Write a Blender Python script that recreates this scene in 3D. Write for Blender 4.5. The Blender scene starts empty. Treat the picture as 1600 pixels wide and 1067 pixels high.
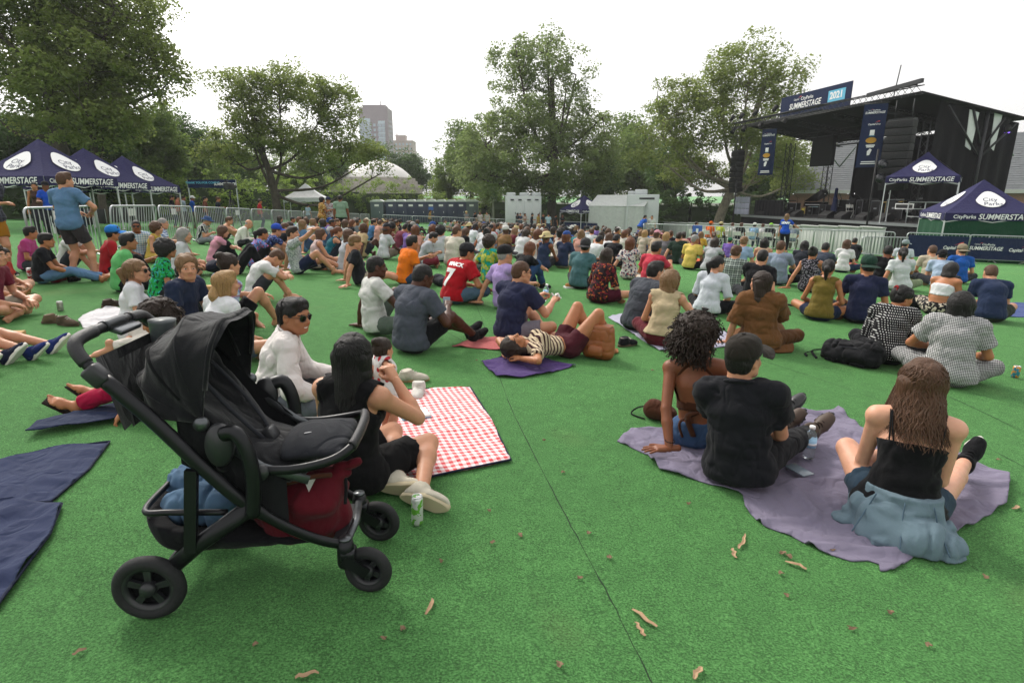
import bpy, bmesh, math, random
import numpy as np
from mathutils import Vector, Matrix, Euler
R = math.radians
random.seed(7)
rng = np.random.default_rng(7)
scene = bpy.context.scene
COL = scene.collection

# ------------------------------------------------------------------ camera
FPX, PITCH, CAMH = 880.0, R(14.5), 1.58
cam = bpy.data.cameras.new('camera')
cam.sensor_width = 36.0
cam.lens = FPX / 1600.0 * 36.0
cam.clip_start = 0.05
cam.clip_end = 5000
camo = bpy.data.objects.new('camera', cam)
COL.objects.link(camo)
camo.location = (0, 0, CAMH)
camo.rotation_euler = (R(90) - PITCH, 0, 0)
scene.camera = camo

# ------------------------------------------------------------------ sky, sun, exposure
SUN_ELEV, SUN_AZ = R(44), R(-38)          # azimuth measured from +Y towards +X
world = bpy.data.worlds.new('World')
scene.world = world
world.use_nodes = True
wn = world.node_tree.nodes
wl = world.node_tree.links
wn.clear()
w_out = wn.new('ShaderNodeOutputWorld')
w_bg = wn.new('ShaderNodeBackground')
w_sky = wn.new('ShaderNodeTexSky')
w_sky.sky_type = 'NISHITA'
w_sky.sun_disc = False
w_sky.sun_elevation = SUN_ELEV
w_sky.sun_rotation = SUN_AZ
w_sky.air_density = 1.0
w_sky.dust_density = 6.0
w_sky.ozone_density = 1.0
w_hs = wn.new('ShaderNodeHueSaturation')       # thin white overcast: hardly any blue left
w_hs.inputs['Saturation'].default_value = 0.12
w_bg.inputs['Strength'].default_value = 0.08
w_cl = wn.new('ShaderNodeBackground')          # the even white cloud layer below it
w_cl.inputs['Color'].default_value = (1.0, 0.985, 0.955, 1)
w_cl.inputs['Strength'].default_value = 0.46
w_add = wn.new('ShaderNodeAddShader')
wl.new(w_sky.outputs[0], w_hs.inputs['Color'])
wl.new(w_hs.outputs[0], w_bg.inputs['Color'])
wl.new(w_bg.outputs[0], w_add.inputs[0])
wl.new(w_cl.outputs[0], w_add.inputs[1])
wl.new(w_add.outputs[0], w_out.inputs['Surface'])
sun = bpy.data.lights.new('sun', 'SUN')
sun.energy = 1.5
sun.angle = R(11)
sun.color = (1.0, 0.92, 0.80)
suno = bpy.data.objects.new('sun', sun)
COL.objects.link(suno)
suno.rotation_euler = (R(90) - SUN_ELEV, 0, R(180) - SUN_AZ)
scene.view_settings.view_transform = 'Standard'
scene.view_settings.look = 'None'
scene.view_settings.exposure = 0.72
scene.view_settings.gamma = 1.0
scene.view_settings.use_curve_mapping = False
scene.cycles.max_bounces = 6
scene.cycles.transparent_max_bounces = 8

# ------------------------------------------------------------------ the lie of the land
def dip(y):
 t = y - 14.0
 d = 0.042 * (0.5 * (t + math.sqrt(t * t + 9.0)) - 0.5 * (-14 + math.sqrt(205)))
 return min(d, 1.5)
def gz(x, y):
 return -0.035 * max(-45, min(45, x)) - dip(y)
_cp, _sp = math.cos(PITCH), math.sin(PITCH)
def ray(u, v):
 cx = (u - 800) / FPX; cy = (533.5 - v) / FPX
 return Vector((cx, _cp + _sp * cy, -_sp + _cp * cy))
def gp(u, v):
 """place on the lawn that shows at a spot of the photograph"""
 d = ray(u, v); lo, hi = 0.5, 90.0
 for _ in range(40):
  m = 0.5 * (lo + hi); p = d * m
  if CAMH + p.z > gz(p.x, p.y): lo = m
  else: hi = m
 p = d * lo
 return Vector((p.x, p.y, gz(p.x, p.y)))
def at(u, v, Y):
 d = ray(u, v); t = Y / d.y
 return Vector((d.x * t, Y, CAMH + d.z * t))
TILT = Matrix.Rotation(math.atan(0.035), 4, 'Y')

# ------------------------------------------------------------------ helpers: objects
def tag(o, label=None, cat=None, group=None, kind=None):
 if label: o['label'] = label
 if cat: o['category'] = cat
 if group: o['group'] = group
 if kind: o['kind'] = kind
 return o
def link(o, parent=None):
 COL.objects.link(o)
 if parent is not None: o.parent = parent
 return o
def empty(name, loc=(0, 0, 0), rz=0.0, tilt=False):
 o = bpy.data.objects.new(name, None)
 o.empty_display_size = 0.1
 COL.objects.link(o)
 M = Matrix.Rotation(rz, 4, 'Z')
 if tilt: M = TILT @ M
 o.matrix_world = Matrix.Translation(loc) @ M
 return o
def obj(name, me, mats=None, parent=None, loc=None, rot=None):
 o = bpy.data.objects.new(name, me)
 if mats is not None:
  if not isinstance(mats, (list, tuple)): mats = [mats]
  if len(me.materials) == 0:
   for m in mats: me.materials.append(m)
  else:
   for i, m in enumerate(mats):
    if i < len(me.materials) and me.materials[i] != m:
     pass
 link(o, parent)
 if mats is not None:
  for i, m in enumerate(mats):
   if i < len(o.material_slots) and o.material_slots[i].material != m:
    o.material_slots[i].link = 'OBJECT'
    o.material_slots[i].material = m
 if loc is not None: o.location = loc
 if rot is not None: o.rotation_euler = rot
 return o
def np_mesh(name, V, Fq, smooth=True, midx=None):
 """mesh from arrays; Fq is (n,4) or (n,3)"""
 me = bpy.data.meshes.new(name)
 V = np.asarray(V, dtype=np.float32); Fq = np.asarray(Fq, dtype=np.int32)
 k = Fq.shape[1]
 me.vertices.add(len(V)); me.vertices.foreach_set('co', V.ravel())
 me.loops.add(Fq.size); me.loops.foreach_set('vertex_index', Fq.ravel())
 me.polygons.add(len(Fq)); me.polygons.foreach_set('loop_start', np.arange(0, Fq.size, k, dtype=np.int32))
 if midx is not None: me.polygons.foreach_set('material_index', np.asarray(midx, dtype=np.int32))
 me.update(calc_edges=True)
 if smooth: me.polygons.foreach_set('use_smooth', np.ones(len(Fq), dtype=bool))
 return me
def copy_tree(o, parent=None):
 c = o.copy(); COL.objects.link(c)
 if parent is not None:
  c.parent = parent
 for ch in list(o.children): copy_tree(ch, c)
 return c

class MB:
 """collects boxes, bars, tubes and sheets into one mesh"""
 def __init__(s): s.v = []; s.f = []; s.m = []; s.sm = []; s.mi = 0
 def add(s, vs, fs, smooth=False):
  n = len(s.v); s.v += [tuple(v) for v in vs]
  for f in fs: s.f.append(tuple(n + i for i in f)); s.m.append(s.mi); s.sm.append(smooth)
  return s
 def box(s, c, d, M=None, bev=0.0):
  x, y, z = [a / 2 for a in d]; c = Vector(c)
  if bev > 0:
   b = min(bev, x * .9, y * .9, z * .9)
   bm = bmesh.new(); bmesh.ops.create_cube(bm, size=1.0)
   for v in bm.verts: v.co = Vector((v.co.x * 2 * x, v.co.y * 2 * y, v.co.z * 2 * z))
   bmesh.ops.bevel(bm, geom=bm.edges[:], offset=b, segments=2, affect='EDGES', profile=0.5)
   bm.verts.ensure_lookup_table()
   vs = [v.co.copy() for v in bm.verts]; fs = [[v.index for v in f.verts] for f in bm.faces]; bm.free()
  else:
   vs = [Vector((a * x, b * y, e * z)) for a in (-1, 1) for b in (-1, 1) for e in (-1, 1)]
   fs = [(0, 1, 3, 2), (4, 6, 7, 5), (0, 4, 5, 1), (2, 3, 7, 6), (0, 2, 6, 4), (1, 5, 7, 3)]
  if M is not None: vs = [M @ v for v in vs]
  return s.add([v + c for v in vs], fs, bev > 0)
 def tube(s, pts, r, n=8, cap=True, close=False, flat=1.0, up=None):
  pts = [Vector(p) for p in pts]; N = len(pts)
  rr = r if isinstance(r, (list, tuple)) else [r] * N
  vs = []; nrm = None
  for i in range(N):
   if close: t = pts[(i + 1) % N] - pts[i - 1]
   else: t = pts[min(i + 1, N - 1)] - pts[max(i - 1, 0)]
   if t.length < 1e-9: t = Vector((0, 0, 1))
   t.normalize()
   if nrm is None:
    a = Vector(up) if up is not None else (Vector((0, 0, 1)) if abs(t.z) < .9 else Vector((1, 0, 0)))
    nrm = (a - t * a.dot(t)).normalized()
   else:
    nrm = (nrm - t * nrm.dot(t)); nrm = nrm.normalized() if nrm.length > 1e-6 else t.orthogonal().normalized()
   b = t.cross(nrm)
   for k in range(n):
    q = 2 * math.pi * k / n
    vs.append(pts[i] + (nrm * math.cos(q) * flat + b * math.sin(q)) * rr[i])
  fs = []
  for i in range(N if close else N - 1):
   j = (i + 1) % N
   for k in range(n):
    k2 = (k + 1) % n
    fs.append((i * n + k, i * n + k2, j * n + k2, j * n + k))
  s.add(vs, fs, True)
  if cap and not close:
   m = len(s.v) - len(vs)
   s.f.append(tuple(m + k for k in reversed(range(n)))); s.m.append(s.mi); s.sm.append(False)
   s.f.append(tuple(m + (N - 1) * n + k for k in range(n))); s.m.append(s.mi); s.sm.append(False)
  return s
 def bar(s, a, b, w, h, up=(0, 0, 1)):
  a = Vector(a); b = Vector(b); t = (b - a); L = t.length; t.normalize(); u = Vector(up)
  if abs(t.dot(u)) > .98: u = Vector((1, 0, 0))
  sd = t.cross(u).normalized(); u = sd.cross(t)
  M = Matrix((sd, t, u)).transposed().to_4x4()
  return s.box((a + b) / 2, (w, L, h), M)
 def lathe(s, prof, n=16, M=None, smooth=True):
  vs = []
  for (r, z) in prof:
   for k in range(n):
    q = 2 * math.pi * k / n; vs.append(Vector((r * math.cos(q), r * math.sin(q), z)))
  if M is not None: vs = [M @ v for v in vs]
  fs = []
  for i in range(len(prof) - 1):
   for k in range(n):
    k2 = (k + 1) % n; fs.append((i * n + k, i * n + k2, (i + 1) * n + k2, (i + 1) * n + k))
  if prof[0][0] > 1e-6: fs.append(tuple(reversed(range(n))))
  if prof[-1][0] > 1e-6: fs.append(tuple((len(prof) - 1) * n + k for k in range(n)))
  return s.add(vs, fs, smooth)
 def prism(s, poly, d, M=None):
  """poly in xy, extruded along z by d"""
  n = len(poly)
  vs = [Vector((x, y, 0)) for x, y in poly] + [Vector((x, y, d)) for x, y in poly]
  if M is not None: vs = [M @ v for v in vs]
  fs = [tuple(reversed(range(n))), tuple(range(n, 2 * n))] + [(i, (i + 1) % n, n + (i + 1) % n, n + i) for i in range(n)]
  return s.add(vs, fs)
 def grid(s, fn, nu, nv, smooth=True):
  vs = [fn(i / nu, j / nv) for j in range(nv + 1) for i in range(nu + 1)]
  w = nu + 1
  fs = [(j * w + i, j * w + i + 1, (j + 1) * w + i + 1, (j + 1) * w + i) for j in range(nv) for i in range(nu)]
  return s.add(vs, fs, smooth)
 def mesh(s, name):
  me = bpy.data.meshes.new(name)
  me.from_pydata(s.v, [], s.f)
  me.polygons.foreach_set('material_index', s.m)
  me.polygons.foreach_set('use_smooth', s.sm)
  me.update()
  return me
 def build(s, name, mats, parent=None, loc=None, rot=None):
  return obj(name, s.mesh(name), mats, parent, loc, rot)
def arc(c, r, a0, a1, n, ax='xz'):
 out = []
 for i in range(n + 1):
  q = a0 + (a1 - a0) * i / n; p = [0, 0, 0]
  p['xyz'.index(ax[0])] = r * math.cos(q); p['xyz'.index(ax[1])] = r * math.sin(q)
  out.append(Vector(c) + Vector(p))
 return out
def smooth_path(pts, n=6):
 pts = [Vector(p) for p in pts]; out = []
 for i in range(len(pts) - 1):
  p0 = pts[max(i - 1, 0)]; p1 = pts[i]; p2 = pts[i + 1]; p3 = pts[min(i + 2, len(pts) - 1)]
  for k in range(n):
   t = k / n
   out.append(0.5 * ((2 * p1) + (p2 - p0) * t + (2 * p0 - 5 * p1 + 4 * p2 - p3) * t * t + (3 * p1 - p0 - 3 * p2 + p3) * t ** 3))
 out.append(pts[-1])
 return out

# ------------------------------------------------------------------ helpers: materials
MATS = {}
def srgb(h):
 if isinstance(h, str):
  h = h.lstrip('#'); h = [int(h[i:i + 2], 16) / 255 for i in (0, 2, 4)]
 return tuple((c / 12.92 if c <= .04045 else ((c + .055) / 1.055) ** 2.4) for c in h[:3])
class NT:
 def __init__(s, name):
  s.mat = bpy.data.materials.new(name); s.mat.use_nodes = True
  s.t = s.mat.node_tree; s.t.nodes.clear()
  s.out = s.t.nodes.new('ShaderNodeOutputMaterial')
 def n(s, typ, props=None, **ins):
  nd = s.t.nodes.new('ShaderNode' + typ)
  for k, v in (props or {}).items(): setattr(nd, k, v)
  for k, v in ins.items():
   key = k.replace('_', ' ')
   sock = nd.inputs[int(k[1:])] if (k[0] == 'i' and k[1:].isdigit()) else nd.inputs[key]
   if isinstance(v, bpy.types.NodeSocket): s.t.links.new(v, sock)
   else: sock.default_value = v
  return nd
 def math(s, op, a, b=None, c=None):
  nd = s.t.nodes.new('ShaderNodeMath'); nd.operation = op
  for i, v in enumerate((a, b, c)):
   if v is None: continue
   if isinstance(v, bpy.types.NodeSocket): s.t.links.new(v, nd.inputs[i])
   else: nd.inputs[i].default_value = v
  return nd.outputs[0]
 def mix(s, fac, a, b):
  nd = s.t.nodes.new('ShaderNodeMix'); nd.data_type = 'RGBA'
  for i, v in ((0, fac), (6, a), (7, b)):
   if isinstance(v, bpy.types.NodeSocket): s.t.links.new(v, nd.inputs[i])
   elif i == 0: nd.inputs[0].default_value = v
   else: nd.inputs[i].default_value = (*v, 1) if len(v) == 3 else v
  return nd.outputs[2]
 def noise(s, vec, scale, detail=3, rough=.55):
  nd = s.n('TexNoise', Scale=scale, Detail=detail, Roughness=rough)
  if vec is not None: s.t.links.new(vec, nd.inputs['Vector'])
  return nd.outputs[0]
 def ramp(s, fac, stops):
  nd = s.t.nodes.new('ShaderNodeValToRGB'); s.t.links.new(fac, nd.inputs[0])
  e = nd.color_ramp.elements
  while len(e) < len(stops): e.new(0.5)
  for i, (p, c) in enumerate(stops):
   e[i].position = p; e[i].color = (*c, 1) if len(c) == 3 else c
  return nd.outputs[0]
 def vec(s, kind='Object'):
  return s.n('TexCoord').outputs[kind]
 def bump(s, h, strength=.3, dist=.01):
  return s.n('Bump', Strength=strength, Distance=dist, Height=h).outputs[0]
 def done(s, color, rough=.6, metal=0.0, normal=None, **kw):
  b = s.n('BsdfPrincipled')
  for k, v in (('Base Color', color), ('Roughness', rough), ('Metallic', metal), ('Normal', normal)) + tuple((a.replace('_', ' '), c) for a, c in kw.items()):
   if v is None: continue
   if isinstance(v, bpy.types.NodeSocket): s.t.links.new(v, b.inputs[k])
   elif k in ('Base Color', 'Emission Color', 'Sheen Tint'): b.inputs[k].default_value = (*v[:3], 1)
   else: b.inputs[k].default_value = v
  s.t.links.new(b.outputs[0], s.out.inputs[0]); s.bsdf = b
  return s.mat
def plain(name, col, rough=.5, metal=0.0, var=.12, scale=6.0, bump=.0, spec=.5):
 """painted, plastic or metal surface with a little unevenness"""
 key = ('plain', name)
 if key in MATS: return MATS[key]
 c = srgb(col) if isinstance(col, str) else col
 t = NT(name); v = t.vec()
 nz = t.noise(v, scale, 4)
 cc = t.mix(nz, tuple(x * (1 - var) for x in c), tuple(min(1, x * (1 + var)) for x in c))
 rr = t.math('ADD', t.math('MULTIPLY', t.noise(v, scale * 3, 3), .25), rough - .12)
 nm = t.bump(t.noise(v, scale * 8, 3), bump, .01) if bump > 0 else None
 MATS[key] = t.done(cc, rr, metal, nm, Specular_IOR_Level=spec)
 return MATS[key]
def fabric(col, pattern=None, col2=None, scale=1.0, name=None, col3=None, rough=.9, sheen=.04):
 """woven cloth; patterns are printed or woven in"""
 key = ('fab', col, pattern, col2, scale, col3)
 if key in MATS: return MATS[key]
 nm_ = name or ('cloth' + (('_' + pattern) if pattern else ''))
 c = srgb(col) if isinstance(col, str) else col
 c2 = srgb(col2) if isinstance(col2, str) else col2
 c3 = srgb(col3) if isinstance(col3, str) else col3
 t = NT(nm_); v = t.vec()
 sx = t.n('SeparateXYZ', Vector=v).outputs
 def fr(o, f, off=0.0): return t.math('FRACT', t.math('ADD', t.math('MULTIPLY', o, f), 50.0 + off))
 base = c
 if pattern in ('plaid', 'gingham', 'check'):
  u = sx[0]; w = sx[2] if pattern != 'gingham' else sx[1]
  f = 22 * scale
  a = t.math('GREATER_THAN', fr(u, f), .5); b = t.math('GREATER_THAN', fr(w, f), .5)
  m = t.math('MULTIPLY', t.math('ADD', a, b), .5)
  base = t.mix(m, c, c2)
  if pattern == 'plaid' and c3 is not None:
   l1 = t.math('LESS_THAN', fr(u, f * .5, .2), .13); l2 = t.math('LESS_THAN', fr(w, f * .5, .6), .13)
   base = t.mix(t.math('MULTIPLY', t.math('MAXIMUM', l1, l2), .7), base, c3)
 elif pattern == 'stripes':
  base = t.mix(t.math('GREATER_THAN', fr(sx[2], 24 * scale), .55), c, c2)
 elif pattern == 'stripes_y':
  base = t.mix(t.math('GREATER_THAN', fr(sx[1], 24 * scale), .58), c, c2)
 elif pattern == 'stripes_x':
  base = t.mix(t.math('GREATER_THAN', fr(sx[0], 24 * scale), .55), c, c2)
 elif pattern == 'dots':
  f = 42 * scale
  a = t.math('SUBTRACT', fr(t.math('ADD', sx[0], sx[1]), f), .5); b = t.math('SUBTRACT', fr(sx[2], f), .5)
  d = t.math('ADD', t.math('MULTIPLY', a, a), t.math('MULTIPLY', b, b))
  base = t.mix(t.math('LESS_THAN', d, .05), c, c2)
 elif pattern == 'floral':
  nz = t.noise(v, 22 * scale, 2); n2 = t.noise(v, 31 * scale, 2)
  base = t.mix(t.math('GREATER_THAN', nz, .54), c, c2)
  if c3 is not None: base = t.mix(t.math('GREATER_THAN', n2, .6), base, c3)
 elif pattern == 'tiedye':
  base = t.ramp(t.noise(v, 9 * scale, 3), [(.3, c), (.47, c2), (.55, c3 or c2), (.68, c)])
 nz = t.noise(v, 5, 3)
 mul = t.math('ADD', t.math('MULTIPLY', nz, .3), .68)
 cm = t.n('MixRGB', {'blend_type': 'MULTIPLY'}, Fac=1.0)
 for i, x in ((1, base), (2, mul)):
  if isinstance(x, bpy.types.NodeSocket): t.t.links.new(x, cm.inputs[i])
  else: cm.inputs[i].default_value = (*x, 1)
 w1 = t.noise(v, 320, 2, .7); w2 = t.noise(v, 18, 3)
 # creases: ridged noise, pulled out along the body
 mp = t.n('Mapping', Vector=v, Scale=(1.5, 1.5, .75), Rotation=(.5, .3, .6)).outputs[0]
 rg = t.math('SUBTRACT', 1.0, t.math('MINIMUM', t.math('MULTIPLY', t.math('ABSOLUTE', t.math('SUBTRACT', t.n('TexNoise', Vector=mp, Scale=5, Detail=2, Roughness=.4, Distortion=.7).outputs[0], .5)), 7.0), 1.0))
 hgt = t.math('ADD', t.math('ADD', t.math('MULTIPLY', w1, .10), t.math('MULTIPLY', w2, .3)), t.math('MULTIPLY', rg, -.45))
 MATS[key] = t.done(cm.outputs[0], rough, 0, t.bump(hgt, .5, .03), Sheen_Weight=sheen, Specular_IOR_Level=.15)
 return MATS[key]
SKIN = {'pale': '#c89a82', 'fair': '#b98a6e', 'tan': '#a5714f', 'olive': '#97684a', 'brown': '#7a4b33', 'dark': '#4a2c1f'}
def skin(tone):
 key = ('skin', tone)
 if key in MATS: return MATS[key]
 t = NT('skin'); v = t.vec(); c = srgb(SKIN[tone])
 nz = t.noise(v, 14, 4)
 cc = t.mix(nz, (c[0] * .80, c[1] * .70, c[2] * .66), (min(1, c[0] * 1.18), c[1] * 1.15, c[2] * 1.12))
 MATS[key] = t.done(cc, .46, 0, t.bump(t.math('ADD', t.noise(v, 160, 3), t.noise(v, 22, 2)), .25, .006), Subsurface_Weight=.12, Subsurface_Radius=(.02, .008, .004), Specular_IOR_Level=.32)
 return MATS[key]
HAIRC = {'black': (.008, .007, .007), 'darkbrown': (.022, .013, .009), 'brown': (.07, .033, .017), 'auburn': (.10, .035, .015),
         'blond': (.30, .18, .075), 'dirtyblond': (.16, .09, .042), 'grey': (.22, .21, .20), 'white': (.55, .53, .5)}
def hairmat(c):
 key = ('hair', c)
 if key in MATS: return MATS[key]
 t = NT('hair'); v = t.vec(); col = HAIRC[c]
 mp = t.n('Mapping', Vector=v, Scale=(1, 1, .16)).outputs[0]
 nz = t.noise(mp, 90, 3, .7); n2 = t.noise(v, 12, 3)
 cc = t.mix(nz, tuple(x * .45 for x in col), tuple(min(1, x * 1.7) for x in col))
 hh = t.math('ADD', nz, t.math('MULTIPLY', n2, .6))
 MATS[key] = t.done(cc, .55, 0, t.bump(hh, .8, .014), Specular_IOR_Level=.3)
 return MATS[key]
def smat(name, col, rough=.5, metal=0.0, **kw):
 key = ('s', name)
 if key not in MATS:
  t = NT(name); MATS[key] = t.done(srgb(col) if isinstance(col, str) else col, rough, metal, **kw)
 return MATS[key]
# ------------------------------------------------------------------ soft bodies: distance fields turned into one surface
class Field:
 def __init__(s): s.pr = []; s.cuts = []; s.fold = 0.0; s.foldk = 92.0; s.seed = 1
 def cap(s, a, b, ra, rb=None, k=.025, lat=None, dr=1.0, cuts=(), sub=False):
  """tapered limb; lat + dr give an oval section (dr = depth / width)"""
  s.pr.append((np.array(a, float), np.array(b, float), ra, ra if rb is None else rb, k,
                     None if lat is None else np.array(lat, float), dr, cuts, sub)); return s
 def ell(s, c, r, M=None, k=.02, sub=False):
  s.pr.append(('e', np.array(c, float), np.array(r, float), None if M is None else np.array(M, float), k, sub)); return s
 def cut(s, pt, n): s.cuts.append((np.array(pt, float), np.array(n, float))); return s
 def surface(s, h, pad=.05, floor=None):
  lo = np.full(3, 1e9); hi = -lo
  for p in s.pr:
   if p[0] is 'e' or isinstance(p[0], str):
    if p[5]: continue
    r = p[2].max(); lo = np.minimum(lo, p[1] - r); hi = np.maximum(hi, p[1] + r)
   else:
    if p[8]: continue
    r = max(p[2], p[3]) * max(1, p[6]); lo = np.minimum(lo, np.minimum(p[0], p[1]) - r); hi = np.maximum(hi, np.maximum(p[0], p[1]) + r)
  lo -= pad; hi += pad
  n = np.ceil((hi - lo) / h).astype(int) + 1
  ax = [lo[i] + h * np.arange(n[i]) for i in range(3)]
  f = np.full(n, 0.3, np.float32)
  for p in s.pr:
   e = isinstance(p[0], str)
   if e: c0 = p[1] - p[2].max(); c1 = p[1] + p[2].max(); k = p[4]; sub = p[5]
   else:
    r = max(p[2], p[3]) * max(1, p[6]); c0 = np.minimum(p[0], p[1]) - r; c1 = np.maximum(p[0], p[1]) + r; k = p[4]; sub = p[8]
   m = k * 1.5 + 2.5 * h
   i0 = np.clip(((c0 - m - lo) / h).astype(int), 0, n - 1); i1 = np.clip(np.ceil((c1 + m - lo) / h).astype(int) + 1, 1, n)
   X = ax[0][i0[0]:i1[0], None, None]; Y = ax[1][None, i0[1]:i1[1], None]; Z = ax[2][None, None, i0[2]:i1[2]]
   if e:
    x = X - p[1][0]; y = Y - p[1][1]; z = Z - p[1][2]
    if p[3] is not None:
     Mi = p[3]
     x, y, z = (Mi[0, 0] * x + Mi[1, 0] * y + Mi[2, 0] * z, Mi[0, 1] * x + Mi[1, 1] * y + Mi[2, 1] * z, Mi[0, 2] * x + Mi[1, 2] * y + Mi[2, 2] * z)
    q = np.sqrt((x / p[2][0]) ** 2 + (y / p[2][1]) ** 2 + (z / p[2][2]) ** 2)
    q2 = np.sqrt((x / p[2][0] ** 2) ** 2 + (y / p[2][1] ** 2) ** 2 + (z / p[2][2] ** 2) ** 2) + 1e-6
    d = q * (q - 1) / q2
   else:
    a, b = p[0], p[1]; ab = b - a; L2 = max(ab @ ab, 1e-9)
    px = X - a[0]; py = Y - a[1]; pz = Z - a[2]
    t = np.clip((px * ab[0] + py * ab[1] + pz * ab[2]) / L2, 0, 1)
    qx = px - t * ab[0]; qy = py - t * ab[1]; qz = pz - t * ab[2]
    if p[5] is not None:
     la = p[5]; sft = (1 / p[6] - 1)
     ln = qx * la[0] + qy * la[1] + qz * la[2]
     dd = qx * qx + qy * qy + qz * qz - ln * ln
     d = np.sqrt(ln * ln + dd / (p[6] ** 2)) - (p[2] + (p[3] - p[2]) * t)
     d = d * min(1.0, .5 + .5 * p[6])
    else:
     d = np.sqrt(qx * qx + qy * qy + qz * qz) - (p[2] + (p[3] - p[2]) * t)
    for (cp, cn) in p[7]:
     d = np.maximum(d, (X - cp[0]) * cn[0] + (Y - cp[1]) * cn[1] + (Z - cp[2]) * cn[2])
   sl = (slice(i0[0], i1[0]), slice(i0[1], i1[1]), slice(i0[2], i1[2]))
   g = f[sl]
   if sub:
    hh = np.clip(.5 - .5 * (g + d) / k, 0, 1)
    f[sl] = g * (1 - hh) - d * hh + k * hh * (1 - hh)
   else:
    hh = np.clip(.5 + .5 * (d - g) / k, 0, 1)
    f[sl] = d * (1 - hh) + g * hh - k * hh * (1 - hh)
  X = ax[0][:, None, None]; Y = ax[1][None, :, None]; Z = ax[2][None, None, :]
  if s.fold > 0:
   f = f + s.fold * folds(f.shape, h, s.foldk, s.seed)
  for (cp, cn) in s.cuts:
   f = np.maximum(f, (X - cp[0]) * cn[0] + (Y - cp[1]) * cn[1] + (Z - cp[2]) * cn[2])
  if floor is not None: f = np.maximum(f, floor - Z + 0 * X)
  return surface_nets(f, lo, h)
def lattice(shape, h, lam, r_):
 """smooth random field on the grid; lam = feature size along each axis"""
 a = None
 n = [max(2, int(shape[i] * h / lam[i]) + 3) for i in range(3)]
 g = r_.uniform(-1, 1, n).astype(np.float32)
 for ax in range(3):
  t = np.arange(shape[ax]) * h / lam[ax] + r_.uniform(0, 1); i = np.minimum(t.astype(int), n[ax] - 2); w = (t - i).clip(0, 1); w = (w * w * (3 - 2 * w)).astype(np.float32)
  sh = [1, 1, 1]; sh[ax] = -1; w = w.reshape(sh); g = np.take(g, i, ax) * (1 - w) + np.take(g, i + 1, ax) * w
 return g
def folds(shape, h, k, seed):
 """creases of cloth or clumps of hair: ridged noise, longer across than along"""
 r_ = np.random.default_rng(seed); L_ = 6.0 / k
 a = lattice(shape, h, (L_ * 1.6, L_ * 1.6, L_ * .9), r_); b = lattice(shape, h, (L_ * .8, L_ * .8, L_ * .55), r_); c = lattice(shape, h, (L_ * 2.5, L_ * 2.5, L_ * 2.5), r_)
 d = lattice(shape, h, (L_ * .9, L_ * 1.5, L_ * 2.2), r_)
 va = np.exp(-(a / .17) ** 2); vd = np.exp(-(d / .16) ** 2)          # narrow valleys between rounded bulges
 return va * (.9 + .7 * c) + vd * (.8 - .7 * c) + b * .35 - .75 + c * .5
_CO = np.array([(i, j, k) for i in (0, 1) for j in (0, 1) for k in (0, 1)])
_ED = [(a, b) for a in range(8) for b in range(a + 1, 8) if np.abs(_CO[a] - _CO[b]).sum() == 1]
def surface_nets(f, lo, h):
 s = f < 0
 c = np.zeros(np.array(f.shape) - 1, np.int8)
 for (i, j, k) in _CO: c += s[i:i + c.shape[0], j:j + c.shape[1], k:k + c.shape[2]]
 act = (c > 0) & (c < 8)
 idx = np.argwhere(act)
 if len(idx) == 0: return np.zeros((0, 3)), np.zeros((0, 4), int)
 val = np.stack([f[idx[:, 0] + o[0], idx[:, 1] + o[1], idx[:, 2] + o[2]] for o in _CO], 1)
 acc = np.zeros((len(idx), 3)); cnt = np.zeros(len(idx))
 for a, b in _ED:
  va, vb = val[:, a], val[:, b]; m = (va < 0) != (vb < 0)
  t = np.where(m, va / np.where(np.abs(va - vb) < 1e-9, 1, va - vb), 0)
  acc += (m[:, None]) * (_CO[a] + t[:, None] * (_CO[b] - _CO[a])); cnt += m
 V = lo + h * (idx + acc / cnt[:, None])
 vid = np.full(act.shape, -1, np.int64); vid[act] = np.arange(len(idx))
 Q = []
 for axis in range(3):
  sl0 = [slice(None)] * 3; sl1 = [slice(None)] * 3
  sl0[axis] = slice(0, -1); sl1[axis] = slice(1, None)
  cr = s[tuple(sl0)] != s[tuple(sl1)]
  e = np.argwhere(cr)
  b1, b2 = [(1, 2), (2, 0), (0, 1)][axis]
  e = e[(e[:, b1] > 0) & (e[:, b2] > 0) & (e[:, b1] < f.shape[b1] - 1) & (e[:, b2] < f.shape[b2] - 1)]
  if len(e) == 0: continue
  def cell(d1, d2):
   q = e.copy(); q[:, b1] -= d1; q[:, b2] -= d2; return vid[q[:, 0], q[:, 1], q[:, 2]]
  q = np.stack([cell(1, 1), cell(0, 1), cell(0, 0), cell(1, 0)], 1)
  flip = ~s[e[:, 0], e[:, 1], e[:, 2]]
  q[flip] = q[flip][:, ::-1]
  Q.append(q)
 Q = np.concatenate(Q); Q = Q[(Q >= 0).all(1)]
 return V, Q
def xf(V, M):
 M = np.array(M); return V @ M[:3, :3].T + M[:3, 3]
def join(parts):
 Vs, Fs, Ms, n = [], [], [], 0
 for V, Fq, mi in parts:
  Vs.append(V); Fs.append(Fq + n); Ms.append(np.full(len(Fq), mi) if np.isscalar(mi) else mi); n += len(V)
 return np.concatenate(Vs), np.concatenate(Fs), np.concatenate(Ms)
CACHE = {}
def cached(key, fn):
 if key not in CACHE: CACHE[key] = fn()
 return CACHE[key]

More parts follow.
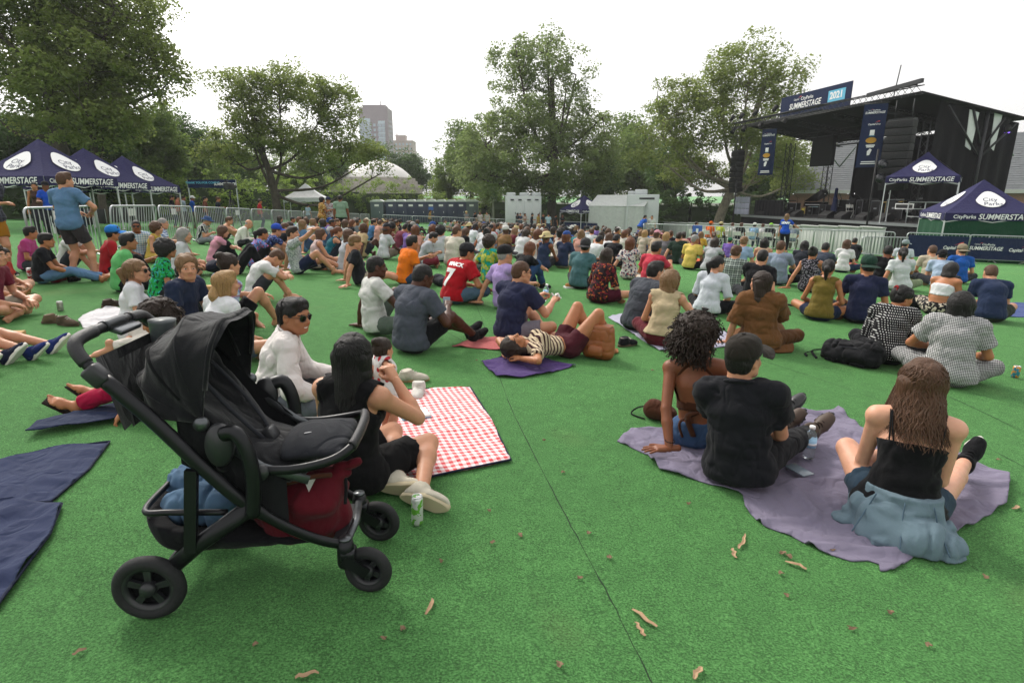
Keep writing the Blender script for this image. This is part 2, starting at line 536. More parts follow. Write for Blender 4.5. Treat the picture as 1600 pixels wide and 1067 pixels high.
# head: centre between the ears, face towards +Y
def head_sdf(fem, h):
 F_ = Field()
 F_.ell((0, -.012, .032), (.076, .096, .084), k=.02)
 F_.ell((0, .018, -.03), (.064, .072, .075), k=.03)
 F_.cap((-.022, .052, -.088), (.022, .052, -.088), .021 if fem else .025, k=.03)
 F_.cap((-.05, .0, -.06), (-.02, .055, -.09), .018 if fem else .022, k=.03)
 F_.cap((.05, .0, -.06), (.02, .055, -.09), .018 if fem else .022, k=.03)
 F_.cap((-.035, .072, .022), (.035, .072, .022), .016, k=.02)          # brow
 F_.ell((-.034, .085, -.002), (.017, .014, .011), k=.012, sub=True)
 F_.ell((.034, .085, -.002), (.017, .014, .011), k=.012, sub=True)
 F_.ell((-.033, .0735, -.003), (.0135, .0125, .0125), k=.003)
 F_.ell((.033, .0735, -.003), (.0135, .0125, .0125), k=.003)
 F_.cap((0, .084, .012), (0, .107, -.03), .008, .0125, k=.012)       # nose
 F_.cap((-.013, .094, -.034), (.013, .094, -.034), .0085, k=.008)
 F_.cap((-.042, .065, -.03), (-.03, .07, -.045), .02, k=.02)
 F_.cap((.042, .065, -.03), (.03, .07, -.045), .02, k=.02)
 F_.cap((-.017, .083, -.0595), (.017, .083, -.0595), .0065, k=.006)
 F_.cap((-.014, .083, -.071), (.014, .083, -.071), .0075, k=.006)
 F_.cap((-.024, .092, -.0655), (.024, .092, -.0655), .0035, k=.004, sub=True)
 for sgn in (-1, 1):
  F_.ell((sgn * .077, -.012, -.005), (.012, .02, .031), k=.008)
  F_.ell((sgn * .087, -.006, -.003), (.007, .011, .018), k=.006, sub=True)
 F_.cap((0, -.03, -.03), (0, -.045, -.15), .054 if fem else .062, .054 if fem else .064, k=.03)
 V, Q = F_.surface(h)
 C = V[Q].mean(1)
 mi = np.zeros(len(Q), int)
 lip = (np.abs(C[:, 0]) < .021) & (C[:, 2] < -.0555 - np.abs(C[:, 0]) * .12) & (C[:, 2] > -.0765 + np.abs(C[:, 0]) * .35) & (C[:, 1] > .079)
 mi[lip] = 1
 eye = ((np.abs(np.abs(C[:, 0]) - .033) < .0105) & (np.abs(C[:, 2] + .003) < .0034) & (C[:, 1] > .079))
 mi[eye] = 2
 iris = ((np.abs(C[:, 0]) - .033) ** 2 + (C[:, 2] + .003) ** 2 < .0058 ** 2) & (np.abs(C[:, 2] + .003) < .0046) & (C[:, 1] > .079)
 mi[iris] = 3
 brow = (np.abs(np.abs(C[:, 0]) - .034) < .021) & (np.abs(C[:, 2] - .0235 - (.02 - np.abs(np.abs(C[:, 0]) - .03)) * .12) < .0030) & (C[:, 1] > .055)
 mi[brow] = 4
 return V, Q, mi
# hands: wrist at the origin, fingers towards +Y, back of the hand +Z; right hand (thumb towards -X)
def hand_sdf(kind, h):
 F_ = Field()
 F_.cap((0, -.06, 0), (0, .0, 0), .027, .025, k=.015, lat=(1, 0, 0), dr=.8)
 F_.cap((-.016, .03, 0), (-.02, .085, .0), .02, .017, k=.015)
 F_.cap((.016, .03, 0), (.02, .08, .0), .02, .016, k=.015)
 F_.cap((0, .0, 0), (0, .085, 0.002), .026, .022, k=.015, lat=(1, 0, 0), dr=.62)
 curl = {'flat': (4, 6, 4), 'relaxed': (22, 32, 22), 'grip': (58, 82, 50), 'hold': (38, 55, 38)}[kind]
 spread = {'flat': 9, 'relaxed': 4, 'grip': 1.5, 'hold': 4}[kind]
 for i, (x, y, L, r) in enumerate([(-.031, .09, .074, .0098), (-.0105, .096, .084, .0102), (.0105, .093, .077, .0097), (.031, .084, .06, .0088)]):
  yaw = R((i - 1.5) * spread); p = np.array((x, y, 0.0)); ang = 0
  for j in range(3):
   ang += R(curl[j]); l = L * (.45, .3, .25)[j]
   d = np.array((math.sin(yaw) * math.cos(ang), math.cos(yaw) * math.cos(ang), -math.sin(ang)))
   q = p + d * l
   F_.cap(p, q, r * (1 - .08 * j), r * (.94 - .1 * j), k=.004)
   p = q
 t0 = np.array((-.022, .02, -.006)); 
 if kind == 'flat': t1 = t0 + (-.032, .03, 0); t2 = t1 + (-.018, .034, 0.0); t3 = t2 + (-.006, .026, 0)
 elif kind == 'relaxed': t1 = t0 + (-.024, .034, -.016); t2 = t1 + (-.006, .034, -.012); t3 = t2 + (.004, .025, -.008)
 else: t1 = t0 + (-.018, .032, -.028); t2 = t1 + (.006, .03, -.018); t3 = t2 + (.018, .018, -.004)
 F_.cap(t0, t1, .016, .0125, k=.014); F_.cap(t1, t2, .0122, .011, k=.004); F_.cap(t2, t3, .011, .0085, k=.004)
 V, Q = F_.surface(h, pad=.02)
 return V, Q
def foot_sdf(h):
 """bare right foot: ankle at the origin, toes towards +Y, sole at z = -.075"""
 F_ = Field()
 F_.cap((0, 0, .05), (0, -.005, 0), .037, .038, k=.02)
 F_.cap((0, -.02, -.035), (0, -.035, -.045), .034, .03, k=.02)
 F_.cap((0, .0, -.02), (.0, .115, -.05), .036, .028, k=.03)
 F_.cap((-.018, .1, -.05), (-.022, .135, -.055), .026, .02, k=.02)
 F_.cap((.02, .08, -.055), (.024, .12, -.057), .023, .018, k=.02)
 for i, (x, y, L, r) in enumerate([(-.028, .145, .045, .0135), (-.009, .148, .032, .0095), (.007, .143, .029, .009), (.021, .135, .027, .0085), (.033, .124, .023, .0085)]):
  F_.cap((x, y, -.06), (x * 1.05, y + L, -.063), r, r * .85, k=.006)
 V, Q = F_.surface(h, pad=.02)
 V[:, 2] = np.maximum(V[:, 2], -.075)
 return V, Q
def shoe_parts(kind):
 """upper, sole and laces meshes; ankle at the origin, sole bottom at z = -.085"""
 def mk():
  F_ = Field(); h = .0085
  top = .02
  if kind == 'boot': top = .13
  F_.cap((0, -.005, -.02), (0, -.008, top + .05), .047, .05, k=.03)
  F_.cap((0, -.03, -.045), (0, -.04, -.05), .042, .036, k=.02)
  F_.cap((0, .0, -.03), (0, .11, -.052), .044, .035, k=.04)
  F_.cap((-.006, .1, -.055), (-.008, .165, -.062), .042, .03, k=.03, lat=(1, 0, 0), dr=.8)
  F_.cap((.012, .08, -.058), (.008, .15, -.06), .036, .03, k=.03)
  F_.cut((0, 0, top), (0, -.18 if kind != 'boot' else 0, 1)).cut((0, 0, -.07), (0, 0, -1))
  V, Q = F_.surface(h, pad=.02)
  up = np_mesh('shoe_upper', V, Q)
  pts = []
  for k in range(28):
   q = 2 * math.pi * k / 28; x = math.sin(q); y = math.cos(q)
   w = .046 if y > 0 else .04
   px = w * x * (1.0 if abs(x) < 2 else 1); py = .055 + .142 * y
   if y > .3: px -= .006
   pts.append((px * (1 + .10 * math.exp(-((y - .45) / .3) ** 2)), py))
  m = MB(); th = .034 if kind == 'boot' else .026
  n = len(pts)
  ring = [[(x * sc, .055 + (y - .055) * sc, z) for x, y in pts] for z, sc in ((-.085, .93), (-.081, 1.0), (-.085 + th, 1.0), (-.085 + th + .004, .93))]
  vs = [p for r_ in ring for p in r_]
  fs = [(i * n + k, i * n + (k + 1) % n, (i + 1) * n + (k + 1) % n, (i + 1) * n + k) for i in range(3) for k in range(n)]
  m.add(vs, fs, True); m.add(ring[0], [tuple(reversed(range(n)))]); m.add(ring[3], [tuple(range(n))])
  if kind == 'boot':
   for k in range(n):
    x, y = pts[k]
    if k % 2 == 0: m.box((x * .98, .055 + (y - .055) * .985, -.078), (.014, .014, .018))
  sole = m.mesh('shoe_sole')
  l = MB()
  for i in range(5 if kind != 'boot' else 8):
   if kind == 'boot' and i > 3: y, z = .048, -.005 + (i - 4) * .032
   else: y = .058 + .02 * (4 - i) - (.0); z = .012 - .0105 * (4 - i) - .003
   w = .022
   l.tube(smooth_path([(-w, y - .004, z - .008), (0, y + (.005 if not (kind == 'boot' and i > 3) else .006), z + .003), (w, y - .004, z - .008)], 3), .0035, 5)
  return up, sole, l.mesh('laces')
 return cached(('shoe', kind), mk)

def nrm(v): v = np.array(v, float); return v / max(np.linalg.norm(v), 1e-9)
def ik(a, b, l1, l2, pole):
 a = np.array(a, float); b = np.array(b, float); d = b - a; D = np.linalg.norm(d)
 mx = (l1 + l2) * .995
 if D > mx: b = a + d * mx / D; d = b - a; D = mx
 u = d / D; x = (D * D + l1 * l1 - l2 * l2) / (2 * D); hgt = math.sqrt(max(l1 * l1 - x * x, 0))
 p = np.array(pole, float); p = p - u * (p @ u); p = nrm(p)
 return a + u * x + p * hgt, b
def frame(y, z):
 """matrix with +Y along y and +Z near z"""
 y = nrm(y); z = np.array(z, float); x = nrm(np.cross(y, z)); z = np.cross(x, y)
 M = np.eye(4); M[:3, 0] = x; M[:3, 1] = y; M[:3, 2] = z; return M
def rot(ax, a): return np.array(Matrix.Rotation(a, 3, ax))

def make_joints(P):
 """P: pose dict -> joint positions in the person's own frame (facing +Y, seat at the origin)"""
 g = lambda k, d: P.get(k, d)
 s = g('s', 1.0); fem = g('fem', False); J = {'s': s, 'fem': fem, 'b': g('b', 1.0)}
 hz = g('hz', .112) * s
 if g('base', None) is not None: base = np.array(g('base', (0, 0, 0)), float)
 else: base = np.zeros(3)
 pel = base + np.array((0, 0, hz))
 ln, cv, sb, tw = R(g('lean', 0)), R(g('curve', 8)), R(g('side', 0)), R(g('twist', 0))
 def d(a): return rot('Y', sb) @ np.array((0, math.sin(a), math.cos(a)))
 d1, d2, d3 = d(ln), d(ln + cv * .5), d(ln + cv)
 J['pel'] = pel; J['waist'] = pel + d1 * .16 * s; J['chest'] = J['waist'] + d2 * .17 * s; J['neck'] = J['chest'] + d3 * .165 * s
 J['d1'], J['d2'], J['d3'] = d1, d2, d3
 lat0 = rot('Y', sb) @ rot('Z', R(g('hipyaw', 0))) @ np.array((1., 0, 0)); lat = nrm(rot('Y', sb) @ (np.array(Matrix.Rotation(tw, 3, 'Z')) @ np.array((1., 0, 0))))
 J['lat0'] = lat0; J['lat'] = lat; J['latw'] = nrm(lat + lat0)
 shw = (.155 if fem else .178) * s * (.7 + .3 * J['b'])
 sc = J['neck'] - d3 * .055 * s - np.cross(lat, d3) * 0
 sh = g('shrug', 0) * s
 J['shL'] = sc - lat * shw + d3 * sh; J['shR'] = sc + lat * shw + d3 * sh
 hipw = (.092 if fem else .086) * s
 J['hipL'] = pel - lat0 * hipw; J['hipR'] = pel + lat0 * hipw
 tl, cl = .435 * s, .425 * s
 for sd, sg in (('L', -1), ('R', 1)):
  an = np.array(g('foot' + sd, (sg * .1, .8, .05)), float) * s
  if P.get("knee" + sd) is not None:
   kn = np.array(P['knee' + sd], float) * s; J['knee' + sd] = kn; J['ank' + sd] = an
  else:
   J['knee' + sd], J['ank' + sd] = ik(J['hip' + sd], an, tl, cl, g('kpole' + sd, (sg * .2, 0, 1)))
  kd = nrm(J['ank' + sd] - J['knee' + sd])
  toe = g('toe' + sd, None)
  if toe is None:
   th = nrm(J['knee' + sd] - J['hip' + sd])
   up = nrm(th - kd * (th @ kd) + np.array((0, 0, 1e-3)))
   toe = up * .9 + kd * .45
  toe = nrm(toe)
  J['foot' + sd] = frame(toe, -kd + toe * (kd @ toe) + 1e-6)
  J['foot' + sd][:3, 3] = J['ank' + sd]
  al, fl = .285 * s, .25 * s
  hd = g('hand' + sd, (sg * .2, .3, .2)); hd = np.array(hd, float) * s
  if g('handrel' + sd, False): hd = hd + J['sh' + sd]
  J['elb' + sd], J['wri' + sd] = ik(J['sh' + sd], hd, al, fl, g('epole' + sd, (sg * .6, -.6, -.5)))
  fd = g('fing' + sd, None); fa = nrm(J['wri' + sd] - J['elb' + sd])
  if fd is None: fd = fa
  J['hand' + sd] = frame(fd, g('hup' + sd, (0, 0, 1)) if abs(nrm(fd)[2]) < .93 else (0, 1, 0))
  J['hand' + sd][:3, 3] = J['wri' + sd]
  J['hk' + sd] = g('hk' + sd, 'relaxed')
 hy, hp, hr = R(g('hyaw', 0)), R(g('hpitch', 0)), R(g('hroll', 0))
 bas = np.stack([lat, nrm(np.cross(d3, lat)), d3], 1)
 upright = np.stack([nrm(np.array((lat[0], lat[1], 0))), nrm(np.array((-lat[1], lat[0], 0))), np.array((0, 0, 1.))], 1)
 if g('headfree', True): bas = upright
 Hm = bas @ rot('Z', -hy) @ rot('X', hp) @ rot('Y', hr)
 J['headc'] = J['neck'] + nrm(d3 * .55 + Hm[:, 2] * .65) * .135 * s + Hm[:, 1] * .028 * s
 M = np.eye(4); M[:3, :3] = Hm * s; M[:3, 3] = J['headc']; J['head'] = M
 return J

def torso_field(J, F_, o=0.0, hips=True, k=.03, chest=True, top=True):
 s, b, fem = J['s'], J['b'], J['fem']; lat, lat0, latw = J['lat'], J['lat0'], J['latw']
 if hips:
  F_.cap(J['hipL'] * .6 + J['hipR'] * .4, J['hipL'] * .4 + J['hipR'] * .6, (.142 if not fem else .155) * s * b + o, k=k, lat=lat0, dr=.74)
 bl = J['b']
 F_.cap(J['pel'] + J['d1'] * .03 * s, J['waist'], (.135 if not fem else .138) * s * bl + o, (.132 if not fem else .115) * s * bl + o, k=k, lat=latw, dr=.74)
 if chest:
  F_.cap(J['waist'], J['chest'], (.134 if not fem else .114) * s * bl + o, (.152 if not fem else .13) * s * bl + o, k=k, lat=lat, dr=.72)
 if chest and top:
  F_.cap(J['chest'], J['neck'] - J['d3'] * .085 * s, (.152 if not fem else .13) * s * bl + o, (.125 if not fem else .105) * s * bl + o, k=k, lat=lat, dr=.7)
  for q in 'LR':
   F_.cap(J['neck'] - J['d3'] * .02 * s, J['sh' + q], .05 * s * b + o, .056 * s * b + o, k=k)
  if fem:
   fw = nrm(np.cross(J['d3'], lat))
   for sg in (-1, 1):
    F_.ell(J['chest'] + J['d3'] * .0 + fw * .078 * s * b + lat * sg * .062 * s, np.array((.062, .062, .065)) * s * b + o, k=k)
def body_parts(P, J, h, hh, feet=True):
 s, b, fem = J['s'], J['b'], J['fem']; F_ = Field()
 torso_field(J, F_)
 F_.cap(J['neck'] - J['d3'] * .04 * s, J['headc'] - J['head'][:3, 2] * .075 - J['head'][:3, 1] * .03, (.058 if fem else .066) * s, (.05 if fem else .058) * s, k=.03)
 for q in 'LR':
  hp, kn, an = J['hip' + q], J['knee' + q], J['ank' + q]
  F_.cap(hp, kn, (.088 if not fem else .092) * s * b, .057 * s * (.6 + .4 * b), k=.02)
  F_.cap(kn, an, .055 * s * (.6 + .4 * b), .037 * s, k=.012)
  back = nrm(-(nrm(hp - kn) + nrm(an - kn)) + 1e-6) * -1
  F_.ell(kn + (an - kn) * .3 + back * .012 * s, np.array((.052, .052, .052)) * s * (.6 + .4 * b) , k=.04)
  sh, el, wr = J['sh' + q], J['elb' + q], J['wri' + q]
  F_.cap(sh, el, (.05 if not fem else .044) * s * b, (.039 if not fem else .034) * s * b, k=.014)
  F_.cap(el, el + (wr - el) * .35, (.038 if not fem else .034) * s * b, (.041 if not fem else .036) * s * b, k=.012)
  F_.cap(el + (wr - el) * .35, wr, (.041 if not fem else .036) * s * b, .026 * s, k=.012)
 V, Q = F_.surface(h, pad=.03)
 parts = [(V, Q, 0)]
 hv = cached(('head', fem, hh), lambda: head_sdf(fem, hh))
 parts.append((xf(hv[0], J['head']), hv[1], hv[2]))
 for q, sg in (('L', -1), ('R', 1)):
  kind = J['hk' + q]; hr_ = hh * .75
  HV, HQ = cached(('hand', kind, hr_), lambda: hand_sdf(kind, hr_))
  S_ = np.diag((sg * s * (.93 if fem else 1), s * (.93 if fem else 1), s * (.93 if fem else 1), 1.0))
  parts.append((xf(HV, J['hand' + q] @ S_), HQ if sg > 0 else HQ[:, ::-1], 0))
  if feet:
   FV, FQ = cached(('foot', hr_ * 1.3), lambda: foot_sdf(hr_ * 1.3))
   S_ = np.diag((sg * s, s, s, 1.0))
   parts.append((xf(FV, J['foot' + q] @ S_), FQ if sg > 0 else FQ[:, ::-1], 0))
 return join(parts)
def shirt_surf(P, J, h, kind='tee', seed=1, off=.014, neck=0.0, hem=-.06, fold=.007):
 s, b, fem = J['s'], J['b'], J['fem']; F_ = Field(); F_.fold = fold; F_.seed = seed
 torso_field(J, F_, off, hips=hem < .05, k=.03)
 if hem < .05:                                     # the hem hangs loose over the waistband
  F_.cap(J['hipL'] * .6 + J['hipR'] * .4, J['hipL'] * .4 + J['hipR'] * .6, (.142 if not fem else .155) * s * b + off + .016, k=.03, lat=J['lat0'], dr=.78)
  F_.cap(J['pel'], J['waist'], (.137 if not fem else .14) * s * b + off + .014, (.132 if not fem else .115) * s * b + off + .006, k=.03, lat=J['latw'], dr=.78)
 sl = {'tee': .62, 'long': 1.0, 'tank': 0, 'short': .4, 'elbow': .98, 'crop': 0}[kind]
 for q in 'LR':
  sh, el, wr = J['sh' + q], J['elb' + q], J['wri' + q]; r0 = (.05 if not fem else .044) * s * b
  if sl > 0:
   d = nrm(el - sh); e = sh + (el - sh) * (sl + .12 if sl < 1 else 1)
   cuts = () if sl == 1 else ((sh + (el - sh) * sl, d),)
   F_.cap(sh, e, r0 + off, r0 * .9 + off * (1.5 if sl < 1 else 1.1), k=.022, cuts=cuts)
   if kind == 'long':
    d = nrm(wr - el); F_.cap(el, wr, r0 * .86 + off, .03 * s + off, k=.02, cuts=((wr - d * .015, d),))
 if neck > .04: F_.cut(J['neck'] - J['d3'] * (.012 + neck) * s, J['d3'])
 F_.cut(J['pel'] + J['d1'] * hem * s, -J['d1'])
 F_.cap(J['neck'] - J['d3'] * (.012 + neck) * s, J['neck'] + (J['headc'] - J['neck']) * 1.2, (.058 if not fem else .06) * s, .13 * s, k=.008, sub=True)
 if kind in ('tank', 'crop'):
  for q, sg in (('L', -1), ('R', 1)):
   F_.ell(J['sh' + q] + J['lat'] * sg * .03 * s - J['d3'] * .012 * s, np.array((.078, .078, .085)) * s * b, k=.01, sub=True)
   F_.cap(J['sh' + q] + (J['elb' + q] - J['sh' + q]) * .25, J['elb' + q], .056 * s * b, .05 * s, k=.006, sub=True)
 return F_.surface(h, pad=.03, floor=.004)
def pants_surf(P, J, h, kind='long', seed=2, off=.012, fold=.006):
 s, b, fem = J['s'], J['b'], J['fem']; F_ = Field(); F_.fold = fold; F_.seed = seed; F_.foldk = 80
 F_.cap(J['hipL'] * .6 + J['hipR'] * .4, J['hipL'] * .4 + J['hipR'] * .6, (.142 if not fem else .155) * s * b + off * .5, k=.03, lat=J['lat0'], dr=.74, cuts=((J['pel'] + J['d1'] * .085 * s, J['d1']),))
 F_.cap(J['pel'], J['pel'] + J['d1'] * .1 * s, (.135 if not fem else .138) * s * b + off * .3, k=.03, lat=J['lat0'], dr=.75, cuts=((J['pel'] + J['d1'] * .085 * s, J['d1']),))
 for q in 'LR':
  hp, kn, an = J['hip' + q], J['knee' + q], J['ank' + q]; rt = (.088 if not fem else .092) * s * b; rk = .057 * s * (.6 + .4 * b)
  if kind == 'shorts' or kind == 'mini':
   t = .72 if kind == 'shorts' else .42
   d = nrm(kn - hp); e = hp + (kn - hp) * (t + .12)
   F_.cap(hp, e, rt + off, rk * 1.1 + off * 2.2, k=.022, cuts=((hp + (kn - hp) * t, d),))
  else:
   F_.cap(hp, kn, rt + off, rk + off * 1.1, k=.022)
   t = .93; d = nrm(an - kn)
   F_.cap(kn, kn + (an - kn) * .97, rk + off * 1.1, .04 * s + off * 1.5, k=.02, cuts=((kn + (an - kn) * t, d),))
   back = nrm(-(nrm(hp - kn) + nrm(an - kn)) + 1e-6) * -1
   F_.ell(kn + (an - kn) * .3 + back * .012 * s, np.array((.052, .052, .052)) * s * (.6 + .4 * b) + off, k=.04)
 return F_.surface(h, pad=.03, floor=.003)

# ------------------------------------------------------------------ hair and hats, in the head's own frame
def hair_mesh(style, h=.009):
 def mk():
  F_ = Field(); F_.seed = hash_(style); 
  F_.fold = .005; F_.foldk = 120
  sc = (.083, .104, .092)
  face = True
  if style == 'short':
   F_.ell((0, -.016, .036), (.082, .102, .09), k=.02); F_.ell((0, -.05, -.018), (.07, .06, .066), k=.03)
   F_.cap((-.03, .045, .092), (.035, .05, .095), .026, k=.05)
  elif style == 'crop':
   F_.fold = .0028; F_.foldk = 200; F_.ell((0, -.015, .035), (.0795, .1, .088), k=.02); F_.ell((0, -.05, -.018), (.068, .058, .064), k=.03)
  elif style == 'long':
   F_.ell((0, -.018, .036), (.09, .108, .096), k=.02)
   F_.cap((0, -.06, .0), (0, -.088, -.28), .088, .082, k=.05, lat=(1, 0, 0), dr=.5)
   F_.cap((-.065, -.02, 0), (-.08, -.045, -.2), .035, .025, k=.03); F_.cap((.065, -.02, 0), (.08, -.045, -.2), .035, .025, k=.03)
  elif style == 'bob':
   F_.ell((0, -.018, .036), (.092, .11, .098), k=.02)
   F_.cap((0, -.05, .0), (0, -.055, -.1), .1, .1, k=.05, lat=(1, 0, 0), dr=.72)
  elif style == 'ponytail':
   F_.ell((0, -.016, .036), sc, k=.02); F_.ell((0, -.05, -.005), (.072, .06, .055), k=.03)
   F_.cap((0, -.105, .04), (0, -.15, .0), .024, .034, k=.02); F_.cap((0, -.15, .0), (0, -.135, -.15), .036, .014, k=.03)
  elif style == 'bun':
   F_.ell((0, -.016, .036), sc, k=.02); F_.ell((0, -.05, -.005), (.072, .06, .055), k=.03)
   F_.ell((0, -.09, .1), (.043, .043, .04), k=.02)
  elif style == 'curly':
   F_.fold = .011; F_.foldk = 150; F_.ell((0, -.028, .045), (.115, .125, .112), k=.03); F_.ell((0, -.06, -.03), (.1, .075, .08), k=.04)
  elif style == 'afro':
   F_.fold = .008; F_.foldk = 190; F_.ell((0, -.03, .055), (.135, .135, .128), k=.03); F_.ell((0, -.055, -.03), (.115, .09, .1), k=.04)
  elif style == 'bald':
   F_.fold = .002; F_.ell((0, -.04, .0), (.08, .075, .05), k=.02); F_.cut((0, 0, .035), (0, 0, 1))
  elif style == 'messy':
   F_.fold = .009; F_.foldk = 95; F_.ell((0, -.016, .042), (.09, .108, .096), k=.02); F_.ell((0, -.05, -.01), (.078, .065, .065), k=.03)
  # the face stays clear
  F_.ell((0, .115, -.04), (.075, .085, .105), k=.012, sub=True)
  if style in ('short', 'crop', 'bun', 'ponytail', 'messy', 'bald'):
   for sg in (-1, 1): F_.ell((sg * .088, .004, -.026), (.024, .03, .034), k=.012, sub=True)
  V, Q = F_.surface(h, pad=.03)
  return np_mesh('hair_' + style, V, Q)
 return cached(('hair', style, h), mk)
def hash_(s): return sum(ord(c) * (i + 3) for i, c in enumerate(s)) % 9973
def hat_mesh(kind):
 def mk():
  m = MB()
  if kind in ('cap', 'backcap'):
   prof = [(.098, .0), (.1, .03), (.095, .065), (.075, .095), (.045, .113), (.012, .121), (.0001, .122)]
   m.lathe(prof, 24, Matrix.Diagonal((.93, 1.14, 1, 1)))
   m.lathe([(.012, .12), (.010, .126), (.0001, .128)], 8)
   def br(u, v):
    a = (u - .5) * 2.1; r0 = .104; r1 = .104 + .085 * (math.cos(a) ** .7 if math.cos(a) > 0 else 0)
    r = r0 + (r1 - r0) * v
    return Vector((math.sin(a) * r * .93, math.cos(a) * r * 1.05 - .0, .006 - .018 * v - .025 * (math.sin(a) ** 2)))
   sg = 1
   def top(u, v): p = br(u, v); return p + Vector((0, 0, .003))
   m.grid(top, 14, 4); m.grid(lambda u, v: br(1 - u, v), 14, 4)
   if kind == 'backcap': m.v = [(-x, -y, z) for x, y, z in m.v]
  else:
   prof = [(.175, -.01), (.17, .0), (.104, .015), (.1, .05), (.085, .085), (.05, .1), (.0001, .105)]
   m.lathe(prof, 24, Matrix.Diagonal((.95, 1.1, 1, 1)))
  return m.mesh('hat')
 return cached(('hat', kind), mk)
def shades_mesh():
 def mk():
  m = MB()
  for sg in (-1, 1):
   pts = [(sg * (.036 + .026 * math.cos(q) * (1.05 if math.sin(q) > 0 else .85)), .098 - .012 * abs(math.cos(q) * .5 + .5 * sg * sg) , .0 + .021 * math.sin(q)) for q in [2 * math.pi * k / 16 for k in range(16)]]
   m.mi = 1; m.add(pts, [tuple(range(16)) if sg > 0 else tuple(reversed(range(16)))])
   m.mi = 0; m.tube(pts, .0022, 5, close=True)
   m.tube([(sg * .062, .09, .008), (sg * .082, .05, .008), (sg * .084, -.02, .004)], .002, 5)
  m.tube([(-.012, .1, .008), (0, .104, .01), (.012, .1, .008)], .002, 5)
  m.tube([(-.03, .099, .018), (0, .102, .019), (.03, .099, .018)], .0015, 5)
  return m.mesh('sunglasses')
 return cached('shades', mk)

def matl(M): return Matrix([list(map(float, r_)) for r_ in M])
LIP = None
def face_mats(sk, hairc):
 t = srgb(SKIN[sk]); key = ('face', sk, hairc)
 if key not in MATS:
  lip = smat('lips_' + sk, (t[0] * .88, t[1] * .66, t[2] * .66), .45)
  MATS[key] = [skin(sk), lip, smat('eye_white', (.42, .38, .35), .3), smat('iris', (.03, .02, .015), .2), smat('brow_' + hairc, tuple(x * 1.0 for x in HAIRC[hairc]), .7)]
 return MATS[key]
def dress_up(root, P, J, o, h, hh, key=None):
 """o: outfit dict; builds the parts of one person under root"""
 fm = face_mats(o.get('skin', 'fair'), o.get('hairc', 'darkbrown'))
 bare = o.get('shoe') is None
 def ck(what, fn):
  if key is None: return fn()
  return cached((key, what), fn)
 def bm_():
  V, Q, mi = body_parts(P, J, h, hh, feet=bare)
  return np_mesh('body', V, Q, midx=mi)
 me = ck(('body', bare), bm_)
 obj('body', me, fm, root)
 if o.get('shirt'):
  kd = o.get('top', 'tee')
  me = ck(('shirt', kd, o.get('neck', 0), o.get('hem', -.06)), lambda: np_mesh('shirt', *shirt_surf(P, J, h, kd, seed=o.get('seed', hash_(str(key)) % 50 + 1), off=o.get('off', .014), neck=o.get('neck', 0), hem=o.get('hem', -.06), fold=o.get('fold', .007))))
  obj(o.get('topname', 'shirt'), me, o['shirt'], root)
 if o.get('pants'):
  kd = o.get('bottom', 'long')
  me = ck(('pants', kd), lambda: np_mesh('trousers', *pants_surf(P, J, h, kd, seed=o.get('seed', 3) + 7, fold=o.get('pfold', .006))))
  obj({'long': 'trousers', 'shorts': 'shorts', 'mini': 'shorts'}[kd], me, o['pants'], root)
 Mh = matl(J['head'])
 st = o.get('hair', 'short')
 if st:
  hm = st if not isinstance(st, str) else hair_mesh(st, .006 if h < .0165 else .011)
  hob = obj('hair', hm, hairmat(o.get('hairc', 'darkbrown')), root); hob.matrix_local = Mh
 if o.get('hat'):
  hob = obj('cap' if 'cap' in o['hat'] else 'sun_hat', hat_mesh(o['hat']), o.get('hatmat'), root); hob.matrix_local = Mh @ Matrix.Translation((0, -.012, .032)) @ Matrix.Rotation(R(6), 4, 'X')
 if o.get('shades'):
  hob = obj('sunglasses', shades_mesh(), [smat('glasses_frame', o.get('framecol', '#141416'), .3, o.get('framemetal', 0)), smat('glasses_lens', '#17130f', .08)], root); hob.matrix_local = Mh
 if not bare:
  u, so, la = shoe_parts('boot' if o['shoe'] == 'boot' else 'sneaker')
  for q, sg in (('L', -1), ('R', 1)):
   M = matl(J['foot' + q] @ np.diag((sg * J['s'], J['s'], J['s'], 1.0)))
   a = obj('shoe', u, o.get('shoemat'), root); a.matrix_local = M
   b_ = obj('sole', so, o.get('solemat') or smat('white_sole', '#d8d4cc', .7), a)
   c_ = obj('laces', la, o.get('lacemat') or o.get('shoemat'), a)
 return root
# ================================================================== the setting
def turf_material():
 t = NT('artificial_turf'); v = t.vec()
 big = t.noise(v, .5, 4, .6); mid = t.noise(v, 9, 4, .7); fine = t.noise(v, 110, 3, .85); spk = t.noise(v, 200, 2, .8)
 c = t.ramp(t.math('ADD', t.math('MULTIPLY', fine, .85), t.math('MULTIPLY', mid, .15)),
               [(.39, (.006, .032, .007)), (.47, (.028, .124, .027)), (.54, (.064, .240, .054)), (.63, (.17, .42, .13))])
 c = t.mix(t.math('MULTIPLY', t.math('SUBTRACT', big, .38), 1.9), c, t.mix(.62, c, (.030, .115, .032)))
 worn = t.ramp(t.noise(v, .8, 3, .5), [(.58, (0, 0, 0)), (.72, (1, 1, 1))])
 c = t.mix(t.math('MULTIPLY', worn, .25), c, (.20, .19, .085))
 c = t.mix(t.math('MULTIPLY', t.math('GREATER_THAN', spk, .68), .55), c, (.32, .46, .25))
 h = t.math('ADD', t.math('MULTIPLY', fine, 1.0), t.math('MULTIPLY', mid, .25))
 return t.done(c, .85, 0, t.bump(h, 1.0, .022), Sheen_Weight=.35, Sheen_Roughness=.45, Sheen_Tint=(.45, .95, .35), Specular_IOR_Level=.2)
